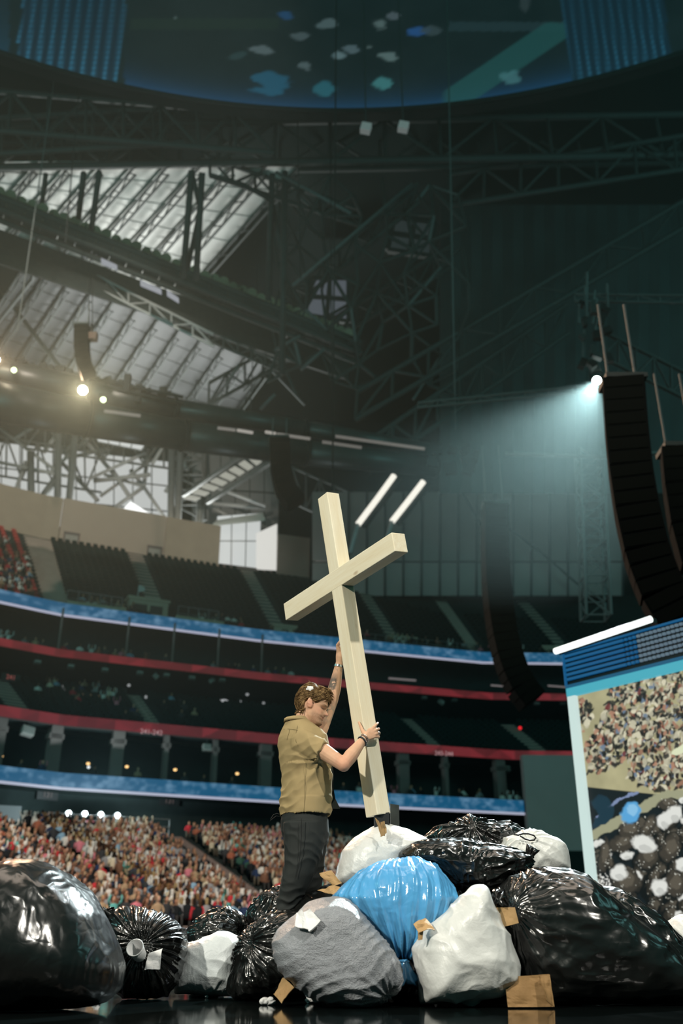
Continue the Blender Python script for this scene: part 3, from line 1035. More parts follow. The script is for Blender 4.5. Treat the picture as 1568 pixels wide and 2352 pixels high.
pane_grid('window_1', 'pale translucent window wall above the beige parapet at the left', [(-40, 1010), (392, 1060), (392, 1235), (-40, 1195)], 112, 10, 3, M_DAYM, gap=.03)
pane_grid('window_2', 'bright white opening in the beige wall left of the cross', [(498, 1185), (600, 1178), (596, 1310), (498, 1302)], 97, 3, 2, M_DAY, gap=.015, depth=.1)
q = [P(588, 1225, 95), P(636, 1203, 91), P(634, 1308, 91), P(588, 1306, 95)]
tag(MB().slab(q, (0, .3, 0)).build('white_return_panel', lampmat('glowing_white_panel', (.93, .94, .88), .72)), 'bright white side panel of the wall opening left of the cross', 'panel')  # emission stands in for daylight falling on this panel
q = [P(488, 1206, 94), P(592, 1188, 94), P(600, 1178, 94), P(490, 1202, 94)]
tag(MB().slab([P(488, 1208, 94), P(608, 1196, 94), P(602, 1184, 95), P(498, 1200, 95)], (0, .2, .4)).build('lintel_beam', M_PANW), 'white sloping beam above the bright wall opening', 'beam')
t3 = [P(270, 1182, 104), P(300, 1152, 104), P(352, 1185, 104), P(345, 1196, 104)]
tag(MB().slab(t3, (0, .3, 0)).build('window_4', M_DAYH), 'glaring white triangular skylight above the beige wall', 'window', kind='structure')
pane_grid('window_5', 'strip of bright roof glazing under the black tubes at the left', [(208, 975), (345, 1004), (325, 1035), (225, 1015)], 100, 4, 1, M_DAY, gap=.02)
pane_grid('window_6', 'two bright panes at the left edge under the black tubes', [(0, 925), (75, 940), (72, 975), (0, 945)], 98, 3, 1, M_DAY, gap=.12)
pane_grid('window_7', 'grey ribbed panel wall behind the white braces left of the cross', [(440, 1030), (640, 1040), (640, 1230), (440, 1215)], 110, 6, 2, mat('grey_roof_panel', (.20, .215, .22), .7), gap=.02, fm=M_STEEL)
pane_grid('window_3', 'dim bluish roof panes between the dark braces in the middle', [(716, 640), (800, 640), (800, 740), (700, 725)], 84, 2, 2, M_DAYB, gap=.05, depth=.5, fm=M_STEEL)
pane_grid('window_8', 'faint bluish roof panes high in the dark roof', [(905, 500), (1000, 512), (990, 590), (890, 575)], 74, 2, 2, lampmat('very_dim_glazing', (.10, .15, .16), .14), gap=.06, depth=.5, fm=M_STEEL)

M_SHELL = mat('dark_hall_shell', (.012, .02, .02), 1.0, spec=0.0, var=.3, scale=.1)
for nm, c, d, lb in (('ceiling_shell', (0, 92, 72.5), (190, 76, .6), 'dark roof shell high above everything'), ('wall_back', (0, 122, 50), (190, .6, 46), 'dark far wall of the hall'),
                     ('wall_left', (-92, 70, 35), (.6, 110, 76), 'dark side wall of the hall on the left'), ('wall_far_right', (92, 70, 35), (.6, 110, 76), 'dark side wall of the hall on the right')):
    tag(MB().box(c, d).build(nm, M_SHELL), lb, 'wall', kind='structure')

# ================================================================== ROOF DECK AND JOISTS
RZ = 62.0
M_RDECK2 = mat('darkened_roof_deck', (.055, .06, .064), .6, var=.25, scale=.35)  # base colour darkened to offset the stronger daylight on this deck
M_RDECK = mat('corrugated_roof_deck', (.66, .67, .63), .6, var=.3, scale=.35, bump=.0)


def roof_strips(rname, label, tops, bots, jname='joist', joist=True, m=None, z=RZ):
    """roof deck of long panels between open-web joists; tops/bots are photo points of the joist ends"""
    root = thing(rname, PZ(*bots[0], z), label, 'roof', kind='structure')
    T = [PZ(x, y, z) for x, y in tops]; B = [PZ(x, y, z) for x, y in bots]
    for a, b, c, d in zip(T, T[1:], B[1:], B):
        nr = 6
        for k in range(nr):      # sheets laid across the joists, a small step at each lap
            s0, s1 = k / nr, (k + .985) / nr
            f = lambda e, g, s: e.lerp(g, s)
            mb = MB(); mb.slab([f(a, d, s0), f(b, c, s0), f(b, c, s1) + Vector((0, 0, .06)), f(a, d, s1) + Vector((0, 0, .06))], (0, 0, .1))
            mb.build('roof_sheet', m or M_RDECK, root)
    if joist:
        for a, d in zip(T, B):
            up = Vector((0, 0, -.25)); lo = Vector((0, 0, -1.5))
            rod('joist_top_chord', a + up, d + up, .13, M_STEEL, root, 4)
            rod('joist_bottom_chord', a + lo, d + lo, .12, M_STEEL, root, 4)
            n = 12
            for i in range(n):
                p, q2 = a.lerp(d, i / n), a.lerp(d, (i + 1) / n)
                rod('joist_web', p + (up if i % 2 else lo), q2 + (lo if i % 2 else up), .06, M_STEEL, root, 4)
    return root


XT = [-135 + 75 * i for i in range(12)]
XB = [(x - 150) / 1.361 for x in XT]
roof_strips('ceiling_deck', 'pale daylit roof deck between dark diagonal joists, upper left', [(x, 372) for x in XT], [(x, 543 + .41 * x) for x in XB])
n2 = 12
roof_strips('ceiling_deck', 'darkened grey roof deck with diagonal joists above the black tubes', [(62 + 50 * i, 600 + 22 * i) for i in range(n2)], [(-90 + 54 * i, 830 + 15 * i) for i in range(n2)], z=60.0, m=M_RDECK2)

# ================================================================== TRUSSES
def truss(label, A, B, drop, n, r=.22, rb=.12, m=None, skew=0.0, group='roof trusses', name='roof_truss'):
    """planar steel truss: two chords, posts and diagonals, each its own part"""
    m = m or M_STEEL
    A, B, drop = Vector(A), Vector(B), Vector(drop)
    d = thing(name, (A + B) / 2 + drop, label, 'truss', group)
    rod('chord', A, B, r, m, d); rod('chord', A + drop, B + drop, r, m, d)
    for i in range(n):
        a, b = A.lerp(B, i / n), A.lerp(B, (i + 1) / n)
        rod('post', a, a + drop, rb, m, d, 6)
        rod('brace', *((a, b + drop) if i % 2 else (a + drop, b)), rb, m, d, 6)
    return d


def member(label, pts, r, m=None, name='steel_pipe', cat='pipe', group=None, n=8):
    return tag(MB().tube(pts, r, n).build(name, m or M_STEEL, None, True), label, cat, group)


truss('long dark roof truss right below the big curved screen, front one', P(-500, 300, 60), P(2000, 255, 60), P(784, 371, 60) - P(784, 278, 60), 20, .34, .17)
truss('long dark roof truss right below the big curved screen, rear one', P(-500, 338, 68), P(2000, 293, 68), P(784, 392, 68) - P(784, 318, 68), 22, .30, .17)
truss('dark roof truss under the left end of the curved screen', P(-60, 205, 54), P(620, 262, 56), P(300, 330, 55) - P(300, 240, 55), 8, .25, .15)
truss('dark roof truss crossing the upper left corner', P(-60, 275, 57), P(420, 245, 56), P(200, 345, 56) - P(200, 262, 56), 7, .25, .15)
truss('dark roof truss fanning right from the pale roof deck', P(482, 403, 60), P(830, 520, 66), P(500, 360, 60) - P(500, 400, 60), 7, .2, .13)
truss('dark truss rising to the right through the middle of the roof', P(640, 690, 72), P(960, 420, 64), P(700, 700, 70) - P(700, 655, 70), 9, .22, .12)
truss('dark truss in the middle of the roof above the dim panes', P(690, 780, 76), P(1040, 560, 70), P(700, 820, 74) - P(700, 770, 74), 8, .22, .13)
truss('dark truss over the black tubes, right of the roof deck', P(480, 880, 84), P(800, 700, 84), P(600, 900, 84) - P(600, 850, 84), 8, .2, .13)
truss('dark roof truss in the upper right corner, upper one', P(1030, 400, 64), P(1640, 300, 58), P(1200, 470, 62) - P(1200, 395, 62), 7, .24, .14)
truss('dark roof truss in the right of the roof, middle one', P(820, 900, 72), P(1640, 420, 64), P(1100, 760, 70) - P(1100, 700, 70), 10, .26, .14)
truss('dark roof truss low in the right of the roof', P(850, 1010, 72), P(1300, 700, 70), P(1000, 960, 72) - P(1000, 890, 72), 9, .24, .15)
# column bundles in front of the pale deck
for i, (x0, y0, x1, y1, Y, lb) in enumerate(((440, 391, 420, 640, 66, 'left'), (464, 396, 450, 645, 66, 'right'))):
    member('dark column in front of the pale roof deck, %s one of the near pair' % lb, [P(x0, y0, Y - 10), P(x1, y1, Y - 4)], .26, name='roof_column', cat='column')
for i, (x0, y0, x1, y1, Y, lb) in enumerate(((625, 398, 616, 690, 70, 'left'), (654, 394, 647, 860, 70, 'right'))):
    member('dark column at the right edge of the pale roof deck, %s one' % lb, [P(x0, y0, Y - 10), P(x1, y1, Y - 4)], .26, name='roof_column', cat='column')
for i, (x0, y0, x1, y1, Y, lb) in enumerate(((228, 394, 205, 560, 66, 'right'), (192, 398, 178, 520, 66, 'left'))):
    member('dark column at the left edge of the pale roof deck, %s one' % lb, [P(x0, y0, Y - 10), P(x1, y1, Y - 4)], .24, name='roof_column', cat='column')
member('dark diagonal brace between the near pair of roof columns, falling right', [P(440, 395, 57), P(462, 490, 59)], .2, name='roof_brace', cat='brace')
member('dark diagonal brace between the near pair of roof columns, rising right', [P(430, 620, 62), P(460, 480, 59)], .2, name='roof_brace', cat='brace')
member('dark diagonal brace right of the pale roof deck', [P(626, 470, 62), P(650, 600, 64)], .2, name='roof_brace', cat='brace')
member('curved dark tie across the pale roof deck', [P(482, 402, 58), P(560, 425, 60), P(627, 462, 61)], .2, name='roof_brace', cat='brace')

# lighting catwalk with two rows of floodlights
cA, cB = P(-160, 416, 55.8), P(815, 805, 72)
cw = thing('lighting_catwalk', cA.lerp(cB, .5), 'dark lighting catwalk with two rows of round floodlights', 'catwalk')
ax = (cB - cA).normalized(); upv = Vector((0, 0, 1)); sd = ax.cross(upv).normalized()
for k, (off, r) in enumerate(((Vector((0, 0, 0)), .3), (sd * 1.3, .3), (upv * -1.1, .25), (upv * -1.1 + sd * 1.3, .25))):
    rod('catwalk_chord', cA + off, cB + off, r, M_STEEL, cw)
nn = 26
for i in range(nn):
    a = cA.lerp(cB, (i + .5) / nn)
    boxobj('catwalk_plate', a + sd * .65 - upv * .55, (1.35, (cB - cA).length / nn * .96, .5), M_STEEL, cw, R=Matrix((sd, ax, sd.cross(ax))).transposed())
M_FLOOD = mat('brownish_flood_glass', (.42, .34, .22), .3, var=.3, scale=8)
fl = MB().tube([(0, 0, 0), (0, .12, 0), (0, .3, 0)], [.46, .46, .2], 12)
fme = newmesh('floodlight', fl.v, fl.f, M_FLOOD)
for i in range(38):
    for k in range(2):
        s = .10 + .9 * (i + .5 * k) / 38
        o = bpy.data.objects.new('floodlight', fme)
        link(o, cw)
        c = cA.lerp(cB, s) + upv * (.9 + .95 * k + .1 * ((i * 7) % 3)) + sd * -.3
        o.location = c; o.rotation_euler = (.35, 0, .3)
for i in range(12):
    a = cA.lerp(cB, .1 + .9 * i / 12)
    rod('lamp_stanchion', a - upv * .2, a + upv * 1.9, .06, M_STEEL, cw, 6)
tag(MB().slab([P(-60, 505, 62), P(800, 818, 76), P(800, 872, 76), P(-60, 585, 62)], (0, .3, 0)).build('roof_infill', M_STEEL), 'dark fascia band added over the lit gap below the lighting catwalk', 'infill', kind='structure')  # added dark slab hides the lit shell between the two decks
# bright gaps under the catwalk
for x0, y0, x1, y1, lb in ((190, 575, 222, 588, 'first'), (232, 592, 268, 612, 'second'), (322, 642, 370, 668, 'third'), (383, 665, 410, 688, 'fourth')):
    q = [P(x0, y0, 61.5), P(x1, y1 - 4, 61.5), P(x1, y1 + 6, 61.5), P(x0, y0 + 12, 61.5)]
    tag(MB().slab(q, (0, .2, 0)).build('clerestory_pane', lampmat('clerestory_glass', (.75, .8, .9), .36)), '%s small bright pane from the left under the lighting catwalk' % lb, 'window', 'small panes under the catwalk', kind='structure')
# pale ladder truss
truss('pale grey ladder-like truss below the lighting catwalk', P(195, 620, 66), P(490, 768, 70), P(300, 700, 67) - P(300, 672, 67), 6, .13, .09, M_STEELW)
truss('dim grey truss leading on to the right below the catwalk', P(480, 760, 70), P(640, 830, 74), P(500, 792, 70) - P(500, 768, 70), 5, .1, .07, M_STEELM)
# rear dark members over the second deck
member('dark raking strut at the far left of the roof', [P(-20, 760, 78), P(75, 640, 70), P(105, 400, 58)], .2, name='roof_brace', cat='brace')
member('dark strut falling right at the far left of the roof', [P(-20, 640, 78), P(150, 860, 80)], .22, name='roof_brace', cat='brace')
member('pipe bracing right of the second roof deck, rising', [P(560, 900, 88), P(690, 760, 86)], .18, name='roof_brace', cat='brace')
member('pipe bracing right of the second roof deck, falling', [P(520, 740, 86), P(700, 930, 90)], .18, name='roof_brace', cat='brace')
# dense web of braces in the dark middle of the roof
wb = thing('roof_bracing', P(820, 900, 72), 'dense web of dark steel braces in the middle of the roof', 'bracing')
_r = random.Random(17)
nodes = [[P(628 + 62 * i + _r.uniform(-16, 16), 415 + 66 * j + (i % 2) * 26 + _r.uniform(-16, 16), 63 + 1.3 * j + _r.uniform(-1, 1)) for i in range(8)] for j in range(8)]
for j in range(8):
    for i in range(8):
        for di, dj, pr in ((1, 0, .5), (0, 1, .8), (1, 1, .55), (-1, 1, .55)):
            a, b = i + di, j + dj
            if 0 <= a < 8 and b < 8 and _r.random() < pr: rod('brace', nodes[j][i], nodes[b][a], _r.uniform(.1, .2), M_STEEL if _r.random() < .9 else M_STEELM, wb, 6)

for a, b, Y in (((520, 885), (548, 838), 70), ((597, 940), (632, 905), 70), ((630, 805), (690, 770), 70), ((690, 850), (745, 800), 70), ((655, 775), (700, 735), 70), ((672, 656), (945, 422), 62), ((634, 396), (805, 490), 58)):
    MB().tube([P(*a, Y), P(*b, Y - 1)], .15, 8).build('pale_pipe', M_STEELM, wb, True)

# ================================================================== PALE STEEL BEHIND THE PARAPET
WS = [((-10, 1060), (175, 1098)), ((60, 1060), (20, 1170)), ((110, 1090), (230, 980)), ((175, 985), (270, 1100)), ((205, 1100), (335, 1040)), ((215, 1105), (345, 1090)),
      ((230, 1140), (350, 1055)), ((300, 1080), (330, 1118)), ((330, 1118), (378, 1190)), ((330, 1118), (265, 1165)), ((332, 1118), (240, 1090)), ((340, 1035), (330, 1118)),
      ((470, 1110), (610, 1162)), ((478, 1155), (610, 1168)), ((478, 1160), (540, 1195)), ((130, 1050), (225, 1150)), ((350, 1065), (385, 1010)), ((255, 1075), (300, 1145)),
      ((0, 985), (140, 1090)), ((150, 970), (100, 1040)), ((395, 1000), (430, 1080)), ((380, 1130), (440, 1040)), ((30, 1010), (110, 960)), ((165, 1050), (250, 1030))]
sf = thing('steel_frame', P(250, 1195, 100), 'frame of pale crossing steel struts behind the beige parapet', 'steel frame')
for i, (a, b) in enumerate(WS):
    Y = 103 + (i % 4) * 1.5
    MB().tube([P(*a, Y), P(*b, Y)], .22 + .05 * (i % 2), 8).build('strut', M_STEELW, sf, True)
# lattice of thinner members behind
truss('mid grey lattice behind the parapet, left one', P(-20, 1000, 106), P(230, 1040, 106), P(100, 1110, 106) - P(100, 1020, 106), 7, .16, .13, M_STEELM, group='lattices behind the parapet')
truss('mid grey lattice behind the parapet, one around the tall columns', P(60, 960, 104), P(420, 1010, 104), P(250, 1060, 104) - P(250, 990, 104), 8, .16, .13, M_STEELM, group='lattices behind the parapet')
truss('mid grey lattice behind the parapet, upright one', P(395, 990, 102), P(400, 1195, 102), P(470, 1100, 102) - P(400, 1100, 102), 6, .18, .14, M_STEELM, group='lattices behind the parapet')
truss('mid grey lattice behind the parapet, one near the cross top', P(640, 1060, 100), P(800, 1130, 98), P(700, 1170, 100) - P(700, 1090, 100), 5, .16, .13, M_STEELM, group='lattices behind the parapet')
# dark columns on the wall head
for x0, y0, x1, y1, lb in ((70, 1040, 72, 1158, 'leftmost'), (85, 1158, 128, 1100, 'leaning one'), (135, 940, 132, 1160, 'tall left'), (176, 955, 158, 1162, 'tall right, leaning'), (395, 1010, 392, 1195, 'left of the light ladder'),
                           (415, 1010, 408, 1195, 'behind the light ladder'), (462, 1110, 458, 1205, 'below the light ladder')):
    member('dark steel column on the beige wall, ' + lb, [P(x0, y0, 96), P(x1, y1, 95)], .42, M_STEELM, name='roof_column', cat='column', group='columns on the beige wall')

# illuminated stair-like ladder of pale slats
lr = thing('light_ladder', P(505, 1100, 88), 'pale stair-like gantry with glowing slats', 'gantry')
l0, l1 = P(420, 1146, 92), P(592, 1040, 86)
s0, s1 = P(480, 1158, 92), P(612, 1062, 86)
rod('side_rail', P(420, 1138, 92), P(572, 1036, 86), .28, M_STEELM, lr, 4); rod('side_rail', P(475, 1155, 92), P(640, 1050, 86), .28, M_STEELM, lr, 4)
for q_ in (P(430, 1136, 92), P(570, 1038, 86)): rod('ladder_hanger', q_, Vector((q_.x, q_.y, 72)), .06, M_STEEL, lr, 6)
M_SLAT = lampmat('glowing_pale_slat', (.82, .84, .72), .40)  # slat brightness is emission, no lamp shines on them from below
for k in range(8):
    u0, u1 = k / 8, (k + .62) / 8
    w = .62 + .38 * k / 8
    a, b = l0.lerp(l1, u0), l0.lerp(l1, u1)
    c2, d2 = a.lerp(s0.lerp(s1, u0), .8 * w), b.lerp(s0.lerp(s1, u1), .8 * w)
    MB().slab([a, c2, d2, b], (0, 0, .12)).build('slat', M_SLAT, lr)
# two slanting light tubes
M_TUBE = lampmat('slanting_light_tube', (1.0, .98, .86), 1.0)
for pts, lb in (([(905, 1092), (868, 1143), (822, 1204)], 'left one of two slanting light tubes behind the cross'), ([(972, 1106), (938, 1150), (900, 1198)], 'right one of two slanting light tubes behind the cross')):
    d = thing('light_tube', P(*pts[1], 84), lb, 'lamp', 'slanting light tubes')
    MB().tube([P(x, y, 84) for x, y in pts], .3, 10).build('tube', M_TUBE, d, True)
    MB().tube([P(x + 12, y + 4, 84.8) for x, y in pts], .42, 8).build('tube_housing', M_BLACK, d, True)
    MB().tube([P(pts[2][0], pts[2][1], 84), P(pts[2][0] - 18, pts[2][1] + 66, 84)], .22, 8).build('tube_tail', M_STEELW, d, True)

# ================================================================== RIGHT-HAND WALLS
rw = thing('wall_right', P(1050, 1362, 96), 'grey ribbed panel wall behind the right part of the upper deck', 'wall', kind='structure')
M_RIB = mat('dark_rib', (.045, .05, .052), .7)
xs = list(range(716, 1470, 42))
for x0, x1 in zip(xs, xs[1:]):
    for y0, y1 in ((1368, 1292), (1288, 1130)):
        q = [P(x0 + 1, y0, 96), P(x1 - 1, y0, 96), P(x1 - 1, y1, 96), P(x0 + 1, y1, 96)]
        MB().slab(q, (0, .25, 0)).build('wall_panel', M_GREYP, rw)
    rod('wall_rib', P(x1, 1368, 95.9), P(x1, 1130, 95.9), .13, M_RIB, rw, 4)
dw = thing('wall_dark_drape', P(1230, 1130, 76), 'dark ribbed drape wall filling the upper right', 'wall', kind='structure')
M_DRAPE = mat('dark_drape', (.06, .08, .082), .9, var=.25, scale=.3)
xs = list(range(1010, 1730, 48))
for x0, x1 in zip(xs, xs[1:]):
    top = 470
    q = [P(x0, 1132, 76), P((x0 + x1) / 2, 1132, 75.4), P((x0 + x1) / 2, top, 75.4), P(x0, top, 76)]
    q2 = [P((x0 + x1) / 2, 1132, 75.4), P(x1, 1132, 76), P(x1, top, 76), P((x0 + x1) / 2, top, 75.4)]
    MB().slab(q, (0, .2, 0)).slab(q2, (0, .2, 0)).build('drape_panel', M_DRAPE, dw)
for x0, y0, x1, y1, lb in ((1060, 1130, 1180, 1362, 'curving right of the middle speaker column'), (1150, 1200, 1330, 1345, 'long thin one towards the lattice tower'), (1165, 1330, 1165, 1362, 'short upright')):
    member('thin dark cable on the ribbed wall, ' + lb, [P(x0, y0, 94), P((x0 + x1) / 2 + 6, (y0 + y1) / 2, 94), P(x1, y1, 94)], .13, M_STEEL, name='cable', cat='cable')

# hanging cables
for x0, y0, x1, y1, Y, lb in ((1036, 480, 1046, 985, 50, 'long brownish vertical cable right of the middle'), (765, 880, 763, 1128, 45, 'thin black cable ending at the top of the cross'), (684, 330, 690, 640, 55, 'thin cable hanging in the dark roof'),
                              (95, 385, 40, 760, 52, 'thin pale cable at the upper left'), (166, 380, 150, 560, 52, 'second thin cable at the upper left'), (760, 560, 762, 880, 56, 'thin dim cable above the black tubes')):
    A_, B_ = P(x0, y0, Y), P(x1, y1, Y); A_ = B_ + (A_ - B_) * ((72.2 - B_.z) / (A_.z - B_.z))
    member(lb, [A_, B_], .05, M_STEELM if 'brown' in lb or 'pale' in lb else M_BLACK, name='hanging_cable', cat='cable', n=6)

# ================================================================== CURVED HALO SCREEN
def halo():
    zb, zt = 60.0, 78.0
    R, cy0 = 62.0, PZ(784, 250, 60).y - 62.0
    A = np.radians(np.linspace(50, 130, 420))[::-1]
    nz = 90
    X = R * np.cos(A); Y = cy0 + R * np.sin(A)
    V = np.zeros((nz, len(A), 3))
    V[..., 0] = X; V[..., 1] = Y; V[..., 2] = np.linspace(zb, zt, nz)[:, None]
    d = V[..., 1] * CP + (V[..., 2] - CAMZ) * SP
    S = V[..., 0]; T = V[..., 2] - zb      # metres along the face and above its lower edge
    # photo coordinates only used to lay the picture out on the face
    U = 784 + FPX * V[..., 0] / d; W = 1176 - FPX * (-V[..., 1] * SP + (V[..., 2] - CAMZ) * CP) / d
    sh = U.shape
    n = fbm(np.stack([S.ravel() * .4, T.ravel() * .4, 0 * S.ravel()], 1), 4).reshape(sh)
    C = np.zeros(sh + (3,)); C[:] = (.004, .012, .014)
    C += (.5 + .5 * n[..., None]) * np.array([.002, .004, .004])
    def put(mask, col, k=1.0):
        m = np.clip(mask, 0, 1)[..., None] * k
        C[:] = C * (1 - m) + m * np.array(col)
    def ell(x, y, rx, ry, ang=0, soft=.35):
        c, s = math.cos(ang), math.sin(ang)
        a = ((U - x) * c + (W - y) * s) / rx; b = (-(U - x) * s + (W - y) * c) / ry
        return np.clip((1 - (np.abs(a) ** 1.5 + np.abs(b) ** 1.5) + .55 * warp) / soft, 0, 1)
    warp = fbm(np.stack([S.ravel() * .8, T.ravel() * 1.3, 0 * S.ravel()], 1), 14).reshape(sh)
    edge = np.exp(-T / 1.0)
    put(edge * .9 * ((U > 285) & (U < 1315)), (.008, .055, .13))
    # pale stage edge band
    put(((W > 42) & (W < 68) & (U > 300) & (U < 640)) * .5, (.012, .03, .02)); put(((W > 50) & (W < 72) & (U > 1030) & (U < 1300)) * .6, (.02, .05, .06))
    band = np.abs((W - 50) * .83 + (U - 1300) * .56 - 3)
    put(np.clip(1 - (band - 26) / 4, 0, 1) * (W > 52) * (U < 1302) * np.clip((U - 1010) / 20, 0, 1), (.014, .085, .085), .8)
    put(ell(1175, 180, 26, 16, .3) , (.06, .2, .22), .7)
    for x, y, rx, ry, col, a in ((618, 190, 43, 32, (.012, .10, .17), 0), (745, 207, 33, 20, (.02, .13, .17), .1), (878, 190, 28, 16, (.05, .22, .23), -.3), (705, 150, 18, 14, (.09, .14, .15), 0), (776, 127, 24, 9, (.13, .22, .24), 0),
                                 (808, 114, 20, 12, (.09, .15, .17), .2), (893, 132, 24, 15, (.12, .2, .2), .1), (604, 116, 26, 11, (.10, .15, .16), .1), (688, 84, 24, 10, (.07, .11, .12), .1), (750, 56, 32, 12, (.09, .15, .16), -.2),
                                 (872, 57, 20, 13, (.11, .18, .18), .5), (903, 37, 16, 8, (.09, .13, .15), 0), (962, 72, 28, 18, (.02, .10, .30), 0), (655, 35, 22, 11, (.012, .07, .18), .3), (848, 108, 6, 6, (.1, .16, .16), 0),
                                 (402, 41, 6, 6, (.10, .16, .16), 0), (990, 70, 24, 16, (.04, .07, .08), 0), (545, 128, 26, 10, (.02, .05, .055), -.2), (1205, 5, 16, 22, (.03, .05, .055), 0)):
        put(ell(x, y, rx * (1 + .0), ry, a), col, .85)
    # fine led columns left and right
    for x0, x1, k, per, sl in ((30, 268, 1.0, 26.0, .12), (1312, 1548, .62, 22.0, -.12)):
        inside = (U + (W - 190) * sl > x0) * (U + (W - 190) * sl < x1) * 1.0
        col = .5 + .5 * np.cos((U + (W - 190) * sl - x0) / per * 2 * math.pi); rowl = .5 + .5 * np.cos(W / 12.0 * 2 * math.pi)
        glow = np.exp(-T / 5.5)
        put(inside, (.005, .022, .04), .8)
        put(inside * (col ** 3) * (.35 + .65 * rowl) * (.2 + .8 * glow), (.03, .19, .31), k)
    put(((U < 22)) * np.exp(-T / 4), (.006, .045, .08), .7)
    idx = np.arange(nz * len(A)).reshape(nz, len(A))
    F = np.stack([idx[:-1, :-1], idx[1:, :-1], idx[1:, 1:], idx[:-1, 1:]], -1).reshape(-1, 4)
    root = thing('curved_video_screen', (0, cy0 + R, zb), 'huge dark curved overhead screen showing bags from above', 'screen')
    C *= .55 + .2 * np.exp(-T / 6)[..., None]
    obj('screen_face', V.reshape(-1, 3), F.tolist(), M_LED, root, cols=C.reshape(-1, 3))
    mb = MB()
    mb.rings([[Vector((x, y, zb)), Vector((x * 1.02, cy0 + (y - cy0) * 1.02, zb)), Vector((x * 1.02, cy0 + (y - cy0) * 1.02, zt)), Vector((x * 1.0008, cy0 + (y - cy0) * 1.0008, zt))] for x, y in zip(X[::6], Y[::6])])
    for i in range(len(mb.v)):      # keep the housing just behind the face
        x, y, z = mb.v[i]; mb.v[i] = (x * 1.001, cy0 + (y - cy0) * 1.001, z)
    mb.build('screen_housing', M_BLACK, root)
    mb = MB(); mb.tube([(x, y, zb - .18) for x, y in zip(X[::6], Y[::6])], .2, 6); mb.build('screen_rim', M_BLACK, root)


halo()
for px, py, lb in ((840, 295, 'left'), (926, 292, 'right')):
    c = P(px, py, 50)
    d = thing('rigging_box', c, 'small pale box hanging under the curved screen, %s one' % lb, 'box', 'pale boxes under the curved screen')
    boxobj('box_body', c, (.72, .5, .72), mat('pinkish_glow_box', (.62, .55, .54), .6, emit=(.5, .42, .42), estr=.12), d, R=Matrix.Rotation(.25, 3, 'Y'))  # faint emission brightens the box, which is no lamp
    rod('box_hanger', c + Vector((0, 0, .3)), c + Vector((0, 0, 24)), .05, M_STEEL, d, 6)

# ================================================================== BIG BLACK TUBES WITH LAMPS
M_TUBEB = mat('semi_gloss_black_tube', (.035, .038, .037), .42, spec=.5, var=.3, scale=1.5)


def tubes():
    d = thing('lighting_tube', P(520, 985, 55), 'two huge black tubes with stage gear slung below the roof', 'lighting rig')
    up = [(-300, 790), (-40, 846), (200, 898), (400, 938), (700, 985), (985, 1032)]
    lo = [(-300, 858), (-40, 915), (200, 962), (420, 1000), (700, 1040), (1000, 1072)]
    for pts, r0, r1, nm in ((up, 1.05, .5, 'upper_tube'), (lo, 1.5, .8, 'lower_tube')):
        Ys = np.concatenate([[46], np.linspace(50, 62, len(pts) - 1)])
        w = [P(x, y, Y) for (x, y), Y in zip(pts, Ys)]
        for i in range(len(w) - 1):
            ra, rb = r0 + (r1 - r0) * i / (len(w) - 1), r0 + (r1 - r0) * (i + 1) / (len(w) - 1)
            MB().tube([w[i], w[i + 1]], [ra, rb], 20).build(nm + '_section', M_TUBEB, d, True)
            MB().torus(w[i + 1], w[i + 1] - w[i], rb + .02, .09, 20, 6).build('tube_collar', M_BLACK, d, True)
    # catwalk and gear on top of the left half
    for i in range(30):
        u = i / 29
        x, y = -10 + 400 * u, 828 + 84 * u
        Y = 50 + 5 * u
        c = P(x + random.uniform(-5, 5), y + random.uniform(-9, 4), Y)
        s = random.uniform(.25, .5)
        boxobj('rig_gear', c, (s, s, s * random.uniform(.7, 1.6)), M_BLACK, d, R=Matrix.Rotation(random.uniform(-.5, .5), 3, 'Y'))
    for a, b in (((-20, 822), (420, 912)), ((-20, 838), (420, 926))):
        rod('gear_pipe', P(*a, 50), P(*b, 55), .12, M_BLACK, d)
    for x, y, Y in ((292, 882, 53.5), (318, 905, 54)):
        c = P(x, y, Y); boxobj('gear_mast', c, (.42, .42, 1.4), M_BLACK, d)
    for a, b, k in (((500, 983), (540, 988), 1), ((545, 988), (580, 994), 2.2), ((610, 992), (632, 996), 2.2), ((636, 997), (712, 1008), 1), ((240, 944), (322, 955), .9), ((740, 1015), (830, 1028), .6), ((770, 1002), (975, 1031), .7), ((30, 848), (80, 862), .9)):
        rod('highlight_streak', P(*a, 51 if a[0] < 300 else 55.5), P(*b, 51 if a[0] < 300 else 56), .11, streak_mat(k), d)  # glowing rods stand in for highlights on the glossy tubes
    # right end coupling cluster
    for i in range(14):
        c = P(985 + random.uniform(0, 110), 1035 + random.uniform(-10, 45), 60)
        boxobj('rig_gear', c, (random.uniform(.3, .8), .4, random.uniform(.3, .9)), M_BLACK, d, R=Matrix.Rotation(random.uniform(-.5, .5), 3, 'Y'))


_st = {}
def streak_mat(k):
    if k not in _st: _st[k] = lampmat('highlight_streak_glow', (.85, .80, .72), .16 * k + .04)  # emission for the imitated tube highlights
    return _st[k]


tubes()
M_HOTW = lampmat('warm_white_lamp', (1.0, .86, .62), 60.0)
M_GRN = lampmat('greenish_white_lamp', (.78, 1.0, .55), 4.0)


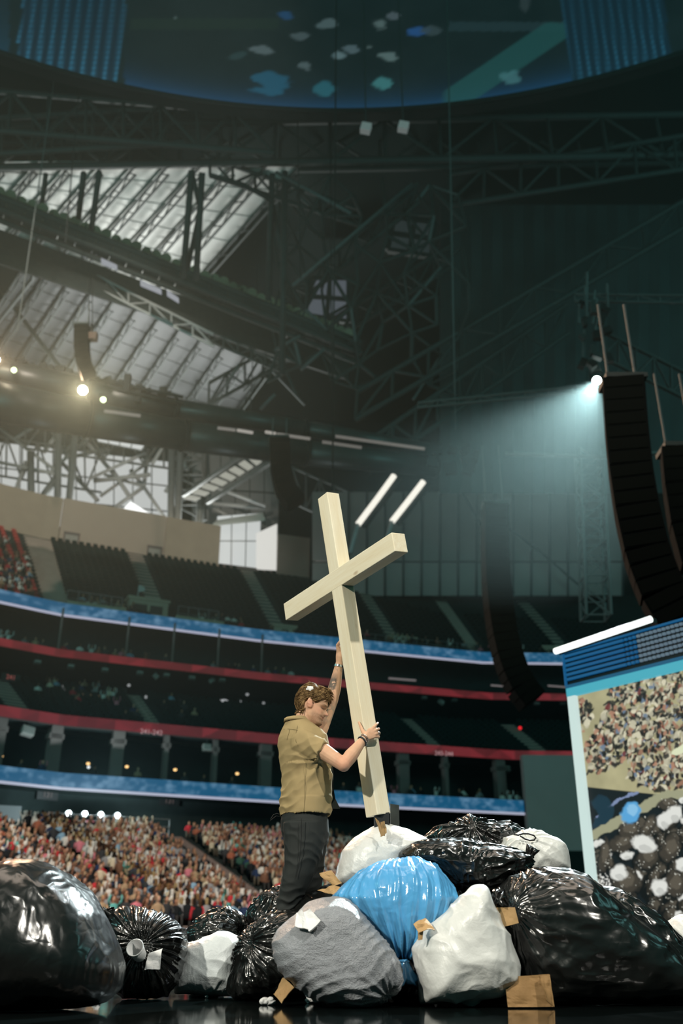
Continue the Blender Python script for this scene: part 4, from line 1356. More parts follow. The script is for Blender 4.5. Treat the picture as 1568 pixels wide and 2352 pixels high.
def rig_lamp(px, py, Y, r, m, lb, to=None, watts=0, col=(1, 1, 1), ang=40):
    c = P(px, py, Y)
    d = thing('stage_lamp', c, lb, 'lamp', 'stage lamps')
    back = (c - Vector((0, 3, 1))).normalized()
    MB().ball(c, r, 14, 10).build('lens', m, d, True)
    MB().tube([c + back * .1, c + back * .35, c + back * .9, c + back * 1.05], [r * 1.05, r * 1.25, r * 1.1, r * .5], 14).build('lamp_housing', M_BLACK, d, True)
    mb = MB(); mb.tube([c + back * .5 + Vector((-r * 1.4, 0, 0)), c + back * .5 + Vector((-r * 1.4, 0, r * 2.4)), c + back * .5 + Vector((r * 1.4, 0, r * 2.4)), c + back * .5 + Vector((r * 1.4, 0, 0))], .05, 6)
    mb.build('lamp_yoke', M_BLACK, d)
    if watts:
        tv = Vector(to) - c
        spot('stage_lamp_beam', c + tv.normalized() * (r + .12), to, watts, col, ang, .5, r * .8)
    return d


rig_lamp(190, 896, 49, .27, M_HOTW, 'glaring warm white lamp on the black tubes', (-4, 8, 1), 34000, (1, .66, .42), 80)
rig_lamp(32, 850, 49, .16, M_GRN, 'small greenish lamp at the left end of the black tubes')
rig_lamp(237, 918, 49, .17, M_GRN, 'small greenish lamp right of the glaring warm one')
rig_lamp(-8, 826, 49, .2, M_HOTW, 'warm lamp cut by the left edge of the picture', (-6, 8, 1), 20000, (1, .55, .34), 80)

# ================================================================== RIGHT-HAND LIGHTING RIG
truss('slim double pipe holding the beam lamp from the left', P(960, 925, 36), P(1370, 884, 32), P(1200, 912, 34) - P(1200, 900, 34), 8, .06, .03, M_STEELM, group='slim pipe trusses')
truss('slim double pipe at the right edge above the beam lamp', P(1320, 676, 33), P(1620, 680, 31), P(1400, 690, 32) - P(1400, 674, 32), 6, .06, .03, M_STEELM, group='slim pipe trusses')
member('dim pipe running right behind the speaker columns', [P(1160, 1043, 40), P(1400, 1050, 38), P(1620, 1030, 37)], .09, M_STEELM, name='rig_pipe')
gr = thing('rig_cluster', P(1370, 800, 32), 'dark cluster of chains and rigging gear above the beam lamp', 'rigging')
for i in range(26):
    x, y = 1328 + 70 * random.random(), 690 + 160 * random.random()
    c = P(x, y, 32 + random.uniform(-.6, .6))
    if i % 3: boxobj('rig_gear', c, (random.uniform(.15, .4), .25, random.uniform(.2, .6)), M_STEEL if i % 2 else M_BLACK, gr, R=Matrix.Rotation(random.uniform(-.6, .6), 3, 'Y'))
    else: rod('chain', c, P(x + random.uniform(-12, 12), y - random.uniform(40, 110), 32), .05, M_STEELM, gr, 6)
truss('dark lattice leading right from the rigging cluster', P(1380, 760, 33), P(1620, 880, 34), P(1450, 850, 33) - P(1450, 790, 33), 6, .09, .06, M_STEEL, group='slim pipe trusses')
# upright lattice tower
tw = thing('lattice_tower', P(1365, 1400, 40), 'dim upright lattice tower beside the right speaker column', 'truss')
corn = [Vector((-.55, -.5, 0)), Vector((.55, -.5, 0)), Vector((.55, .5, 0)), Vector((-.55, .5, 0))]
b0, b1 = P(1368, 1420, 40), P(1352, 1040, 40)
for c in corn: rod('tower_leg', b0 + c, b1 + c, .08, M_STEELM, tw, 6)
for i in range(9):
    u0, u1 = i / 9, (i + 1) / 9
    for j in range(4):
        a, b = corn[j], corn[(j + 1) % 4]
        rod('tower_lacing', b0.lerp(b1, u0) + (a if i % 2 else b), b0.lerp(b1, u1) + (b if i % 2 else a), .045, M_STEELM, tw, 4)
        rod('tower_ring', b0.lerp(b1, u0) + a, b0.lerp(b1, u0) + b, .045, M_STEELM, tw, 4)

beam_c = P(1370, 874, 32)
rig_lamp(1370, 874, 32, .17, lampmat('beam_lamp_glass', (.88, 1.0, .94), 40.0), 'bright beam lamp shining down through the haze at the right', (-4, 8, -6), 150000, (.78, .93, .95), 27)

# ================================================================== LINE ARRAY SPEAKERS
M_SPK = mat('speaker_black_paint', (.005, .006, .006), .85, spec=.08, var=.2, scale=6)
M_GRL = mat('speaker_grille', (.006, .007, .006), .9, spec=.05, var=.3, scale=60)


def line_array(label, path, Y, w, d, n, hang, rot=0.0):
    """J-shaped column of speaker boxes along photo points; w, d in metres"""
    pts = [P(x, y, Y) for x, y in path]
    L = [0]
    for a, b in zip(pts, pts[1:]): L.append(L[-1] + (b - a).length)
    def at(s):
        s *= L[-1]
        i = max(k for k in range(len(L) - 1) if L[k] <= s + 1e-9)
        return pts[i].lerp(pts[i + 1], (s - L[i]) / (L[i + 1] - L[i]))
    root = thing('line_array_speaker', pts[-1], label, 'speaker', 'hanging speaker columns')
    h = L[-1] / n
    for i in range(n):
        a, b = at(i / n), at((i + 1) / n)
        dn = (b - a).normalized()
        sd = Vector((math.cos(rot), math.sin(rot), 0)); sd = (sd - dn * sd.dot(dn)).normalized()
        fw = sd.cross(dn).normalized()
        R = Matrix((sd, fw, -dn)).transposed()
        c = (a + b) / 2
        cab = boxobj('speaker_box', c, (w, d, h * .98), M_SPK, root, R=R)
        boxobj('grille', c + fw * (-d / 2 if fw.y > 0 else d / 2), (w * .9, .05, h * .78), M_GRL, root, R=R)
        boxobj('rigging_strap', c + sd * (w / 2 + .02), (.05, .12, h), M_SPK, root, R=R)
    top = pts[0]
    boxobj('fly_frame', top + Vector((0, 0, h * .2)), (w * 1.05, d * .9, h * .35), M_STEEL, root)
    for s in (-.35, .35): rod('fly_chain', top + Vector((s * w, 0, 0)), top + Vector((s * w, 0, hang)), .03, M_STEELM, root, 6)
    return root


line_array('large black curved speaker column at the right', [(1430, 885), (1436, 980), (1446, 1080), (1462, 1180), (1485, 1280), (1516, 1360), (1558, 1428)], 20, .98, .9, 18, 2.5, -.25)
line_array('black speaker column cut by the right edge of the picture', [(1562, 1040), (1570, 1120), (1585, 1210), (1610, 1300)], 22, 1.0, .9, 9, 2.5, -.25)
line_array('tall slender curved speaker column right of the cross', [(1136, 1165), (1136, 1260), (1139, 1340), (1145, 1400), (1153, 1455), (1165, 1505), (1180, 1548), (1198, 1582), (1222, 1612)], 36, 1.02, .9, 24, 3, .1)
line_array('short curved speaker column hanging behind the top of the cross', [(641, 1012), (644, 1075), (655, 1125), (680, 1158)], 46, 1.1, .9, 10, 1.5, .1)
line_array('speaker column hanging above the black tubes at the left', [(188, 752), (188, 800), (192, 835), (204, 862)], 47, .85, .8, 9, 1.6, .1)
d = thing('hoist_box', P(213, 772, 47), 'small brown hoist box beside the upper left speaker column', 'hoist')
boxobj('hoist_body', P(213, 774, 47), (.55, .4, .5), mat('brown_hoist_paint', (.09, .06, .045), .6), d)
rod('hoist_hook', P(211, 745, 47), P(211, 765, 47), .1, M_BLACK, d)
for s in (-1, 1): rod('hoist_chain', P(208 + s * 4, 640, 47), P(208 + s * 4, 764, 47), .03, M_BLACK, d, 6)

# ================================================================== RIGHT-HAND VIDEO SCREEN
ZTOP = P(1305, 1586, 17).z


def scr(px, py): return PZ(px, py, ZTOP)


S0 = P(1305, 1586, 17)                       # upper left outer corner
S1 = PZ(1568, 1521, ZTOP)                    # point of the upper edge at the right picture edge
sdir = Vector((S1.x - S0.x, S1.y - S0.y, 0)).normalized()
snrm = Vector((-sdir.y, sdir.x, 0))          # points away from the viewer
SH = ZTOP - 0.05
SW = 6.0
up = Vector((0, 0, 1))


def uw(px, py):
    """where the line of sight through a photo pixel meets the screen face (metres along, metres down)"""
    d = P(px, py, 1.0) - Vector((0, 0, CAMZ)); c = Vector((0, 0, CAMZ))
    t = (S0 - c).dot(snrm) / d.dot(snrm)
    q = c + d * t
    return (q - S0).dot(sdir), ZTOP - q.z


def screen_picture():
    nx, ny = 300, 420
    UMAX, WMAX = uw(1640, 1700)[0], SH
    u = np.linspace(0, UMAX, nx); v = np.linspace(0, WMAX, ny)
    U, W = np.meshgrid(u, v)
    X = S0.x + sdir.x * U; Y = S0.y + sdir.y * U; Z = ZTOP - W
    D = Y * CP + (Z - CAMZ) * SP
    A = 784 + FPX * X / D; B = 1176 - FPX * (-Y * SP + (Z - CAMZ) * CP) / D      # layout of the broadcast picture on the face
    C = np.zeros(U.shape + (3,))
    n = fbm(np.stack([A.ravel() / 40, B.ravel() / 40, 0 * A.ravel()], 1), 8).reshape(U.shape)[..., None]
    C[:] = np.array([.40, .37, .21]) * (1 + .12 * n)
    rs = np.random.default_rng(3)
    wp = 3.0 * np.stack([fbm(np.stack([A.ravel() / 14, B.ravel() / 14, 0 * A.ravel()], 1), q).reshape(U.shape) for q in (21, 22)])
    def blot(x, y, rx, ry, col, a=0, k=1.0, soft=.4, p=2.0):
        r = 1.7 * max(rx, ry)
        sel = (np.abs(A - x) < r) & (np.abs(B - y) < r)
        if not sel.any(): return
        aa, bb = A[sel] + wp[0][sel] - x, B[sel] + wp[1][sel] - y
        c, s = math.cos(a), math.sin(a)
        m = np.clip((1 - np.abs((aa * c + bb * s) / rx) ** p - np.abs((-aa * s + bb * c) / ry) ** p) / soft, 0, 1)[:, None] * k
        C[sel] = C[sel] * (1 - m) + m * np.array(col)
    def half(x0, y0, x1, y1):      # 1 below the line
        return smooth01(B - (y0 + (y1 - y0) * (A - x0) / (x1 - x0)), -1.5, 1.5)[..., None]
    T6 = lambda x, y: (1200 + x / 3.511, 1380 + y / 3.511)
    def inside(x, y, poly):
        ins = False; j = len(poly) - 1
        for i in range(len(poly)):
            if (poly[i][1] > y) != (poly[j][1] > y) and x < (poly[j][0] - poly[i][0]) * (y - poly[i][1]) / (poly[j][1] - poly[i][1]) + poly[i][0]: ins = not ins
            j = i
        return ins
    def crowd_patch(poly, n):
        poly = [T6(*q) for q in poly]; xs, ys = zip(*poly)
        for _ in range(n):
            x, y = rs.uniform(min(xs), max(xs)), rs.uniform(min(ys), max(ys))
            if not inside(x, y, poly): continue
            q = rs.random()
            if q < .46: col = np.array([.014, .013, .012]) * rs.uniform(.4, 2)
            elif q < .78: col = np.array([.62, .58, .42]) * rs.uniform(.5, 1.15)
            elif q < .93: col = np.array([.36, .19, .12]) * rs.uniform(.6, 1.2)
            else: col = np.array([.16, .03, .03]) if q < .96 else np.array([.14, .2, .28])
            blot(x, y, rs.uniform(3.2, 6.2), rs.uniform(4.5, 10.0), col, rs.uniform(-.2, 1.0), .92, .6)
    crowd_patch([(720, 690), (1292, 540), (1500, 540), (1500, 1560), (1292, 1500), (1050, 1540), (830, 1440), (850, 1250), (650, 1380), (510, 1390), (490, 1180), (600, 1000), (650, 850)], 2600)
    crowd_patch([(450, 780), (530, 810), (555, 920), (480, 1060), (455, 1000)], 90)
    # dark floor with the heap below the beige edge
    k = half(*T6(515, 1500), *T6(1000, 1552)); C[:] = C * (1 - k) + k * np.array([.006, .011, .013])
    for q in np.linspace(0, 1, 26):
        blot(*T6(600 + 60 * math.sin(q * 3), 1600 + 200 * q), 22, 10, (.010, .035, .055), -.3, .6)
        blot(*T6(590 + 320 * q, 1745 - 205 * q - 30 * math.sin(q * 3.1)), 5, 3.2, (.20, .26, .42), -.5, .9)
    for q in np.linspace(0, 1, 60):
        blot(*T6(530 + 620 * q, 1905 - 345 * q), 13, 12, (.33, .33, .21), 0, 1, .5)
        blot(*T6(1150 + 350 * q, 1555 + 30 * q), 12, 11, (.33, .33, .21), 0, 1, .5)
    heap = []
    for _ in range(150):
        x, y = rs.uniform(560, 1560), rs.uniform(1750, 2600)
        if y < 1960 - .57 * (x - 545) + 60 and x < 1200: continue
        heap.append((x, y))
    for x, y in sorted(heap, key=lambda q: q[1]):
        X0, Y0 = T6(x, y); k = rs.random(); r = rs.uniform(17, 27); a = rs.uniform(-.8, .8)
        if k < .8:
            blot(X0 - 3, Y0 + 5, r * .95, r * 1.15, (.003, .005, .005), a, 1.0)
            blot(X0, Y0, r * .7, r * .95, (.026, .023, .017), a); blot(X0 + 2, Y0 - 4, r * .42, r * .6, (.085, .074, .055), a, .85)
            for _k in range(9): blot(X0 + rs.uniform(-.5, .5) * r, Y0 + rs.uniform(-.8, .6) * r, 1.6, 1.6, (.62, .62, .54), 0, .75)
        elif k < .90: blot(X0, Y0, r * .6, r * .5, (.70, .70, .65), a, p=1.6); blot(X0 + 2, Y0 + 6, r * .4, r * .2, (.40, .40, .38), a, .7)
    for x, y, rx, ry, a in ((850, 1850, 95, 75, .3), (790, 1960, 115, 70, -.2), (650, 2050, 45, 150, .1), (1000, 2060, 85, 110, .2), (1180, 2000, 80, 120, .4), (1000, 1820, 50, 120, .5), (820, 2260, 120, 120, 0), (1220, 2280, 90, 110, .1), (1160, 1640, 90, 50, 0)):
        X0, Y0 = T6(x, y); blot(X0 - 2, Y0 + 5, rx / 3.2, ry / 3.2, (.004, .006, .006), a); blot(X0, Y0, rx / 3.5, ry / 3.5, (.050, .043, .032), a); blot(X0 + 2, Y0 - 5, rx / 6, ry / 6, (.11, .095, .07), a, .85)
        for _k in range(12): blot(X0 + rs.uniform(-.9, .9) * rx / 3.5, Y0 + rs.uniform(-.9, .9) * ry / 3.5, 1.6, 1.6, (.62, .62, .54), 0, .75)
    for x, y, rx, ry, a in ((1130, 1770, 70, 85, .5), (1210, 1720, 65, 95, .7), (970, 1960, 110, 80, .3), (830, 2050, 60, 45, 0), (765, 2190, 80, 75, .3), (1280, 2130, 70, 60, 0), (1090, 2310, 75, 80, .2), (600, 1950, 55, 30, -.5), (1280, 1610, 40, 30, 0)):
        X0, Y0 = T6(x, y); blot(X0, Y0, rx / 3.5, ry / 3.5, (.72, .73, .68), a, p=1.7); blot(X0 + 3, Y0 + ry / 9, rx / 7, ry / 9, (.44, .45, .42), a, .6)
    for _ in range(60): blot(*T6(630 + rs.uniform(-60, 60), 2250 + rs.uniform(-50, 50)), 2, 2, (.75, .75, .7), 0, .9)
    X0, Y0 = T6(862, 1705); blot(X0, Y0, 24, 29, (.10, .36, .66), .4); blot(X0 + 2, Y0 - 4, 14, 14, (.30, .58, .80), .3, .7)
    for q in np.linspace(0, 1, 14): blot(*T6(1215 + 120 * q, 1220 - 45 * q), 9, 9, (.70, .74, .50), 0, 1, .3)
    P3 = np.stack([X, Y, Z], -1)
    idx = np.arange(nx * ny).reshape(ny, nx)
    F = np.stack([idx[:-1, :-1], idx[1:, :-1], idx[1:, 1:], idx[:-1, 1:]], -1).reshape(-1, 4)
    return P3.reshape(-1, 3), F.tolist(), C.reshape(-1, 3)


SW = uw(1640, 1700)[0]
vs = thing('video_screen', S0 - up * SH, 'tall video screen at the right showing crowd and rubbish bags', 'screen')
v3, f3, c3 = screen_picture()
obj('picture', v3 + np.array(snrm) * 0.03, f3, M_LED, vs, cols=c3)
F0 = lambda u, w, o=0.0: S0 + sdir * u - up * w + snrm * o
M_FRW = lampmat('pale_mint_frame_light', (.74, .93, .88), .78)
M_FRC = lampmat('cyan_frame_light', (.10, .62, .78), .62)
MB().slab([F0(0, 0, -.06), F0(.17, .0, -.06), F0(.17, SH, -.06), F0(0, SH, -.06)], snrm * .16).build('side_light', M_FRW, vs)
MB().slab([F0(0, -.02, -.07), F0(SW, -.02, -.07), F0(SW, .13, -.07), F0(0, .13, -.07)], snrm * .16).build('top_light', M_FRC, vs)
MB().slab([F0(0, -.08, -.08), F0(SW, -.08, -.08), F0(SW, -.02, -.08), F0(0, -.02, -.08)], snrm * .16).build('top_trim', lampmat('deep_blue_trim', (.01, .16, .34), .5), vs)
MB().slab([F0(0, 0, .10), F0(SW, 0, .10), F0(SW, SH, .10), F0(0, SH, .10)], snrm * .4).build('screen_back', M_BLACK, vs)
hd = thing('led_header', F0(0, -.08), 'blue banded LED header above the right-hand screen', 'led panel')
HH = .70
MB().slab([F0(-.03, -.1, .02), F0(SW, -.1, .02), F0(SW, -HH, .02), F0(-.03, -HH, .02)], snrm * .3).build('header_case', M_BLACK, hd)
M_BLU = lampmat('blue_led_strip', (.008, .20, .52), .40); M_BLU2 = lampmat('pale_led_strip', (.24, .36, .46), .42)
for k in range(6):
    w = -.18 - k * .088
    MB().slab([F0(0, w, -.02), F0(1.25, w, -.02), F0(1.25, w - .045, -.02), F0(0, w - .045, -.02)], snrm * .04).build('led_strip', M_BLU, hd)
    for j in range(26):
        x = 1.25 + j * .085
        MB().slab([F0(x, w, -.02), F0(x + .055, w, -.02), F0(x + .055, w - .045, -.02), F0(x, w - .045, -.02)], snrm * .04).build('led_tile', M_BLU2 if j > 3 else M_BLU, hd)
MB().slab([F0(-.03, -HH, -.03), F0(SW, -HH, -.03), F0(SW, -HH - .03, -.03), F0(-.03, -HH - .03, -.03)], snrm * .3).build('header_edge', M_BLU, hd)
MB().slab([F0(-.05, -.08, -.03), F0(-.02, -.08, -.03), F0(-.02, -HH, -.03), F0(-.05, -HH, -.03)], snrm * .3).build('header_edge', M_BLU, hd)
T0 = P(1275, 1496, 16.6); tq = PZ(1494, 1422, T0.z)
lt = thing('light_tube', T0, 'straight white light tube above the LED header', 'lamp')
MB().tube([T0, tq], .058, 12).build('tube', lampmat('white_tube_glass', (.9, 1.0, .97), 1.6), lt, True)
MB().tube([T0 + snrm * .12, tq + snrm * .12], .05, 8).build('tube_housing', M_BLACK, lt)

# ================================================================== STAGE, RISER, CROSS
M_FLOOR, nt, b = nodes_of('glossy_black_stage_floor')
b.inputs['Base Color'].default_value = (.006, .009, .009, 1)
b.inputs['Specular IOR Level'].default_value = .5
tc = nt.nodes.new('ShaderNodeTexCoord'); mp = nt.nodes.new('ShaderNodeMapping'); mp.inputs['Scale'].default_value = (1, .35, 1)
nz = nt.nodes.new('ShaderNodeTexNoise'); nz.inputs['Scale'].default_value = 6; nz.inputs['Detail'].default_value = 6
rp = nt.nodes.new('ShaderNodeMapRange'); rp.inputs['To Min'].default_value = .02; rp.inputs['To Max'].default_value = .11
nt.links.new(tc.outputs['Object'], mp.inputs[0]); nt.links.new(mp.outputs[0], nz.inputs['Vector']); nt.links.new(nz.outputs['Fac'], rp.inputs['Value']); nt.links.new(rp.outputs[0], b.inputs['Roughness'])
st = thing('floor_stage', (0, 8, 0), 'glossy black stage floor reflecting the bags', 'floor', kind='structure')
for i in range(7):      # laid in wide boards with hairline joints
    x0 = -10.5 + i * 3.0
    MB().box((x0 + 1.5, 8.0, -.03), (2.994, 14.0, .06)).build('floor_panel', M_FLOOR, st)
MB().box((0, 8.0, -.78), (21, 13.9, 1.43)).build('stage_skirt', M_BLACK, st)

riser = thing('stage_riser', (.75, 7.35, 0), 'black riser block hidden among the bags', 'riser')
MB().box((.62, 7.30, .24), (1.9, .8, .48)).build('riser_body', M_BLACK, riser)
MB().box((.62, 7.30, .50), (1.95, .85, .04)).build('riser_top', M_BLACK, riser)
MB().box((.30, 7.45, .68), (.62, .34, .34)).build('riser_step', M_BLACK, riser)

# cross (fitted to the photograph)
CS = 6.85 / 7.2
cR = Matrix(((0.54217936, 0.82732294, -0.14689549), (-0.83868636, 0.5435321, -0.03432275), (0.05144642, 0.14180833, 0.98855635)))
cB0 = Vector((0.2203, 7.15, 1.1818 - CAMZ)) * CS + Vector((0, 0, CAMZ))
cw_, ct_, cL, ch0, cl1, cl2, chb = [v * CS for v in (0.1466, 0.1218, 2.5985, 1.7714, 0.8204, 0.8065, 0.1523)]
CX = lambda x, y, z: cB0 + cR @ Vector((x, y, z))


def pine(name, axis):
    m, nt, b = nodes_of(name)
    L = nt.links.new
    tc = nt.nodes.new('ShaderNodeTexCoord'); mp = nt.nodes.new('ShaderNodeMapping')
    sc = [9, 9, 9]; sc[axis] = .55
    mp.inputs['Scale'].default_value = sc
    at = nt.nodes.new('ShaderNodeAttribute'); at.attribute_name = 'loc'
    L(at.outputs['Vector'], mp.inputs[0])
    nz = nt.nodes.new('ShaderNodeTexNoise'); nz.inputs['Scale'].default_value = 2.2; nz.inputs['Detail'].default_value = 5
    L(mp.outputs[0], nz.inputs['Vector'])
    wv = nt.nodes.new('ShaderNodeTexNoise'); wv.inputs['Scale'].default_value = 11; wv.inputs['Detail'].default_value = 2
    L(mp.outputs[0], wv.inputs['Vector'])
    r1 = nt.nodes.new('ShaderNodeValToRGB')
    e = r1.color_ramp.elements
    e[0].position, e[0].color = .28, (.76, .65, .45, 1); e[1].position, e[1].color = .62, (.85, .78, .61, 1)
    mx = nt.nodes.new('ShaderNodeMix'); mx.inputs[0].default_value = .35
    L(nz.outputs['Fac'], mx.inputs[2]); L(wv.outputs['Fac'], mx.inputs[3]); L(mx.outputs[0], r1.inputs[0])
    # knots
    mk = nt.nodes.new('ShaderNodeMapping'); s2 = [6, 6, 6]; s2[axis] = 2.6; mk.inputs['Scale'].default_value = s2
    L(at.outputs['Vector'], mk.inputs[0])
    vo = nt.nodes.new('ShaderNodeTexVoronoi'); vo.inputs['Scale'].default_value = 1.0
    L(mk.outputs[0], vo.inputs['Vector'])
    r2 = nt.nodes.new('ShaderNodeValToRGB'); q = r2.color_ramp.elements
    q[0].position, q[0].color = .05, (.38, .22, .09, 1); q[1].position, q[1].color = .13, (1, 1, 1, 1)
    L(vo.outputs['Distance'], r2.inputs[0])
    mm = nt.nodes.new('ShaderNodeMix'); mm.data_type = 'RGBA'; mm.blend_type = 'MULTIPLY'; mm.inputs[0].default_value = .8
    L(r1.outputs[0], mm.inputs[6]); L(r2.outputs[0], mm.inputs[7]); L(mm.outputs[2], b.inputs['Base Color'])
    b.inputs['Roughness'].default_value = .6; b.inputs['Specular IOR Level'].default_value = .25
    bp = nt.nodes.new('ShaderNodeBump'); bp.inputs['Strength'].default_value = .08; bp.inputs['Distance'].default_value = .003
    L(wv.outputs['Fac'], bp.inputs['Height']); L(bp.outputs[0], b.inputs['Normal'])
    return m


def timber(name, x0, x1, y0, y1, z0, z1, m, parent, bev=.006):
    bm = bmesh.new()
    bmesh.ops.create_cube(bm, size=1)
    for v in bm.verts: v.co = Vector((x0 + (v.co.x + .5) * (x1 - x0), y0 + (v.co.y + .5) * (y1 - y0), z0 + (v.co.z + .5) * (z1 - z0)))
    bmesh.ops.bevel(bm, geom=bm.edges[:], offset=bev, segments=2, affect='EDGES', profile=.6)
    me = bpy.data.meshes.new(name); bm.to_mesh(me); bm.free()
    loc = np.array([v.co[:] for v in me.vertices], np.float32)
    at = me.attributes.new('loc', 'FLOAT_VECTOR', 'POINT'); at.data.foreach_set('vector', loc.ravel())
    for v in me.vertices: v.co = CX(*v.co)
    me.materials.append(m)
    o = bpy.data.objects.new(name, me)
    return link(o, parent)


cross = thing('wooden_cross', cB0, 'large pale pine cross tilted to the left, steadied by the man', 'cross')
PV, PH = pine('pine_grain_upright', 2), pine('pine_grain_level', 0)
g = .0015
timber('upright_beam', -cw_ / 2, cw_ / 2, 0, ct_, 0, cL, PV, cross)
timber('crossbeam', -cl1, cl2, -g, ct_ + g, ch0, ch0 + chb, PH, cross)
# black steel foot plates that carry the cross
ft = thing('cross_stand', P(905, 1900, 6.95), 'black steel bracket carrying the foot of the cross', 'bracket')
a0 = P(896, 1846, 6.93); a1 = P(916, 1849, 6.93)
zb = P(905, 1985, 6.93).z
MB().slab([a0, a1, Vector((a1.x, a1.y, zb)), Vector((a0.x, a0.y, zb))], (0, .04, 0)).build('back_plate', mat('worn_black_steel', (.03, .035, .033), .5, var=.4, scale=14), ft)
b0_ = CX(0, ct_ / 2, 0)
MB().slab([b0_ + Vector((-.03, -.05, .005)), b0_ + Vector((.075, -.05, .015)), Vector((b0_.x + .075, b0_.y - .03, zb)), Vector((b0_.x - .03, b0_.y - .03, zb))], (0, .08, 0)).build('foot_block', M_BLACK, ft)

# ================================================================== RUBBISH BAGS
def plastic(name, col, rough, spec=.5, bump=.5, bscale=14.0, crease=.5, trans=0.0, coat=0.0, var=.06, stretch=(1, 1, 1), fine=70.0, finew=.25):
    m, nt, b = nodes_of(name)
    L = nt.links.new
    tc = nt.nodes.new('ShaderNodeTexCoord'); mp = nt.nodes.new('ShaderNodeMapping'); mp.inputs['Scale'].default_value = stretch
    L(tc.outputs['Object'], mp.inputs[0])
    wp = nt.nodes.new('ShaderNodeTexNoise'); wp.inputs['Scale'].default_value = 3.0; wp.inputs['Detail'].default_value = 2
    L(mp.outputs[0], wp.inputs['Vector'])
    ad = nt.nodes.new('ShaderNodeMix'); ad.data_type = 'RGBA'; ad.blend_type = 'LINEAR_LIGHT'; ad.inputs[0].default_value = .12
    L(mp.outputs[0], ad.inputs[6]); L(wp.outputs['Color'], ad.inputs[7])
    vo = nt.nodes.new('ShaderNodeTexVoronoi'); vo.feature = 'DISTANCE_TO_EDGE'; vo.inputs['Scale'].default_value = bscale
    L(ad.outputs[2], vo.inputs['Vector'])
    rp = nt.nodes.new('ShaderNodeMapRange'); rp.inputs['From Max'].default_value = .25; L(vo.outputs['Distance'], rp.inputs['Value'])
    n1 = nt.nodes.new('ShaderNodeTexNoise'); n1.inputs['Scale'].default_value = bscale * .9; n1.inputs['Detail'].default_value = 4; n1.inputs['Distortion'].default_value = .8
    L(ad.outputs[2], n1.inputs['Vector'])
    n2 = nt.nodes.new('ShaderNodeTexNoise'); n2.inputs['Scale'].default_value = fine; n2.inputs['Detail'].default_value = 2
    L(mp.outputs[0], n2.inputs['Vector'])
    m1 = nt.nodes.new('ShaderNodeMix'); m1.inputs[0].default_value = crease
    L(n1.outputs['Fac'], m1.inputs[2]); L(rp.outputs[0], m1.inputs[3])
    m2 = nt.nodes.new('ShaderNodeMix'); m2.inputs[0].default_value = finew
    L(m1.outputs[0], m2.inputs[2]); L(n2.outputs['Fac'], m2.inputs[3])
    bp = nt.nodes.new('ShaderNodeBump'); bp.inputs['Strength'].default_value = bump; bp.inputs['Distance'].default_value = .02
    L(m2.outputs[0], bp.inputs['Height']); L(bp.outputs[0], b.inputs['Normal'])
    cm = nt.nodes.new('ShaderNodeMix'); cm.data_type = 'RGBA'
    c = np.array(col)
    cm.inputs[6].default_value = (*np.clip(c * (1 - var), 0, 1), 1); cm.inputs[7].default_value = (*np.clip(c * (1 + var), 0, 1), 1)
    L(n1.outputs['Fac'], cm.inputs[0]); L(cm.outputs[2], b.inputs['Base Color'])
    b.inputs['Roughness'].default_value = rough; b.inputs['Specular IOR Level'].default_value = spec
    if coat:
        b.inputs['Coat Weight'].default_value = coat; b.inputs['Coat Roughness'].default_value = .12
    return m


M_BAGK = plastic('black_bin_bag_plastic', (.006, .0065, .006), .22, .74, .10, 12, .4, finew=.1)
M_BAGW = plastic('white_bin_bag_plastic', (.64, .65, .63), .36, .5, .16, 22, .3, fine=120, finew=.3)
M_BAGW2 = plastic('grey_white_bag_film', (.56, .60, .61), .42, .45, .25, 18, .3, fine=120, finew=.3)
M_BAGG = plastic('grey_fibrous_bag', (.29, .305, .33), .40, .5, .9, 22, .2, fine=150, finew=.5, stretch=(1, 1, 1.6), var=.25)
M_BAGB = plastic('blue_bin_bag_plastic', (.085, .33, .62), .20, .6, .22, 9, .3, fine=60, finew=.1)

_ico = {}
def ico(sub):
    if sub not in _ico:
        bm = bmesh.new(); bmesh.ops.create_icosphere(bm, subdivisions=sub, radius=1)
        V = np.array([v.co[:] for v in bm.verts]); F = [tuple(v.index for v in f.verts) for f in bm.faces]
        bm.free(); _ico[sub] = (V, F)
    return _ico[sub]


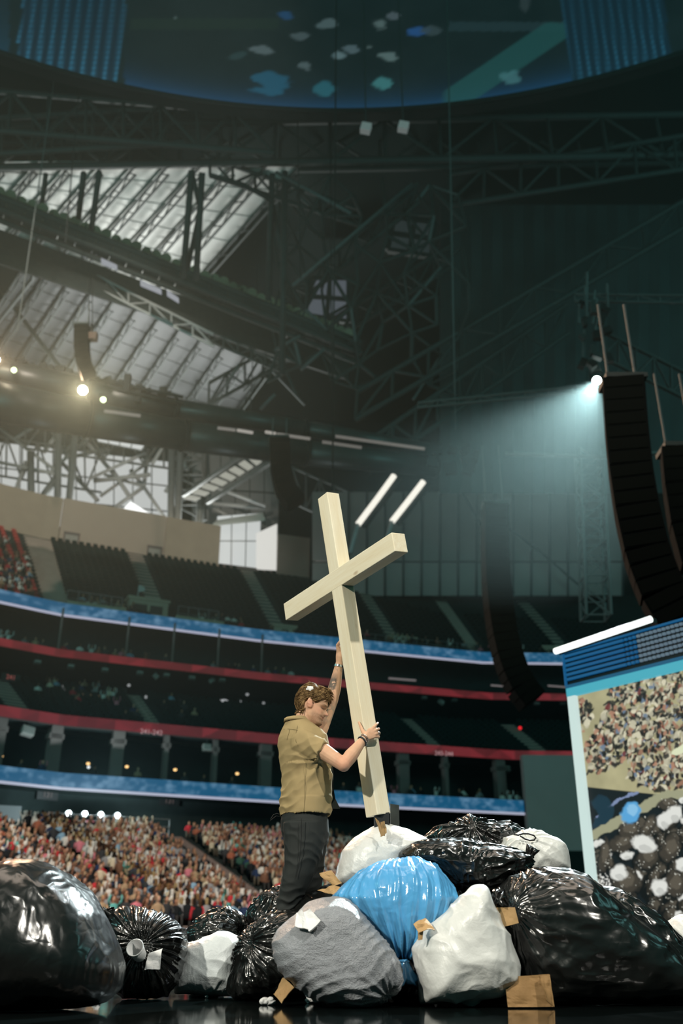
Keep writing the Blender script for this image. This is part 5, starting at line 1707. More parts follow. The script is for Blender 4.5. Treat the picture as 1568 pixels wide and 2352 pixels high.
def bag(label, poly, Yc, T, m, seed, gathers=(), crumple=.010, cfreq=9.0, lump=.02, sub=7, stretch=None, group='heap of rubbish bags', dyo=0.0, name='rubbish_bag', folds=None, sm=.05, tilt=0.0, flat=.8):
    """inflated plastic bag: a traced outline given its own distance and thickness, with creases and gathered folds"""
    D, F = ico(sub)
    W = np.array([P(x, y, Yc)[:] for x, y in poly])
    # area centroid in the upright plane
    x, z = W[:, 0], W[:, 2]; x2, z2 = np.roll(x, -1), np.roll(z, -1)
    cr = x * z2 - x2 * z; A = cr.sum() / 2
    cx, cz = ((x + x2) * cr).sum() / (6 * A), ((z + z2) * cr).sum() / (6 * A)
    # radius by angle (dense resample of the outline)
    tt = np.linspace(0, 1, 40, endpoint=False)
    ex = np.concatenate([x[i] + (x2[i] - x[i]) * tt for i in range(len(x))]) - cx
    ez = np.concatenate([z[i] + (z2[i] - z[i]) * tt for i in range(len(x))]) - cz
    th = np.arctan2(ez, ex); rr = np.hypot(ex, ez)
    grid = np.linspace(-np.pi, np.pi, 721)
    o = np.argsort(th); rg = np.interp(grid, np.concatenate([th[o] - 2 * np.pi, th[o], th[o] + 2 * np.pi]), np.tile(rr[o], 3))
    kw = int(sm / (2 * np.pi / 720) * 3) | 1
    ker = np.hanning(kw + 2); ker /= ker.sum()
    rg = np.convolve(np.tile(rg[:-1], 3), ker, 'same')[720:1440]; rg = np.append(rg, rg[0])
    a = np.arctan2(D[:, 2], D[:, 0]); rho = np.hypot(D[:, 0], D[:, 2])
    r = np.interp(a, grid, rg)
    q = rho ** flat
    V = np.empty_like(D)
    V[:, 0] = cx + r * q * np.cos(a); V[:, 2] = cz + r * q * np.sin(a)
    V[:, 1] = Yc + dyo + T * np.sign(D[:, 1]) * np.abs(D[:, 1]) ** (flat + .05) + tilt * (V[:, 2] - cz)
    Nn = np.stack([np.cos(a) * rho / np.maximum(r, .05), D[:, 1] / T, np.sin(a) * rho / np.maximum(r, .05)], 1)
    Nn /= np.linalg.norm(Nn, axis=1)[:, None]
    disp = lump * fbm(V * 4.0, seed, 2) * .6
    pw = V + .06 * np.stack([vnoise(V * 5, seed + 5), vnoise(V * 5, seed + 6), vnoise(V * 5, seed + 7)], 1)
    st = np.array(stretch if stretch is not None else (1, 1, 1))
    disp += crumple * (ridge(pw * cfreq * st, seed + 50, 2) - .2)
    if folds:      # broad parallel sagging folds
        d3 = np.array(folds[0], float); d3 /= np.linalg.norm(d3)
        ph = V @ d3 * folds[1] + 3.0 * fbm(V * 3.4, seed + 9, 2)
        msk = np.clip(.5 + .9 * vnoise(V * 3.0, seed + 12), 0, 1)
        disp += folds[2] * (1 - 2 * np.abs(np.sin(ph))) * msk
    for gx, gy, gd, amp, nf, Ls in gathers:
        G = np.array(P(gx, gy, Yc + gd)[:])
        v = V - G; dist = np.linalg.norm(v, axis=1)
        C = np.array([cx, Yc, cz]) - G; C /= np.linalg.norm(C) + 1e-9
        u = np.cross(C, [0, 0, 1.]); 
        if np.linalg.norm(u) < .1: u = np.cross(C, [1., 0, 0])
        u /= np.linalg.norm(u); w = np.cross(C, u)
        al = np.arctan2(v @ w, v @ u)
        wob = .35 * vnoise(V * 6, seed + 3)
        k1 = np.abs(np.sin(al * nf / 2 + wob * 3)); k2 = np.abs(np.sin(al * nf * .83 + 1.3 + wob * 4))
        env = np.exp(-dist / Ls) * smooth01(dist, .0, .05)
        disp += amp * (1 - 1.3 * k1 - .6 * k2) * env
        V -= Nn * (.05 * np.exp(-(dist / .06) ** 2))[:, None]
    V = V + Nn * disp[:, None]
    V[:, 2] = np.maximum(V[:, 2], .004 + .003 * vnoise(V * 20, seed))
    return tag(obj(name, V, F, m, None, True), label, 'rubbish bag', group)


C4 = lambda pts: [(500 + x / 3.136, 1850 + y / 3.136) for x, y in pts]
C5 = lambda pts: [(900 + x / 2.347, 1850 + y / 2.347) for x, y in pts]

bg_a = bag('huge shiny black bag in the left foreground', [(0, 1984), (60, 1978), (105, 1984), (150, 2005), (200, 2050), (240, 2108), (268, 2170), (282, 2225), (272, 2275), (235, 2306), (100, 2318), (-100, 2318), (-230, 2260), (-250, 2150), (-200, 2050), (-100, 1998)],
           5.75, .55, M_BAGK, 1, crumple=.0045, cfreq=9, stretch=(1.3, 1, .45), group='rubbish bags on the left')
bg_b = bag('black bag with gathered folds and a white cup on its front', [(255, 2098), (268, 2086), (295, 2082), (330, 2085), (370, 2100), (408, 2122), (427, 2142), (428, 2175), (420, 2222), (406, 2262), (385, 2290), (335, 2294), (285, 2292), (262, 2262), (250, 2200), (248, 2140)],
           6.95, .30, M_BAGK, 2, [(325, 2168, -.3, .030, 26, .28)], crumple=.006, group='rubbish bags on the left', sub=7)
bg_c = bag('grey-white bag lying behind, left of the man', [(424, 2168), (470, 2150), (500, 2138), (525, 2140), (552, 2152), (566, 2200), (560, 2286), (480, 2287), (402, 2283), (400, 2245), (414, 2200)],
           7.25, .25, M_BAGW2, 3, crumple=.003, cfreq=10, lump=.008, group='rubbish bags on the left', folds=((0, 0, 1), 24, .008), sub=7)
bag('crumpled black bag behind the grey-white one', [(428, 2140), (455, 2112), (490, 2092), (528, 2082), (558, 2098), (576, 2130), (572, 2170), (500, 2290), (440, 2290)], 7.75, .22, M_BAGK, 4, [(560, 2140, -.15, .02, 18, .3)], crumple=.014, cfreq=14, group='rubbish bags on the left', sub=6)
bag('black bag behind the man, left of his legs', [(556, 2120), (580, 2072), (610, 2050), (642, 2034), (690, 2036), (715, 2090), (700, 2280), (580, 2285)], 7.85, .25, M_BAGK, 5, [(640, 2040, -.1, .02, 18, .3)], crumple=.013, cfreq=13, sub=6)
bg_f = bag('black bag that the man stands on', [(527, 2275), (533, 2190), (550, 2150), (590, 2120), (632, 2094), (690, 2082), (735, 2095), (740, 2200), (720, 2285), (620, 2296), (545, 2296)], 6.85, .34, M_BAGK, 6, [(560, 2160, -.25, .022, 22, .3)], crumple=.012, cfreq=10, sub=7)
bg_g = bag('big grey fibrous bag with sagging folds in front of the man', C4([(385, 980), (430, 900), (550, 800), (650, 712), (760, 668), (850, 655), (930, 668), (1000, 720), (1060, 790), (1130, 880), (1220, 1000), (1290, 1110), (1318, 1200), (1310, 1310), (1200, 1400), (1040, 1442), (900, 1432), (700, 1402), (560, 1300), (440, 1200), (392, 1100)]),
           6.1, .36, M_BAGG, 7, [(905, 2300, -.2, .018, 18, .25)], crumple=.003, cfreq=8, lump=.02, flat=.62, folds=((-.35, 0, 1), 50, .0055), sub=7)
bg_h = bag('shiny blue bag with radiating folds in the middle of the heap', [(760, 2060), (790, 2030), (820, 2003), (880, 1976), (930, 1969), (962, 1969), (1000, 1989), (1028, 2022), (1052, 2062), (1040, 2115), (995, 2170), (948, 2214), (908, 2216), (872, 2180), (812, 2122)],
           6.45, .36, M_BAGB, 8, [(926, 2228, -.16, .038, 26, .40)], crumple=.004, cfreq=8, lump=.01, sub=7, folds=((1, 0, .25), 30, .007))
bg_i = bag('big white bag at the foot of the cross', [(768, 2030), (775, 1990), (785, 1957), (815, 1925), (850, 1900), (880, 1890), (905, 1894), (940, 1908), (986, 1928), (960, 1960), (935, 2000), (905, 2060), (820, 2060)], 6.95, .30, M_BAGW, 9, crumple=.0035, cfreq=8, lump=.015, sub=7)
bag('lumpy black bag at the top of the heap', C5([(170, 172), (240, 112), (340, 90), (400, 58), (440, 58), (540, 90), (620, 83), (712, 130), (730, 300), (590, 420), (400, 430), (200, 300)]), 7.6, .30, M_BAGK, 10, [(1085, 1905, -.2, .03, 14, .3)], crumple=.014, cfreq=9, lump=.04, sub=7)
bg_k = bag('long black bag lying across the heap with a knotted end', C5([(15, 290), (60, 232), (110, 197), (200, 185), (300, 186), (500, 204), (640, 238), (735, 262), (770, 300), (705, 390), (600, 450), (540, 505), (400, 490), (300, 410), (200, 352), (100, 305)]), 6.75, .30, M_BAGK, 11, [(1215, 1968, 0, .022, 20, .35)], crumple=.011, cfreq=12, sub=7)
bg_l = bag('white bag with a black drawstring at the upper right', C5([(572, 240), (600, 172), (680, 142), (730, 128), (800, 150), (880, 184), (918, 212), (942, 280), (958, 356), (850, 420), (700, 420), (600, 330)]), 7.3, .28, M_BAGW, 12, [(1210, 1922, -.22, .012, 16, .2)], crumple=.005, cfreq=8, lump=.015, sub=7)
bg_m = bag('crumpled white bag at the front of the heap', C5([(165, 1072), (140, 900), (128, 770), (180, 682), (250, 620), (330, 540), (420, 452), (470, 438), (500, 455), (530, 530), (572, 640), (622, 750), (662, 860), (650, 942), (560, 1022), (430, 1068)]),
           6.1, .32, M_BAGW, 13, crumple=.007, cfreq=6, lump=.03, sub=7, flat=.66, folds=((.6, 0, 1), 22, .006))
bg_n = bag('very large glossy black bag on the right', C5([(540, 545), (560, 470), (620, 400), (700, 342), (800, 332), (930, 338), (1030, 372), (1100, 440), (1200, 540), (1350, 640), (1480, 740), (1568, 845), (1640, 960), (1620, 1050), (1400, 1078), (1000, 1083), (800, 1070), (690, 960), (630, 800), (590, 650)]),
           6.35, .42, M_BAGK, 14, [(1150, 2075, -.3, .020, 22, .20), (1200, 1995, 0, .016, 16, .3)], crumple=.009, cfreq=7, stretch=(.6, 1, 1.3), sub=7)
bag('black bag behind the very large one', C5([(900, 360), (960, 343), (1040, 366), (1090, 410), (1130, 470), (1130, 640), (1000, 640), (900, 520)]), 7.0, .22, M_BAGK, 15, crumple=.007, sub=6)
bag('black bag at the right edge behind the very large one', C5([(1105, 455), (1140, 440), (1200, 446), (1280, 490), (1400, 570), (1500, 668), (1580, 760), (1680, 920), (1650, 1060), (1500, 1060), (1300, 800), (1150, 600)]), 7.0, .28, M_BAGK, 16, crumple=.010, cfreq=10, sub=7)
bag('white bag peeking in at the right edge', C5([(1462, 640), (1510, 612), (1560, 588), (1640, 600), (1720, 700), (1720, 1000), (1560, 1000), (1500, 760)]), 7.5, .22, M_BAGW, 17, crumple=.006, sub=6)
bag('flat black bag squeezed under the blue bag beside the legs', [(650, 2090), (690, 2058), (740, 2040), (790, 2028), (835, 2060), (830, 2200), (680, 2200)], 6.9, .22, M_BAGK, 18, crumple=.012, sub=6)
bag('black bag filling the gap behind the front white bag', C5([(420, 600), (520, 500), (640, 560), (760, 760), (800, 1060), (620, 1078), (400, 1060)]), 6.6, .25, M_BAGK, 19, crumple=.010, sub=6)
bag('dark bag in the shadow between grey and front white bags', C4([(1150, 1000), (1400, 950), (1560, 1200), (1540, 1440), (1250, 1440), (1150, 1250)]), 6.5, .22, M_BAGK, 20, crumple=.010, sub=6)


def fan(parent, name, c0, c1, r0, r1, m, n=40, seed=0, pleat=.3):
    """pleated neck of a tied bag"""
    c0, c1 = Vector(c0), Vector(c1)
    ax = (c1 - c0).normalized(); u = ax.orthogonal().normalized(); w = ax.cross(u)
    rs = np.random.default_rng(seed); ph = rs.uniform(0, 6.28, 4)
    R = []
    for i in range(12):
        t = i / 11
        c = c0.lerp(c1, t); r = r0 + (r1 - r0) * t ** 1.3
        ring = []
        for j in range(n):
            a = 2 * math.pi * j / n
            k = 1 + pleat * (math.sin(9 * a + ph[0]) * .6 + math.sin(5 * a + ph[1] + t) * .6) * (0.4 + .6 * t)
            ring.append(c + (u * math.cos(a) + w * math.sin(a)) * r * k + ax * (.25 * r * math.sin(7 * a + ph[2]) * t))
        R.append(ring)
    mb = MB(); mb.rings(R)
    return mb.build(name, m, parent, True)


fan(bg_h, 'tied_neck', P(926, 2205, 6.22), P(930, 2262, 6.20), .028, .085, M_BAGB, seed=3)
MB().torus(P(926, 2208, 6.22), (0.05, 0, 1), .03, .008).build('neck_tie', M_BAGB, bg_h, True)
fan(bg_k, 'tied_neck', P(1212, 1972, 6.72), P(1223, 1948, 6.70), .022, .04, M_BAGK, seed=4)
MB().torus(P(1214, 1966, 6.71), (.3, 0, 1), .028, .010).build('neck_knot', M_BAGK, bg_k, True)
fan(bg_n, 'tied_neck', P(1160, 2078, 6.02), P(1140, 2062, 5.98), .03, .06, M_BAGK, seed=5)
# drawstring loop of the white bag
lp = [P(900 + x / 2.347, 1850 + y / 2.347, 7.02) for x, y in ((655, 155), (680, 160), (705, 152), (735, 152), (765, 162), (774, 175), (765, 187), (742, 188), (715, 180), (700, 170), (690, 165))]
MB().tube(lp, .006, 8).build('drawstring', mat('black_drawstring', (.01, .01, .01), .4), bg_l, True)
fan(bg_b, 'tied_neck', P(262, 2098, 6.9), P(250, 2104, 6.85), .02, .06, M_BAGK, seed=6)


# ================================================================== PAPER, CUPS AND SCRAPS
def sheet(name, label, quad, Y, m, cat, n=12, th=.003, bend=.03, seed=0, group='paper scraps in the heap', fold=0.0):
    """crumpled thick sheet; quad = TL, TR, BR, BL photo corners, Y distances"""
    if not isinstance(Y, (list, tuple)): Y = [Y] * 4
    q = [np.array(P(x, y, d)[:]) for (x, y), d in zip(quad, Y)]
    g = np.linspace(0, 1, n); U, W = np.meshgrid(g, g)
    p = ((q[0][None, None] * (1 - U)[..., None] + q[1] * U[..., None]) * (1 - W)[..., None] + (q[3] * (1 - U)[..., None] + q[2] * U[..., None]) * W[..., None]).reshape(-1, 3)
    nr = np.cross(q[1] - q[0], q[3] - q[0]); nr /= np.linalg.norm(nr)
    d = bend * (ridge(p * 14, seed, 2) * .35 + .8 * np.sin(U.ravel() * 3.0 + seed) * .4 + fold * np.abs(U.ravel() - .5))
    a = p + nr * d[:, None]; b = a + nr * th
    k = n * n; F = []
    for j in range(n - 1):
        for i in range(n - 1):
            s = j * n + i
            F.append((s, s + 1, s + n + 1, s + n)); F.append((k + s, k + s + n, k + s + n + 1, k + s + 1))
    br = [i for i in range(n)] + [j * n + n - 1 for j in range(1, n)] + [(n - 1) * n + i for i in range(n - 2, -1, -1)] + [j * n for j in range(n - 2, 0, -1)]
    for s, e in zip(br, br[1:] + br[:1]): F.append((s, k + s, k + e, e))
    return tag(obj(name, np.concatenate([a, b]), F, m, None, False), label, cat, group)


# kraft pieces
M_KRAFT_SHADE = mat('shaded_kraft_paper', (.27, .155, .06), .75, var=.18, scale=9, bump=.25, bscale=40)  # kraft colour darkened for the shade of the white bag
kb = thing('kraft_bag', P(1215, 2305, 6.2), 'brown paper bag standing on the floor behind the front white bag', 'paper bag')
fq = [P(1150, 2238, 5.90), P(1262, 2236, 5.88), P(1272, 2312, 5.86), P(1160, 2313, 5.88)]
for nm, qd, Ys, sd_ in (('front_face', [(1158, 2244), (1260, 2237), (1274, 2312), (1166, 2313)], [5.90, 5.88, 5.86, 5.88], 31), ('folded_flap', [(1238, 2240), (1263, 2237), (1273, 2311), (1256, 2294)], [5.85, 5.87, 5.85, 5.80], 32)):
    ko = sheet(nm, '', qd, Ys, M_KRAFT_SHADE, '', seed=sd_, bend=.02, group='', th=.004)
    ko.parent = kb; ko.matrix_parent_inverse = Matrix.Translation(-kb.location)
sheet('kraft_scrap', 'folded brown paper tab sticking out right of the front white bag', [(1137, 2084), (1182, 2084), (1191, 2120), (1148, 2131)], 5.95, M_KRAFT, 'paper', seed=2, bend=.012)
k2 = sheet('kraft_scrap', 'torn brown paper piece on the left shoulder of the front white bag', [(950, 2118), (978, 2108), (1000, 2132), (962, 2138)], [5.85, 5.9, 5.82, 5.8], M_KRAFT, 'paper', seed=3, bend=.02, fold=.6)
sheet('kraft_strip', 'narrow brown paper strip hanging down the front white bag', [(958, 2122), (974, 2122), (970, 2158), (960, 2160)], 5.83, M_KRAFT, 'paper', seed=4, bend=.012)
sheet('kraft_scrap', 'curled brown paper strip left of the white bag below the cross, upper one', [(731, 2006), (754, 2000), (779, 2030), (764, 2036)], [6.65, 6.6, 6.55, 6.6], M_KRAFT, 'paper', seed=5, bend=.03, fold=.5)
sheet('kraft_scrap', 'curled brown paper strip left of the white bag below the cross, lower one', [(726, 2042), (765, 2030), (778, 2032), (766, 2054)], [6.6, 6.55, 6.5, 6.5], M_KRAFT, 'paper', seed=6, bend=.03, fold=.5)
sheet('kraft_scrap', 'twisted brown paper scrap on the white bag under the cross foot, upright part', [(858, 1878), (868, 1886), (882, 1920), (870, 1918)], [6.62, 6.6, 6.58, 6.6], M_KRAFT, 'paper', seed=7, bend=.02, fold=.8)
sheet('kraft_scrap', 'twisted brown paper scrap on the white bag under the cross foot, right part', [(872, 1888), (886, 1886), (891, 1914), (872, 1922)], [6.6, 6.55, 6.55, 6.6], M_KRAFT, 'paper', seed=8, bend=.025, fold=-.8)
sheet('kraft_scrap', 'brown paper corner under the left side of the grey bag', [(648, 2242), (674, 2266), (646, 2304), (626, 2280)], [6.3, 6.1, 6.05, 6.2], M_KRAFT, 'paper', seed=9, bend=.02, fold=.4)


def cup(px, py, Y, r0, r1, h, tilt, rz, label, m=M_WHITEP):
    c = P(px, py, Y)
    R = Matrix.Rotation(rz, 3, 'Y') @ Matrix.Rotation(tilt, 3, 'X')
    d = thing('paper_cup', c, label, 'cup', 'white paper cups')
    n = 24
    rings = []
    for r, z in ((r0, 0), (r0 * 1.02, .004), (r1, h), (r1 - .004, h), (r0 - .004, .01)):
        rings.append([c + R @ Vector((r * math.cos(2 * math.pi * j / n) * (1 + .05 * math.sin(3 * j)), r * math.sin(2 * math.pi * j / n), z)) for j in range(n)])
    MB().rings(rings).build('cup_body', m, d, True)
    MB().torus(c + R @ Vector((0, 0, h)), R @ Vector((0, 0, 1)), r1, .004, 24, 6).build('cup_rim', m, d, True)
    return d


cup(322, 2195, 6.62, .040, .052, .12, 1.15, -.35, 'white paper cup stuck on the gathered black bag')
sheet('tissue', 'crumpled white tissue beside the cup on the gathered black bag', [(340, 2192), (368, 2174), (362, 2222), (330, 2226)], [6.62, 6.60, 6.58, 6.58], M_WHITEP, 'tissue', seed=12, bend=.035, group='white scraps')
sheet('paper_carton', 'crushed white paper box on top of the grey bag', [(690, 2096), (712, 2088), (736, 2114), (708, 2138)], [5.79, 5.77, 5.71, 5.70], M_WHITEP, 'carton', seed=13, bend=.012, th=.01, group='white scraps')
sheet('paper_carton', 'open white flap of the crushed box on the grey bag', [(678, 2094), (694, 2090), (708, 2136), (676, 2126)], [5.81, 5.79, 5.72, 5.75], M_WHITEP, 'carton', seed=14, bend=.02, th=.008, group='white scraps')
rs = np.random.default_rng(21)
for px, py, r, lb in ((608, 2301, .026, 'left half of the white foam nugget pair on the stage floor'), (620, 2301, .026, 'right half of the white foam nugget pair on the stage floor'), (711, 2298, .022, 'white foam nugget on the floor beside the grey bag'), (474, 2289, .012, 'tiny white foam crumb on the floor below the grey-white bag'),
                     (567, 2293, .007, 'tiny crumb on the floor left of the nugget pair'), (222, 2299, .02, 'flat white scrap on the floor beside the left black bags')):
    Y = .3 / max(.001, -te(py + r * 300))
    c = P(px, py, Y); c.z = r * .8
    D, F = ico(4)
    V = D * r * (1 + .25 * vnoise(D * 2.2, int(px)))[:, None] * np.array([1.15, 1, .8]) + np.array(c)
    tag(obj('foam_nugget', V, F, M_WHITEP, None, True), lb, 'packing foam', 'packing foam bits on the floor')

# ================================================================== THE MAN
MY = 6.85
KP = .00306                                     # metres per photo pixel at the man
M_ = lambda px, py, dy=0.0: P(px, py, MY + dy)
YAW = math.radians(40)
FW, LF = Vector((math.cos(YAW), math.sin(YAW), 0)), Vector((-math.sin(YAW), math.cos(YAW), 0))
UPV = Vector((0, 0, 1))


def voxel(mb, size, smooth=2, fac=.5):
    me = bpy.data.meshes.new('tmp'); me.from_pydata(mb.v, [], mb.f); me.update()
    bm = bmesh.new(); bm.from_mesh(me); bmesh.ops.recalc_face_normals(bm, faces=bm.faces[:]); bm.to_mesh(me); bm.free()
    o = bpy.data.objects.new('tmp', me); COL.objects.link(o)
    md = o.modifiers.new('r', 'REMESH'); md.mode = 'VOXEL'; md.voxel_size = size; md.adaptivity = 0
    if smooth:
        ms = o.modifiers.new('s', 'SMOOTH'); ms.iterations = smooth; ms.factor = fac
    dg = bpy.context.evaluated_depsgraph_get()
    e = bpy.data.meshes.new_from_object(o.evaluated_get(dg))
    V = np.empty(len(e.vertices) * 3); e.vertices.foreach_get('co', V); V = V.reshape(-1, 3)
    F = [tuple(p.vertices) for p in e.polygons]
    N = np.empty(len(e.vertices) * 3); e.vertices.foreach_get('normal', N); N = N.reshape(-1, 3)
    bpy.data.objects.remove(o); bpy.data.meshes.remove(me); bpy.data.meshes.remove(e)
    return V, F, N


def limb(mb, pts, rad, n=16):
    """smooth tapered chain with round joints"""
    pts = [Vector(p) for p in pts]
    P2, R2 = [], []
    for i in range(len(pts) - 1):
        for k in range(6):
            t = k / 6; P2.append(pts[i].lerp(pts[i + 1], t)); R2.append(rad[i] + (rad[i + 1] - rad[i]) * t)
    P2.append(pts[-1]); R2.append(rad[-1])
    mb.tube(P2, R2, n)
    for p, r in zip(pts, rad): mb.ball(p, r, n, 10)


def ering(c, u, v, a, b, n=40, sq=2.0):
    out = []
    for j in range(n):
        t = 2 * math.pi * j / n
        cu, su = math.cos(t), math.sin(t)
        x = math.copysign(abs(cu) ** (2 / sq), cu); y = math.copysign(abs(su) ** (2 / sq), su)
        out.append(Vector(c) + u * (a * x) + v * (b * y))
    return out


# ---------------------------------------------------------------- head
HS = 1.13
hz = np.array([0, .01, .022, .045, .055, .062, .07, .082, .10, .118, .135, .165, .195, .218, .230, .235])
hxf = np.array([.060, .085, .093, .085, .092, .088, .094, .089, .088, .083, .094, .094, .078, .046, .012, -.015])
hxb = np.array([.012, 0, -.012, -.045, -.056, -.063, -.071, -.081, -.093, -.101, -.105, -.103, -.090, -.068, -.042, -.02])
hw_ = np.array([.018, .034, .044, .057, .060, .062, .064, .067, .070, .073, .075, .077, .070, .052, .028, .004])


def head_pt(z, t, off=0.0):
    """surface of the bare head at height z, angle t (0 = face front)"""
    xf, xb, w = np.interp(z, hz, hxf), np.interp(z, hz, hxb), np.interp(z, hz, hw_)
    c, s = np.cos(t), np.sin(t)
    ex = 2.25
    r = (np.abs(c) ** ex + np.abs(s) ** ex) ** (-1 / ex)
    mid = (xf + xb) / 2 + .01; ax = np.where(c > 0, xf - mid, mid - xb)
    x = mid + (ax + off) * c * r; y = (w + off) * s * r
    return x, y


def head_grid(nz=110, nt=120, off=None):
    zz = np.concatenate([np.linspace(0, .225, nz - 14), .225 + .010 * np.sin(np.linspace(.08, 1, 14) * math.pi / 2)])
    T = np.linspace(-np.pi, np.pi, nt, endpoint=False)
    Zg, Tg = np.meshgrid(zz, T, indexing='ij')
    o = 0 if off is None else off(Zg, Tg)
    X, Y = head_pt(Zg, Tg, o)
    Zo = Zg + (0 if off is None else np.maximum(o, 0) * smooth01(Zg, .15, .235) * 1.0)
    return X, Y, Zo, Zg, Tg


X, Y, Z, Zg, Tg = head_grid()
gz = lambda y0, z0, sy, sz: np.exp(-((Y - y0) / sy) ** 2 - ((Z - z0) / sz) ** 2) * (np.cos(Tg) > 0)
nose = np.interp(Z, [.076, .082, .089, .096, .106, .118, .128, .136], [0, .014, .029, .031, .023, .013, .007, 0]); nsig = np.interp(Z, [.08, .092, .105, .13], [.014, .0135, .0095, .008])
X = X + nose * np.exp(-(Y / nsig) ** 2) * (np.cos(Tg) > 0)
for s in (-1, 1):
    X = X + .006 * gz(s * .013, .086, .007, .007) - .013 * gz(s * .033, .119, .015, .011) + .005 * gz(s * .033, .117, .011, .006) + .008 * gz(s * .03, .137, .022, .008) + .004 * gz(s * .045, .095, .018, .016) - .003 * gz(s * .028, .062, .008, .012)
X = X - .005 * gz(0, .062, .022, .003) + .0045 * gz(0, .055, .018, .005) + .0045 * gz(0, .069, .016, .004) + .005 * gz(0, .022, .02, .012)
hv = np.stack([X, Y, Z], -1)
pitch = math.radians(17); hyaw = math.radians(-4); hroll = math.radians(-4)
Rh = Matrix.Rotation(hyaw, 3, 'Z') @ Matrix.Rotation(pitch, 3, 'Y') @ Matrix.Rotation(hroll, 3, 'X')
ear_l = Vector((-.006, -.078, .113)) * HS
hO = M_(712, 1616, -.085) - Rh @ ear_l
HT = lambda p: hO + Rh @ (Vector(p) * HS)
RhN = np.array(Rh)
HTn = lambda A: np.array(hO) + (np.asarray(A) * HS) @ RhN.T

body = MB()
H3 = HTn(hv.reshape(-1, 3)).reshape(hv.shape)
body.rings([list(r) for r in H3])
for s in (-1, 1):      # ears
    R = []
    for k in range(9):
        t = k / 8
        z = .088 + .062 * t; wd = .017 * math.sin(math.pi * min(.96, .2 + .72 * t)) + .004; lean = -.012 * t
        R.append([HT((-.004 + lean + wd * math.cos(a) * 1.0, s * (.072 + .012 * t ** .5 + .0075 * math.sin(a)), z)) for a in np.linspace(0, 2 * math.pi, 12, endpoint=False)])
    body.rings(R)
    body.torus(HT((-.010, s * .084, .124)), Rh @ Vector((.25, s, .1)), .017, .0045, 18, 6)
# neck
nb = M_(690, 1672, .01); nt_ = HT((-.028, 0, .055))
limb(body, [nb - UPV * .04, nb, nt_], [.085, .064, .062], 20)

# ---------------------------------------------------------------- arms and hands
rS, rE, rW = M_(708, 1702, -.15), M_(789, 1757, -.30), M_(836, 1697, -.19)
limb(body, [rS, rS.lerp(rE, .45), rE], [.066, .057, .046])
limb(body, [rE, rE.lerp(rW, .35), rE.lerp(rW, .8), rW], [.044, .049, .034, .029])
# right hand on the cross: palm, knuckles, fingers
HY = -.16
k = [M_(859, 1670, HY), M_(863, 1677, HY), M_(863.5, 1685, HY), M_(860, 1692, HY)]
base = [M_(841, 1688, HY - .01), M_(842, 1691, HY - .01), M_(843, 1694, HY - .01), M_(843, 1697, HY - .01)]
for a, b2, r in zip(base, k, (.0125, .0125, .012, .0115)): limb(body, [rW, a, b2], [.022, .0155, r], 12)
body.ball(M_(851, 1683, HY - .004), (.032, .017, .036), 14, 10)
limb(body, [k[0], M_(864, 1664, HY + .03), M_(867.5, 1660.5, HY + .065)], [.0115, .0100, .0085], 12)
limb(body, [k[1], M_(869, 1674, HY + .025), M_(870, 1674.5, HY + .065)], [.0115, .0102, .0085], 12)
limb(body, [k[2], M_(870.5, 1683.5, HY + .025), M_(871, 1685, HY + .065)], [.0115, .0102, .0085], 12)
limb(body, [k[3], M_(869.5, 1692, HY + .020), M_(869, 1695, HY + .055)], [.0110, .0095, .0080], 12)
limb(body, [M_(840, 1691, HY), M_(832, 1678, HY + .01), M_(828, 1668, HY + .03), M_(824, 1659, HY + .045)], [.020, .0145, .0115, .0088], 12)
# left arm, raised behind the head
lS, lE, lW = M_(733, 1676, .16), M_(762, 1611, .12), M_(779, 1524, .10)
limb(body, [lS, lS.lerp(lE, .5), lE], [.064, .054, .044])
limb(body, [lE, lE.lerp(lW, .35), lE.lerp(lW, .82), lW], [.045, .049, .034, .029])
limb(body, [lW, M_(780, 1508, .09), M_(780, 1490, .09)], [.026, .031, .024], 14)
for i, (x, y, d2) in enumerate(((784, 1482, .12), (786, 1487, .13), (788, 1493, .135), (789, 1499, .135))):
    p0 = M_(781, 1490 + i * 5, .09)
    limb(body, [p0, M_(x, y, d2), M_(x + 10, y - 3, d2 + .03), M_(x + 20, y - 2, d2 + .03)], [.0125, .0115, .010, .0085], 12)
limb(body, [M_(778, 1497, .08), M_(775, 1482, .055), M_(780.5, 1474, .02), M_(785, 1467, -.005)], [.020, .0135, .0115, .0088], 12)
# trunk, hips and legs under the clothes keep the body in one piece
tc_ = [(M_(697, 1690, .0), .17, .10), (M_(700, 1740, .0), .165, .11), (M_(702, 1800, .0), .15, .105), (M_(700, 1868, .0), .155, .11)]
body.rings([ering(c, LF, FW, a, b2, 24) for c, a, b2 in tc_])
limb(body, [M_(712, 1698, -.12), M_(690, 1690, .0), M_(722, 1684, .14)], [.07, .08, .07], 16)
limb(body, [M_(700, 1890, -.06), M_(690, 1985, -.06), M_(655, 2098, -.02)], [.07, .055, .045], 16)
limb(body, [M_(706, 1890, .06), M_(712, 1985, .12), M_(700, 2095, .2)], [.07, .055, .045], 16)
BV, BF, BN = voxel(body, .0042, 3, .5)

# colours of skin, stubble, lips, brows and tattoos
L3 = (BV - np.array(hO)) @ RhN / HS                       # head-local coordinates
C = np.empty_like(BV); C[:] = (.62, .37, .24)
C *= (1 + .07 * fbm(BV * 30, 2, 2))[:, None]
isH = (L3[:, 2] > -.03) & (L3[:, 2] < .26) & (np.abs(L3[:, 0]) < .16) & (np.abs(L3[:, 1]) < .1)


def blend(mask, col, k=1.0):
    m = (np.clip(mask, 0, 1) * k)[:, None]
    C[:] = C * (1 - m) + m * np.array(col)


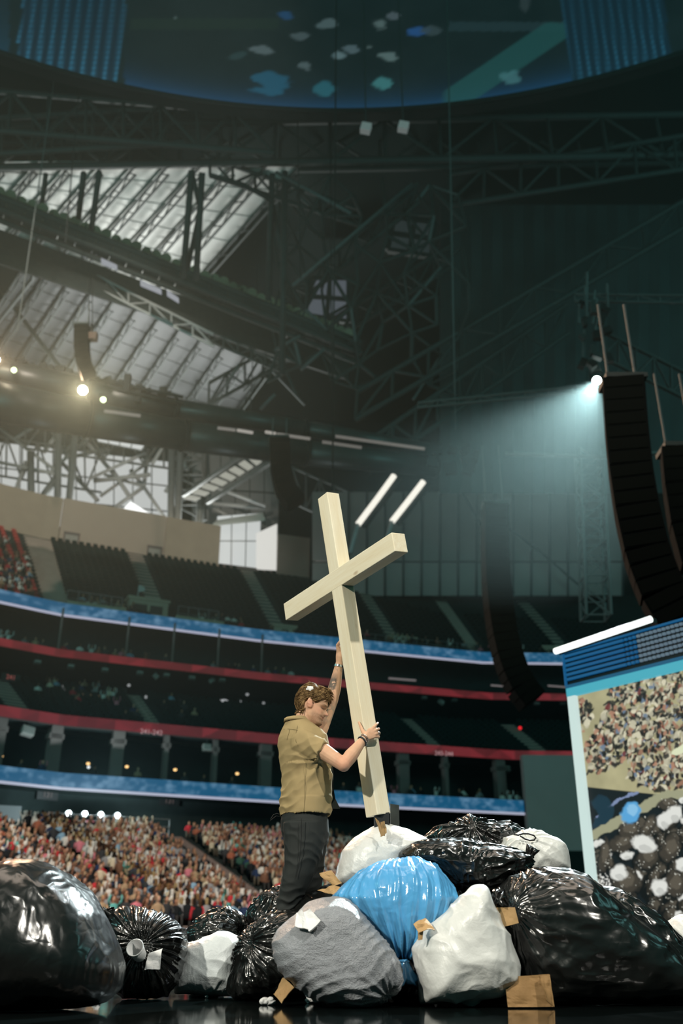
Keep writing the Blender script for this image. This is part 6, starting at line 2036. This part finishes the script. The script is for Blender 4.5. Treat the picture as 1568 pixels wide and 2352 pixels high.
gs = lambda x0, y0, z0, sx, sy, sz: np.exp(-((L3[:, 0] - x0) / sx) ** 2 - ((np.abs(L3[:, 1]) - y0) / sy) ** 2 - ((L3[:, 2] - z0) / sz) ** 2) * isH
jaw = isH * smooth01(L3[:, 0], .0, .035) * smooth01(-L3[:, 2], -.088, -.06) * smooth01(L3[:, 2], -.02, .0)
blend(jaw * (.75 + .25 * vnoise(BV * 260, 4)), (.20, .11, .07), .62)
blend(gs(.09, 0, .018, .03, .022, .016), (.11, .055, .03), .75)                     # goatee
blend(gs(.095, 0, .077, .02, .025, .007), (.16, .08, .05), .6)                      # moustache
blend(gs(.092, 0, .0625, .02, .024, .006), (.36, .11, .09), .85)
blend(gs(.085, .036, .115, .03, .018, .0042), (.03, .018, .014), 1.0)               # lowered lashes
blend(gs(.09, .036, .139, .03, .026, .0055), (.12, .06, .028), .95)                  # brows
blend(gs(.085, .034, .121, .02, .018, .009), (.40, .17, .12), .5)
blend(gs(.11, 0, .09, .02, .02, .012), (.55, .22, .16), .6)                         # nose tip
blend(gs(-.005, .08, .113, .03, .02, .03), (.60, .24, .17), .6)                     # ears
blend(gs(.06, .055, .095, .03, .025, .022), (.56, .25, .17), .45)
el = np.exp(-(np.linalg.norm(BV - np.array(rE), axis=1) / .06) ** 2); blend(el, (.60, .23, .15), .6)
# tattoos on the raised forearm
ax_ = np.array(lW - lE); Lf_ = np.linalg.norm(ax_); ax_ /= Lf_
rel = BV - np.array(lE); sA = rel @ ax_ / Lf_; rd = np.linalg.norm(rel - (rel @ ax_)[:, None] * ax_, axis=1)
on = (rd < .07) & (sA > -.6) & (sA < .93) & (BV[:, 1] > MY)
pat = ridge(BV * np.array([34, 34, 26]) + .6 * np.stack([vnoise(BV * 20, 5)] * 3, 1), 71, 2)
area1 = np.exp(-((sA - .42) / .2) ** 2) * smooth01(-(BV[:, 0] - (np.array(lE)[0] + (np.array(lW) - np.array(lE))[0] * sA)), -.02, .005)
blend(on * np.clip(area1 * 1.5, 0, 1) * smooth01(pat, -.6, .3), (.06, .065, .06), .88)
blend(on * np.exp(-((sA - .82) / .05) ** 2) * smooth01(pat, .0, .6) * smooth01(BV[:, 0], np.array(lW)[0] - .03, np.array(lW)[0]), (.07, .08, .07), .8)
blend(on * np.exp(-((sA + .3) / .25) ** 2) * smooth01(pat, .1, .6), (.16, .2, .16), .6)
ax2 = np.array(rW - rE); sB = (BV - np.array(rE)) @ ax2 / (ax2 @ ax2)
blend(np.exp(-(np.linalg.norm(BV - np.array(M_(787, 1722, -.30)), axis=1) / .014) ** 2), (.30, .24, .17), .5)
# nails
for p in (M_(868, 1660, HY + .055), M_(785, 1466, -.012)): blend(np.exp(-(np.linalg.norm(BV - np.array(p), axis=1) / .008) ** 2), (.75, .52, .42), .8)
M_SKIN = colmat('skin', .6, .22, bump=.12, bscale=260, sss=.12)
man = thing('person', M_(665, 2095), 'man in an olive short-sleeved shirt and black trousers holding the wooden cross', 'person')
obj('body', BV, BF, M_SKIN, man, True, cols=C)

# ---------------------------------------------------------------- hair
def hair_off(Zg, Tg):
    zc = Zg; a = np.abs(Tg)                       # a = 0 at the face, pi at the nape
    # lower hair line by angle: high over the brow, around the ear, low at the nape
    line = np.interp(a, [0, .55, .95, 1.25, 1.50, 1.75, 1.95, 2.2, 3.15], [.180, .176, .165, .128, .128, .150, .120, .060, .048])
    cover = smooth01(zc, line - .003, line + .010)
    thick = np.interp(zc, [.04, .08, .12, .17, .21, .235], [.013, .016, .016, .018, .022, .028]) * np.interp(a, [0, .7, 1.3, 2.2, 3.15], [1.25, 1.0, .55, 1.0, 1.1])
    pp = np.stack([Tg.ravel() * 7 + Zg.ravel() * 20, Zg.ravel() * 26, 0 * Zg.ravel()], 1)
    lock = fbm(pp, 3, 2).reshape(Zg.shape)
    fine = np.sin((Tg * 26 + Zg * 60) + 3 * lock)
    return cover * (thick * (1 + .16 * lock) + .0008 * fine) - (1 - cover) * .012


Xh, Yh, Zh, Zg2, Tg2 = head_grid(120, 240, hair_off)
hg = np.stack([Xh, Yh, Zh], -1)
cen = hg[-1].mean(0)
hg = np.concatenate([hg] + [(cen + (hg[-1] - cen) * k_ + np.array([0, 0, .004 * (1 - k_ * k_)]))[None] for k_ in (.8, .6, .4, .2, .05)])
hair = MB(); hair.rings([list(r) for r in HTn(hg.reshape(-1, 3)).reshape(hg.shape)])
rs = np.random.default_rng(8)


def lock(p0, d0, d1, L, r, n=7):
    """one tapering lock of hair in head coordinates"""
    p = Vector(p0); pts, rad = [], []
    for i in range(n):
        t = i / (n - 1)
        pts.append(HT(p)); rad.append(r * HS * (math.sin(math.pi * (.25 + .72 * t)) ** .8))
        d = Vector(d0).lerp(Vector(d1), t).normalized(); p = p + d * (L / (n - 1))
    hair.tube(pts, rad, 6)


def scalp_lock(z, t, steps, dz, dt, r, lift):
    """strand that lies along the scalp: starts at (z, t) and drifts by (dz, dt) per step"""
    pts, rad = [], []
    for i in range(steps):
        q = i / (steps - 1); a = abs(t)
        th = np.interp(z, [.04, .08, .12, .17, .21, .235], [.013, .016, .016, .018, .022, .027]) * np.interp(a, [0, .7, 1.3, 2.2, 3.15], [1.2, 1.0, .6, 1, 1.1]) + lift * (.4 + .6 * math.sin(math.pi * q))
        x, y = head_pt(np.array(min(z, .234)), np.array(t), th)
        pts.append(HT((float(x), float(y), z + th * float(smooth01(np.array(z), .15, .235))))); rad.append(r * HS * math.sin(math.pi * (.22 + .74 * q)) ** .7)
        z += dz * (1 + .6 * q) + rs.normal(0, .0006); t += math.copysign(dt, t) * (1 if abs(t) < 2.9 else .2)
        line = np.interp(abs(t), [0, .55, .95, 1.25, 1.50, 1.75, 1.95, 2.2, 3.15], [.186, .180, .170, .134, .134, .156, .126, .064, .054])
        if z < line - .006 and i > 2: break
    if len(pts) > 2: hair.tube(pts, rad[:len(pts)], 5)


for i in range(900):
    t = rs.uniform(-np.pi, np.pi); z = .05 + .172 * rs.random() ** .8
    line = np.interp(abs(t), [0, .55, .95, 1.25, 1.50, 1.75, 1.95, 2.2, 3.15], [.188, .182, .172, .138, .138, .160, .130, .068, .058])
    if z < line + .004: continue
    scalp_lock(z, t, 9, -.0022 - .0035 * rs.random(), .075 if z > .12 else .045, rs.uniform(.0011, .0024), rs.uniform(-.001, .004))
for i in range(170):      # quiff hanging over the brow
    y = rs.uniform(-.062, .055); z = .205 + rs.uniform(-.012, .03)
    lock((.03 + rs.uniform(-.03, .03), y, z + .012), (1, rs.uniform(-.3, .2), .35), (1, rs.uniform(-.3, .2), rs.uniform(-1.3, -.5)), rs.uniform(.044, .066), rs.uniform(.0022, .0042), 9)
for i in range(80):      # curls at the nape
    t = np.pi + rs.uniform(-1.0, 1.0); x, y = head_pt(np.array(.06), np.array(t), .012)
    o2 = Vector((math.cos(t), math.sin(t), 0))
    lock((float(x), float(y), rs.uniform(.055, .085)), o2 * .3 + Vector((0, 0, -1)), o2 * 1.2 + Vector((0, 0, -.1)), rs.uniform(.02, .038), rs.uniform(.0018, .0034))
for i in range(14):      # stray hairs on top
    lock((rs.uniform(-.06, .02), rs.uniform(-.03, .03), .255), (-.6, rs.uniform(-.3, .3), .9), (-1, rs.uniform(-.4, .4), .2), rs.uniform(.02, .04), .0011, 5)
m, nt, b = nodes_of('brown_hair')
tc = nt.nodes.new('ShaderNodeTexCoord'); nz = nt.nodes.new('ShaderNodeTexNoise'); nz.inputs['Scale'].default_value = 45; nz.inputs['Detail'].default_value = 3
rp = nt.nodes.new('ShaderNodeValToRGB'); rp.color_ramp.elements[0].position = .35; rp.color_ramp.elements[1].position = .68
rp.color_ramp.elements[0].color = (.055, .030, .014, 1); rp.color_ramp.elements[1].color = (.26, .165, .075, 1)
nt.links.new(tc.outputs['Object'], nz.inputs[0]); nt.links.new(nz.outputs['Fac'], rp.inputs[0]); nt.links.new(rp.outputs[0], b.inputs['Base Color'])
b.inputs['Roughness'].default_value = .65; b.inputs['Specular IOR Level'].default_value = .05
hair.build('hair', m, man, True)
# white scrap caught in the hair
sc = HT((-.035, -.082, .205))
D, F = ico(3)
V = D * np.array([.026, .012, .022]) * (1 + .35 * vnoise(D * 1.7, 3))[:, None] + np.array(sc)
tag(obj('foam_nugget', V, F, M_WHITEP, None, False), 'white packing foam scrap caught in the hair of the man', 'packing foam', 'packing foam bits')

# ---------------------------------------------------------------- shirt
M_SHIRT = mat('olive_cotton', (.335, .25, .125), .85, spec=.15, var=.08, scale=9, bump=.18, bscale=420, bdist=.002)
sh = MB()
rows = [(1874, 701, .197, .156), (1866, 701, .199, .159), (1840, 702, .201, .161), (1805, 705, .196, .156), (1775, 704, .196, .155), (1740, 701, .208, .164), (1715, 698, .212, .162), (1695, 695, .205, .150), (1680, 692, .180, .130), (1668, 688, .135, .105), (1658, 684, .092, .085), (1648, 682, .084, .080)]
R = [ering(M_(cx, y, 0), LF, FW, a, b2, 48, 2.3) for y, cx, a, b2 in rows]
# hollow hem so the trousers show inside the edge
R = [ering(M_(701, 1862, 0), LF, FW, .17, .13, 48, 2.3), ering(M_(701, 1873, 0), LF, FW, .185, .146, 48, 2.3)] + R
sh.rings(R)
def sleeve(a, b2, c, ra, rb, rc):
    """from the shoulder through b2 to the cuff c, with a hollow cuff"""
    a, b2, c = Vector(a), Vector(b2), Vector(c)
    d = (c - b2).normalized()
    sh.tube([a, a.lerp(b2, .5), b2, c, c + d * .002, c - d * .05], [ra, (ra + rb) / 2, rb, rc, rc - .012, rc - .018], 28)
    sh.ball(a, ra, 24, 14)
cR1 = M_(744, 1729, -.22)
sleeve(M_(697, 1705, -.12), M_(722, 1717, -.18), cR1, .100, .089, .078)
sleeve(M_(714, 1694, .12), M_(724, 1682, .17), M_(731, 1672, .19), .090, .076, .072)
SV, SF, SN = voxel(sh, .0062, 3, .5)
# cloth folds: drag lines from the armpit and a slouch above the hem
Lx = (SV - np.array(M_(701, 1770, 0))) @ np.array(LF); Fx = (SV - np.array(M_(701, 1770, 0))) @ np.array(FW); Zx = SV[:, 2] - M_(701, 1770, 0).z
wq = .05 * fbm(SV * 6, 3, 2)
arm = np.array(M_(735, 1745, -.2))
v = SV - arm; dist = np.linalg.norm(v, axis=1)
angf = np.arctan2(v[:, 2], v[:, 0])
drag = (1 - 2 * np.abs(np.sin(angf * 4.2 + 14 * wq))) * np.exp(-((dist - .14) / .13) ** 2)
diag = (1 - 2 * np.abs(np.sin((Zx - .45 * SV[:, 0]) * 40 + 30 * wq))) * np.clip(.25 + vnoise(SV * 5, 8), 0, 1)
low = smooth01(-Zx, -.02, .22)
soft = fbm(SV * np.array([9, 9, 12]), 14, 2)
SV = SV + SN * (.008 * drag * (Zx > -.2) + .0075 * diag * (.35 + .65 * low) * smooth01(.35 - np.abs(Zx + .05), 0, .1) + .004 * soft)[:, None]
shirt = obj('shirt', SV, SF, M_SHIRT, man, True)
# collar, back yoke seam and pleat, open front panel with its dark inside
col = []
for j in range(25):
    t = math.pi * (-.55 + 1.75 * j / 24) + .4
    c0 = M_(681, 1655, 0)
    d = -FW * math.cos(t - .7) + LF * math.sin(t - .7)
    e = c0 + d * .086
    col.append([e - UPV * .010, e + UPV * .010 + d * .001, e + UPV * .011 + d * .005, e + d * .009 - UPV * .012])
mb = MB(); mb.rings(col); mb.build('collar', M_SHIRT, shirt, True)
M_SEAM = mat('olive_seam', (.16, .12, .055), .9)


def surf(px, py, lift=.003):
    """nearest point of the shirt that faces the camera at a photo pixel"""
    d = np.array((P(px, py, 1) - Vector((0, 0, CAMZ)))[:]); d /= np.linalg.norm(d)
    rel = SV - np.array([0, 0, CAMZ]); s = rel @ d; off = np.linalg.norm(rel - s[:, None] * d, axis=1)
    near = np.where(off < .012)[0]
    if len(near) == 0: return M_(px, py, -.17)
    i = near[np.argmin(s[near])]
    return Vector(SV[i] - d * lift)


for pts in ([(648, 1673), (660, 1673), (672, 1674), (680, 1675)], [(662, 1674), (660, 1684), (657, 1692), (655, 1700)], [(681, 1664), (677, 1680), (676, 1700), (682, 1716)], [(700, 1755), (698, 1790), (697, 1830), (694, 1864)]):
    mb = MB(); mb.tube([surf(*p) for p in pts], .0013, 6); mb.build('seam', M_SEAM, shirt)
M_INNER = mat('dark_inner_cloth', (.018, .022, .016), .9)  # inside of the open panel, darker than the shirt cloth
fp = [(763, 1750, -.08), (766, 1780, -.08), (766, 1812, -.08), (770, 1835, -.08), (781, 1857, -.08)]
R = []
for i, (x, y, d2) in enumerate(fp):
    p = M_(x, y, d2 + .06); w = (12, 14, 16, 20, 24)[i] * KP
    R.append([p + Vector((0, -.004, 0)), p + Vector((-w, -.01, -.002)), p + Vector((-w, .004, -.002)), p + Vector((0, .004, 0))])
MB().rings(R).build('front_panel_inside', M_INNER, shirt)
mb = MB()
mb.rings([ering(M_(752, 1712, -.12), Vector((.6, 0, -.8)), Vector((0, 1, 0)), .030, .03, 12), ering(M_(764, 1722, -.13), Vector((.6, 0, -.8)), Vector((0, 1, 0)), .018, .02, 12)])
mb.build('undershirt', mat('white_cotton', (.7, .7, .68), .8), man, True)

# ---------------------------------------------------------------- trousers and shoes
M_TROU = mat('black_twill', (.020, .023, .022), .75, spec=.25, var=.2, scale=12, bump=.15, bscale=300, bdist=.002)
tr = MB()
tr.rings([ering(M_(699, 1862, 0), LF, FW, .168, .135, 36, 2.2), ering(M_(699, 1885, 0), LF, FW, .180, .150, 36, 2.2), ering(M_(701, 1915, 0), LF, FW, .180, .150, 36, 2.2), ering(M_(702, 1935, 0), LF, FW, .16, .13, 36, 2.2)])
def leg(rowsl):
    tr.rings([ering(M_(x, y, d2), Vector((1, 0, 0)), Vector((0, 1, 0)), a, b2, 28) for x, y, d2, a, b2 in rowsl])
leg([(698, 1890, -.07, .145, .12), (699, 1930, -.07, .142, .12), (696, 1965, -.07, .128, .112), (690, 1990, -.07, .114, .105), (684, 2012, -.065, .106, .10), (672, 2045, -.05, .092, .09), (660, 2075, -.03, .084, .084), (650, 2100, -.02, .082, .082), (648, 2106, -.02, .074, .074)])
leg([(712, 1890, .07, .130, .12), (716, 1930, .09, .115, .11), (716, 1965, .11, .095, .10), (715, 1990, .13, .09, .095), (712, 2040, .16, .085, .09), (705, 2090, .2, .082, .085)])
TV, TF, TN = voxel(tr, .0068, 3, .5)
w = fbm(TV * 6, 5, 2)
zt = TV[:, 2]; zk, za = M_(690, 1990).z, M_(655, 2085).z
kn = np.exp(-((zt - zk) / .10) ** 2) + .8 * np.exp(-((zt - M_(690, 1925).z) / .07) ** 2); an = np.exp(-((zt - za) / .12) ** 2)
TV = TV + TN * (.004 * kn * (1 - 2 * np.abs(np.sin((zt + .5 * TV[:, 0]) * 36 + 3 * w))) + .006 * an * (1 - 2 * np.abs(np.sin((zt - .6 * TV[:, 0]) * 42 + 3 * w))) + .004 * w)[:, None]
trousers = obj('trousers', TV, TF, M_TROU, man, True)
mb = MB(); mb.tube([M_(x, y, d2) for x, y, d2 in ((692, 1880, -.225), (692, 1920, -.22), (690, 1955, -.205), (686, 1985, -.19), (680, 2015, -.175))], .0022, 6)
mb.build('side_seam', mat('trouser_seam', (.008, .009, .009), .9), trousers)
mb = MB(); mb.tube([M_(x, y, -.02) for x, y in ((645, 1872), (636, 1868), (628, 1871), (622, 1880), (620, 1886), (624, 1882), (634, 1874), (645, 1876))], .002, 6)
mb.build('waist_cord', M_BLACK, trousers, True)
for x, y, d2 in ((655, 2106, -.04), (706, 2098, .2)):
    s = MB(); c = M_(x, y, d2)
    f2 = Vector((.8, .35, 0)).normalized(); l2 = Vector((-f2.y, f2.x, 0))
    s.rings([ering(c + f2 * t + UPV * (-.035 + hgt / 2), l2, UPV, wd, hgt, 16, 2.6) for t, wd, hgt in ((-.09, .02, .03), (-.08, .036, .05), (-.02, .042, .062), (.06, .046, .045), (.14, .044, .034), (.175, .03, .026), (.185, .012, .012))])
    s.build('shoe', M_BLACK, man, True)

# ---------------------------------------------------------------- watch, bracelets, ring
M_CHR = mat('brushed_steel', (.62, .62, .60), .25, metal=1.0, var=.1, scale=40)
la = (lW - lE).normalized(); wc = lE.lerp(lW, .93)
u = la.orthogonal().normalized(); w2 = la.cross(u)
wt = thing('watch', wc, 'steel link watch', 'watch'); wt.parent = man; wt.matrix_parent_inverse = Matrix.Translation(-man.location)
for kk in ('label', 'category'): del wt[kk]
for j in range(22):
    a = 2 * math.pi * j / 22
    d = u * math.cos(a) + w2 * math.sin(a)
    R3 = Matrix((d, la, d.cross(la))).transposed()
    boxobj('watch_link', wc + d * .0345, (.005, .017, .0085), M_CHR, wt, R=R3)
wt2 = M_CHR
ra = (rW - rE).normalized()
bc = rE.lerp(rW, .90)
MB().torus(bc, ra + Vector((.1, 0, -.15)), .0345, .0052, 30, 8, 1.5).build('bracelet', mat('black_cord', (.012, .014, .014), .5), man, True)
mb = MB()
for j in range(26):
    a = 2 * math.pi * j / 26; ax3 = (ra + Vector((.1, 0, -.15))).normalized(); uu = ax3.orthogonal().normalized(); ww = ax3.cross(uu)
    mb.ball(bc + ax3 * .005 + (uu * math.cos(a) + ww * math.sin(a)) * .039, .0034, 8, 6)
mb.build('bracelet_beads', M_CHR, man, True)
MB().torus(rE.lerp(rW, .985), ra + Vector((.1, 0, -.2)), .0325, .0028, 30, 8).build('bracelet', mat('brown_leather_cord', (.10, .06, .045), .6), man, True)
MB().torus(rE.lerp(rW, 1.02), ra + Vector((.1, 0, -.2)), .0330, .0024, 30, 8).build('bracelet', M_CHR, man, True)
MB().torus(M_(867.5, 1684, HY + .012), (M_(870.5, 1683.5, HY + .025) - k[2]), .0118, .0032, 20, 8, 1.4).build('finger_ring', M_CHR, man, True)

# ================================================================== THIN HAZE IN THE ARENA
hm = bpy.data.materials.new('thin_stage_haze'); hm.use_nodes = True
nt = hm.node_tree
for n_ in list(nt.nodes):
    if n_.type != 'OUTPUT_MATERIAL': nt.nodes.remove(n_)
vs_ = nt.nodes.new('ShaderNodeVolumeScatter')
vs_.inputs['Color'].default_value = (.72, .98, .97, 1)
vs_.inputs['Density'].default_value = .0010
vs_.inputs['Anisotropy'].default_value = .35
nt.links.new(vs_.outputs[0], nt.nodes['Material Output'].inputs['Volume'])
hz_ = MB().box((0, 51.5, 40.5), (150, 75, 63)).build('haze', hm)
tag(hz_, 'thin smoky haze hanging in the whole arena', 'haze', kind='stuff')
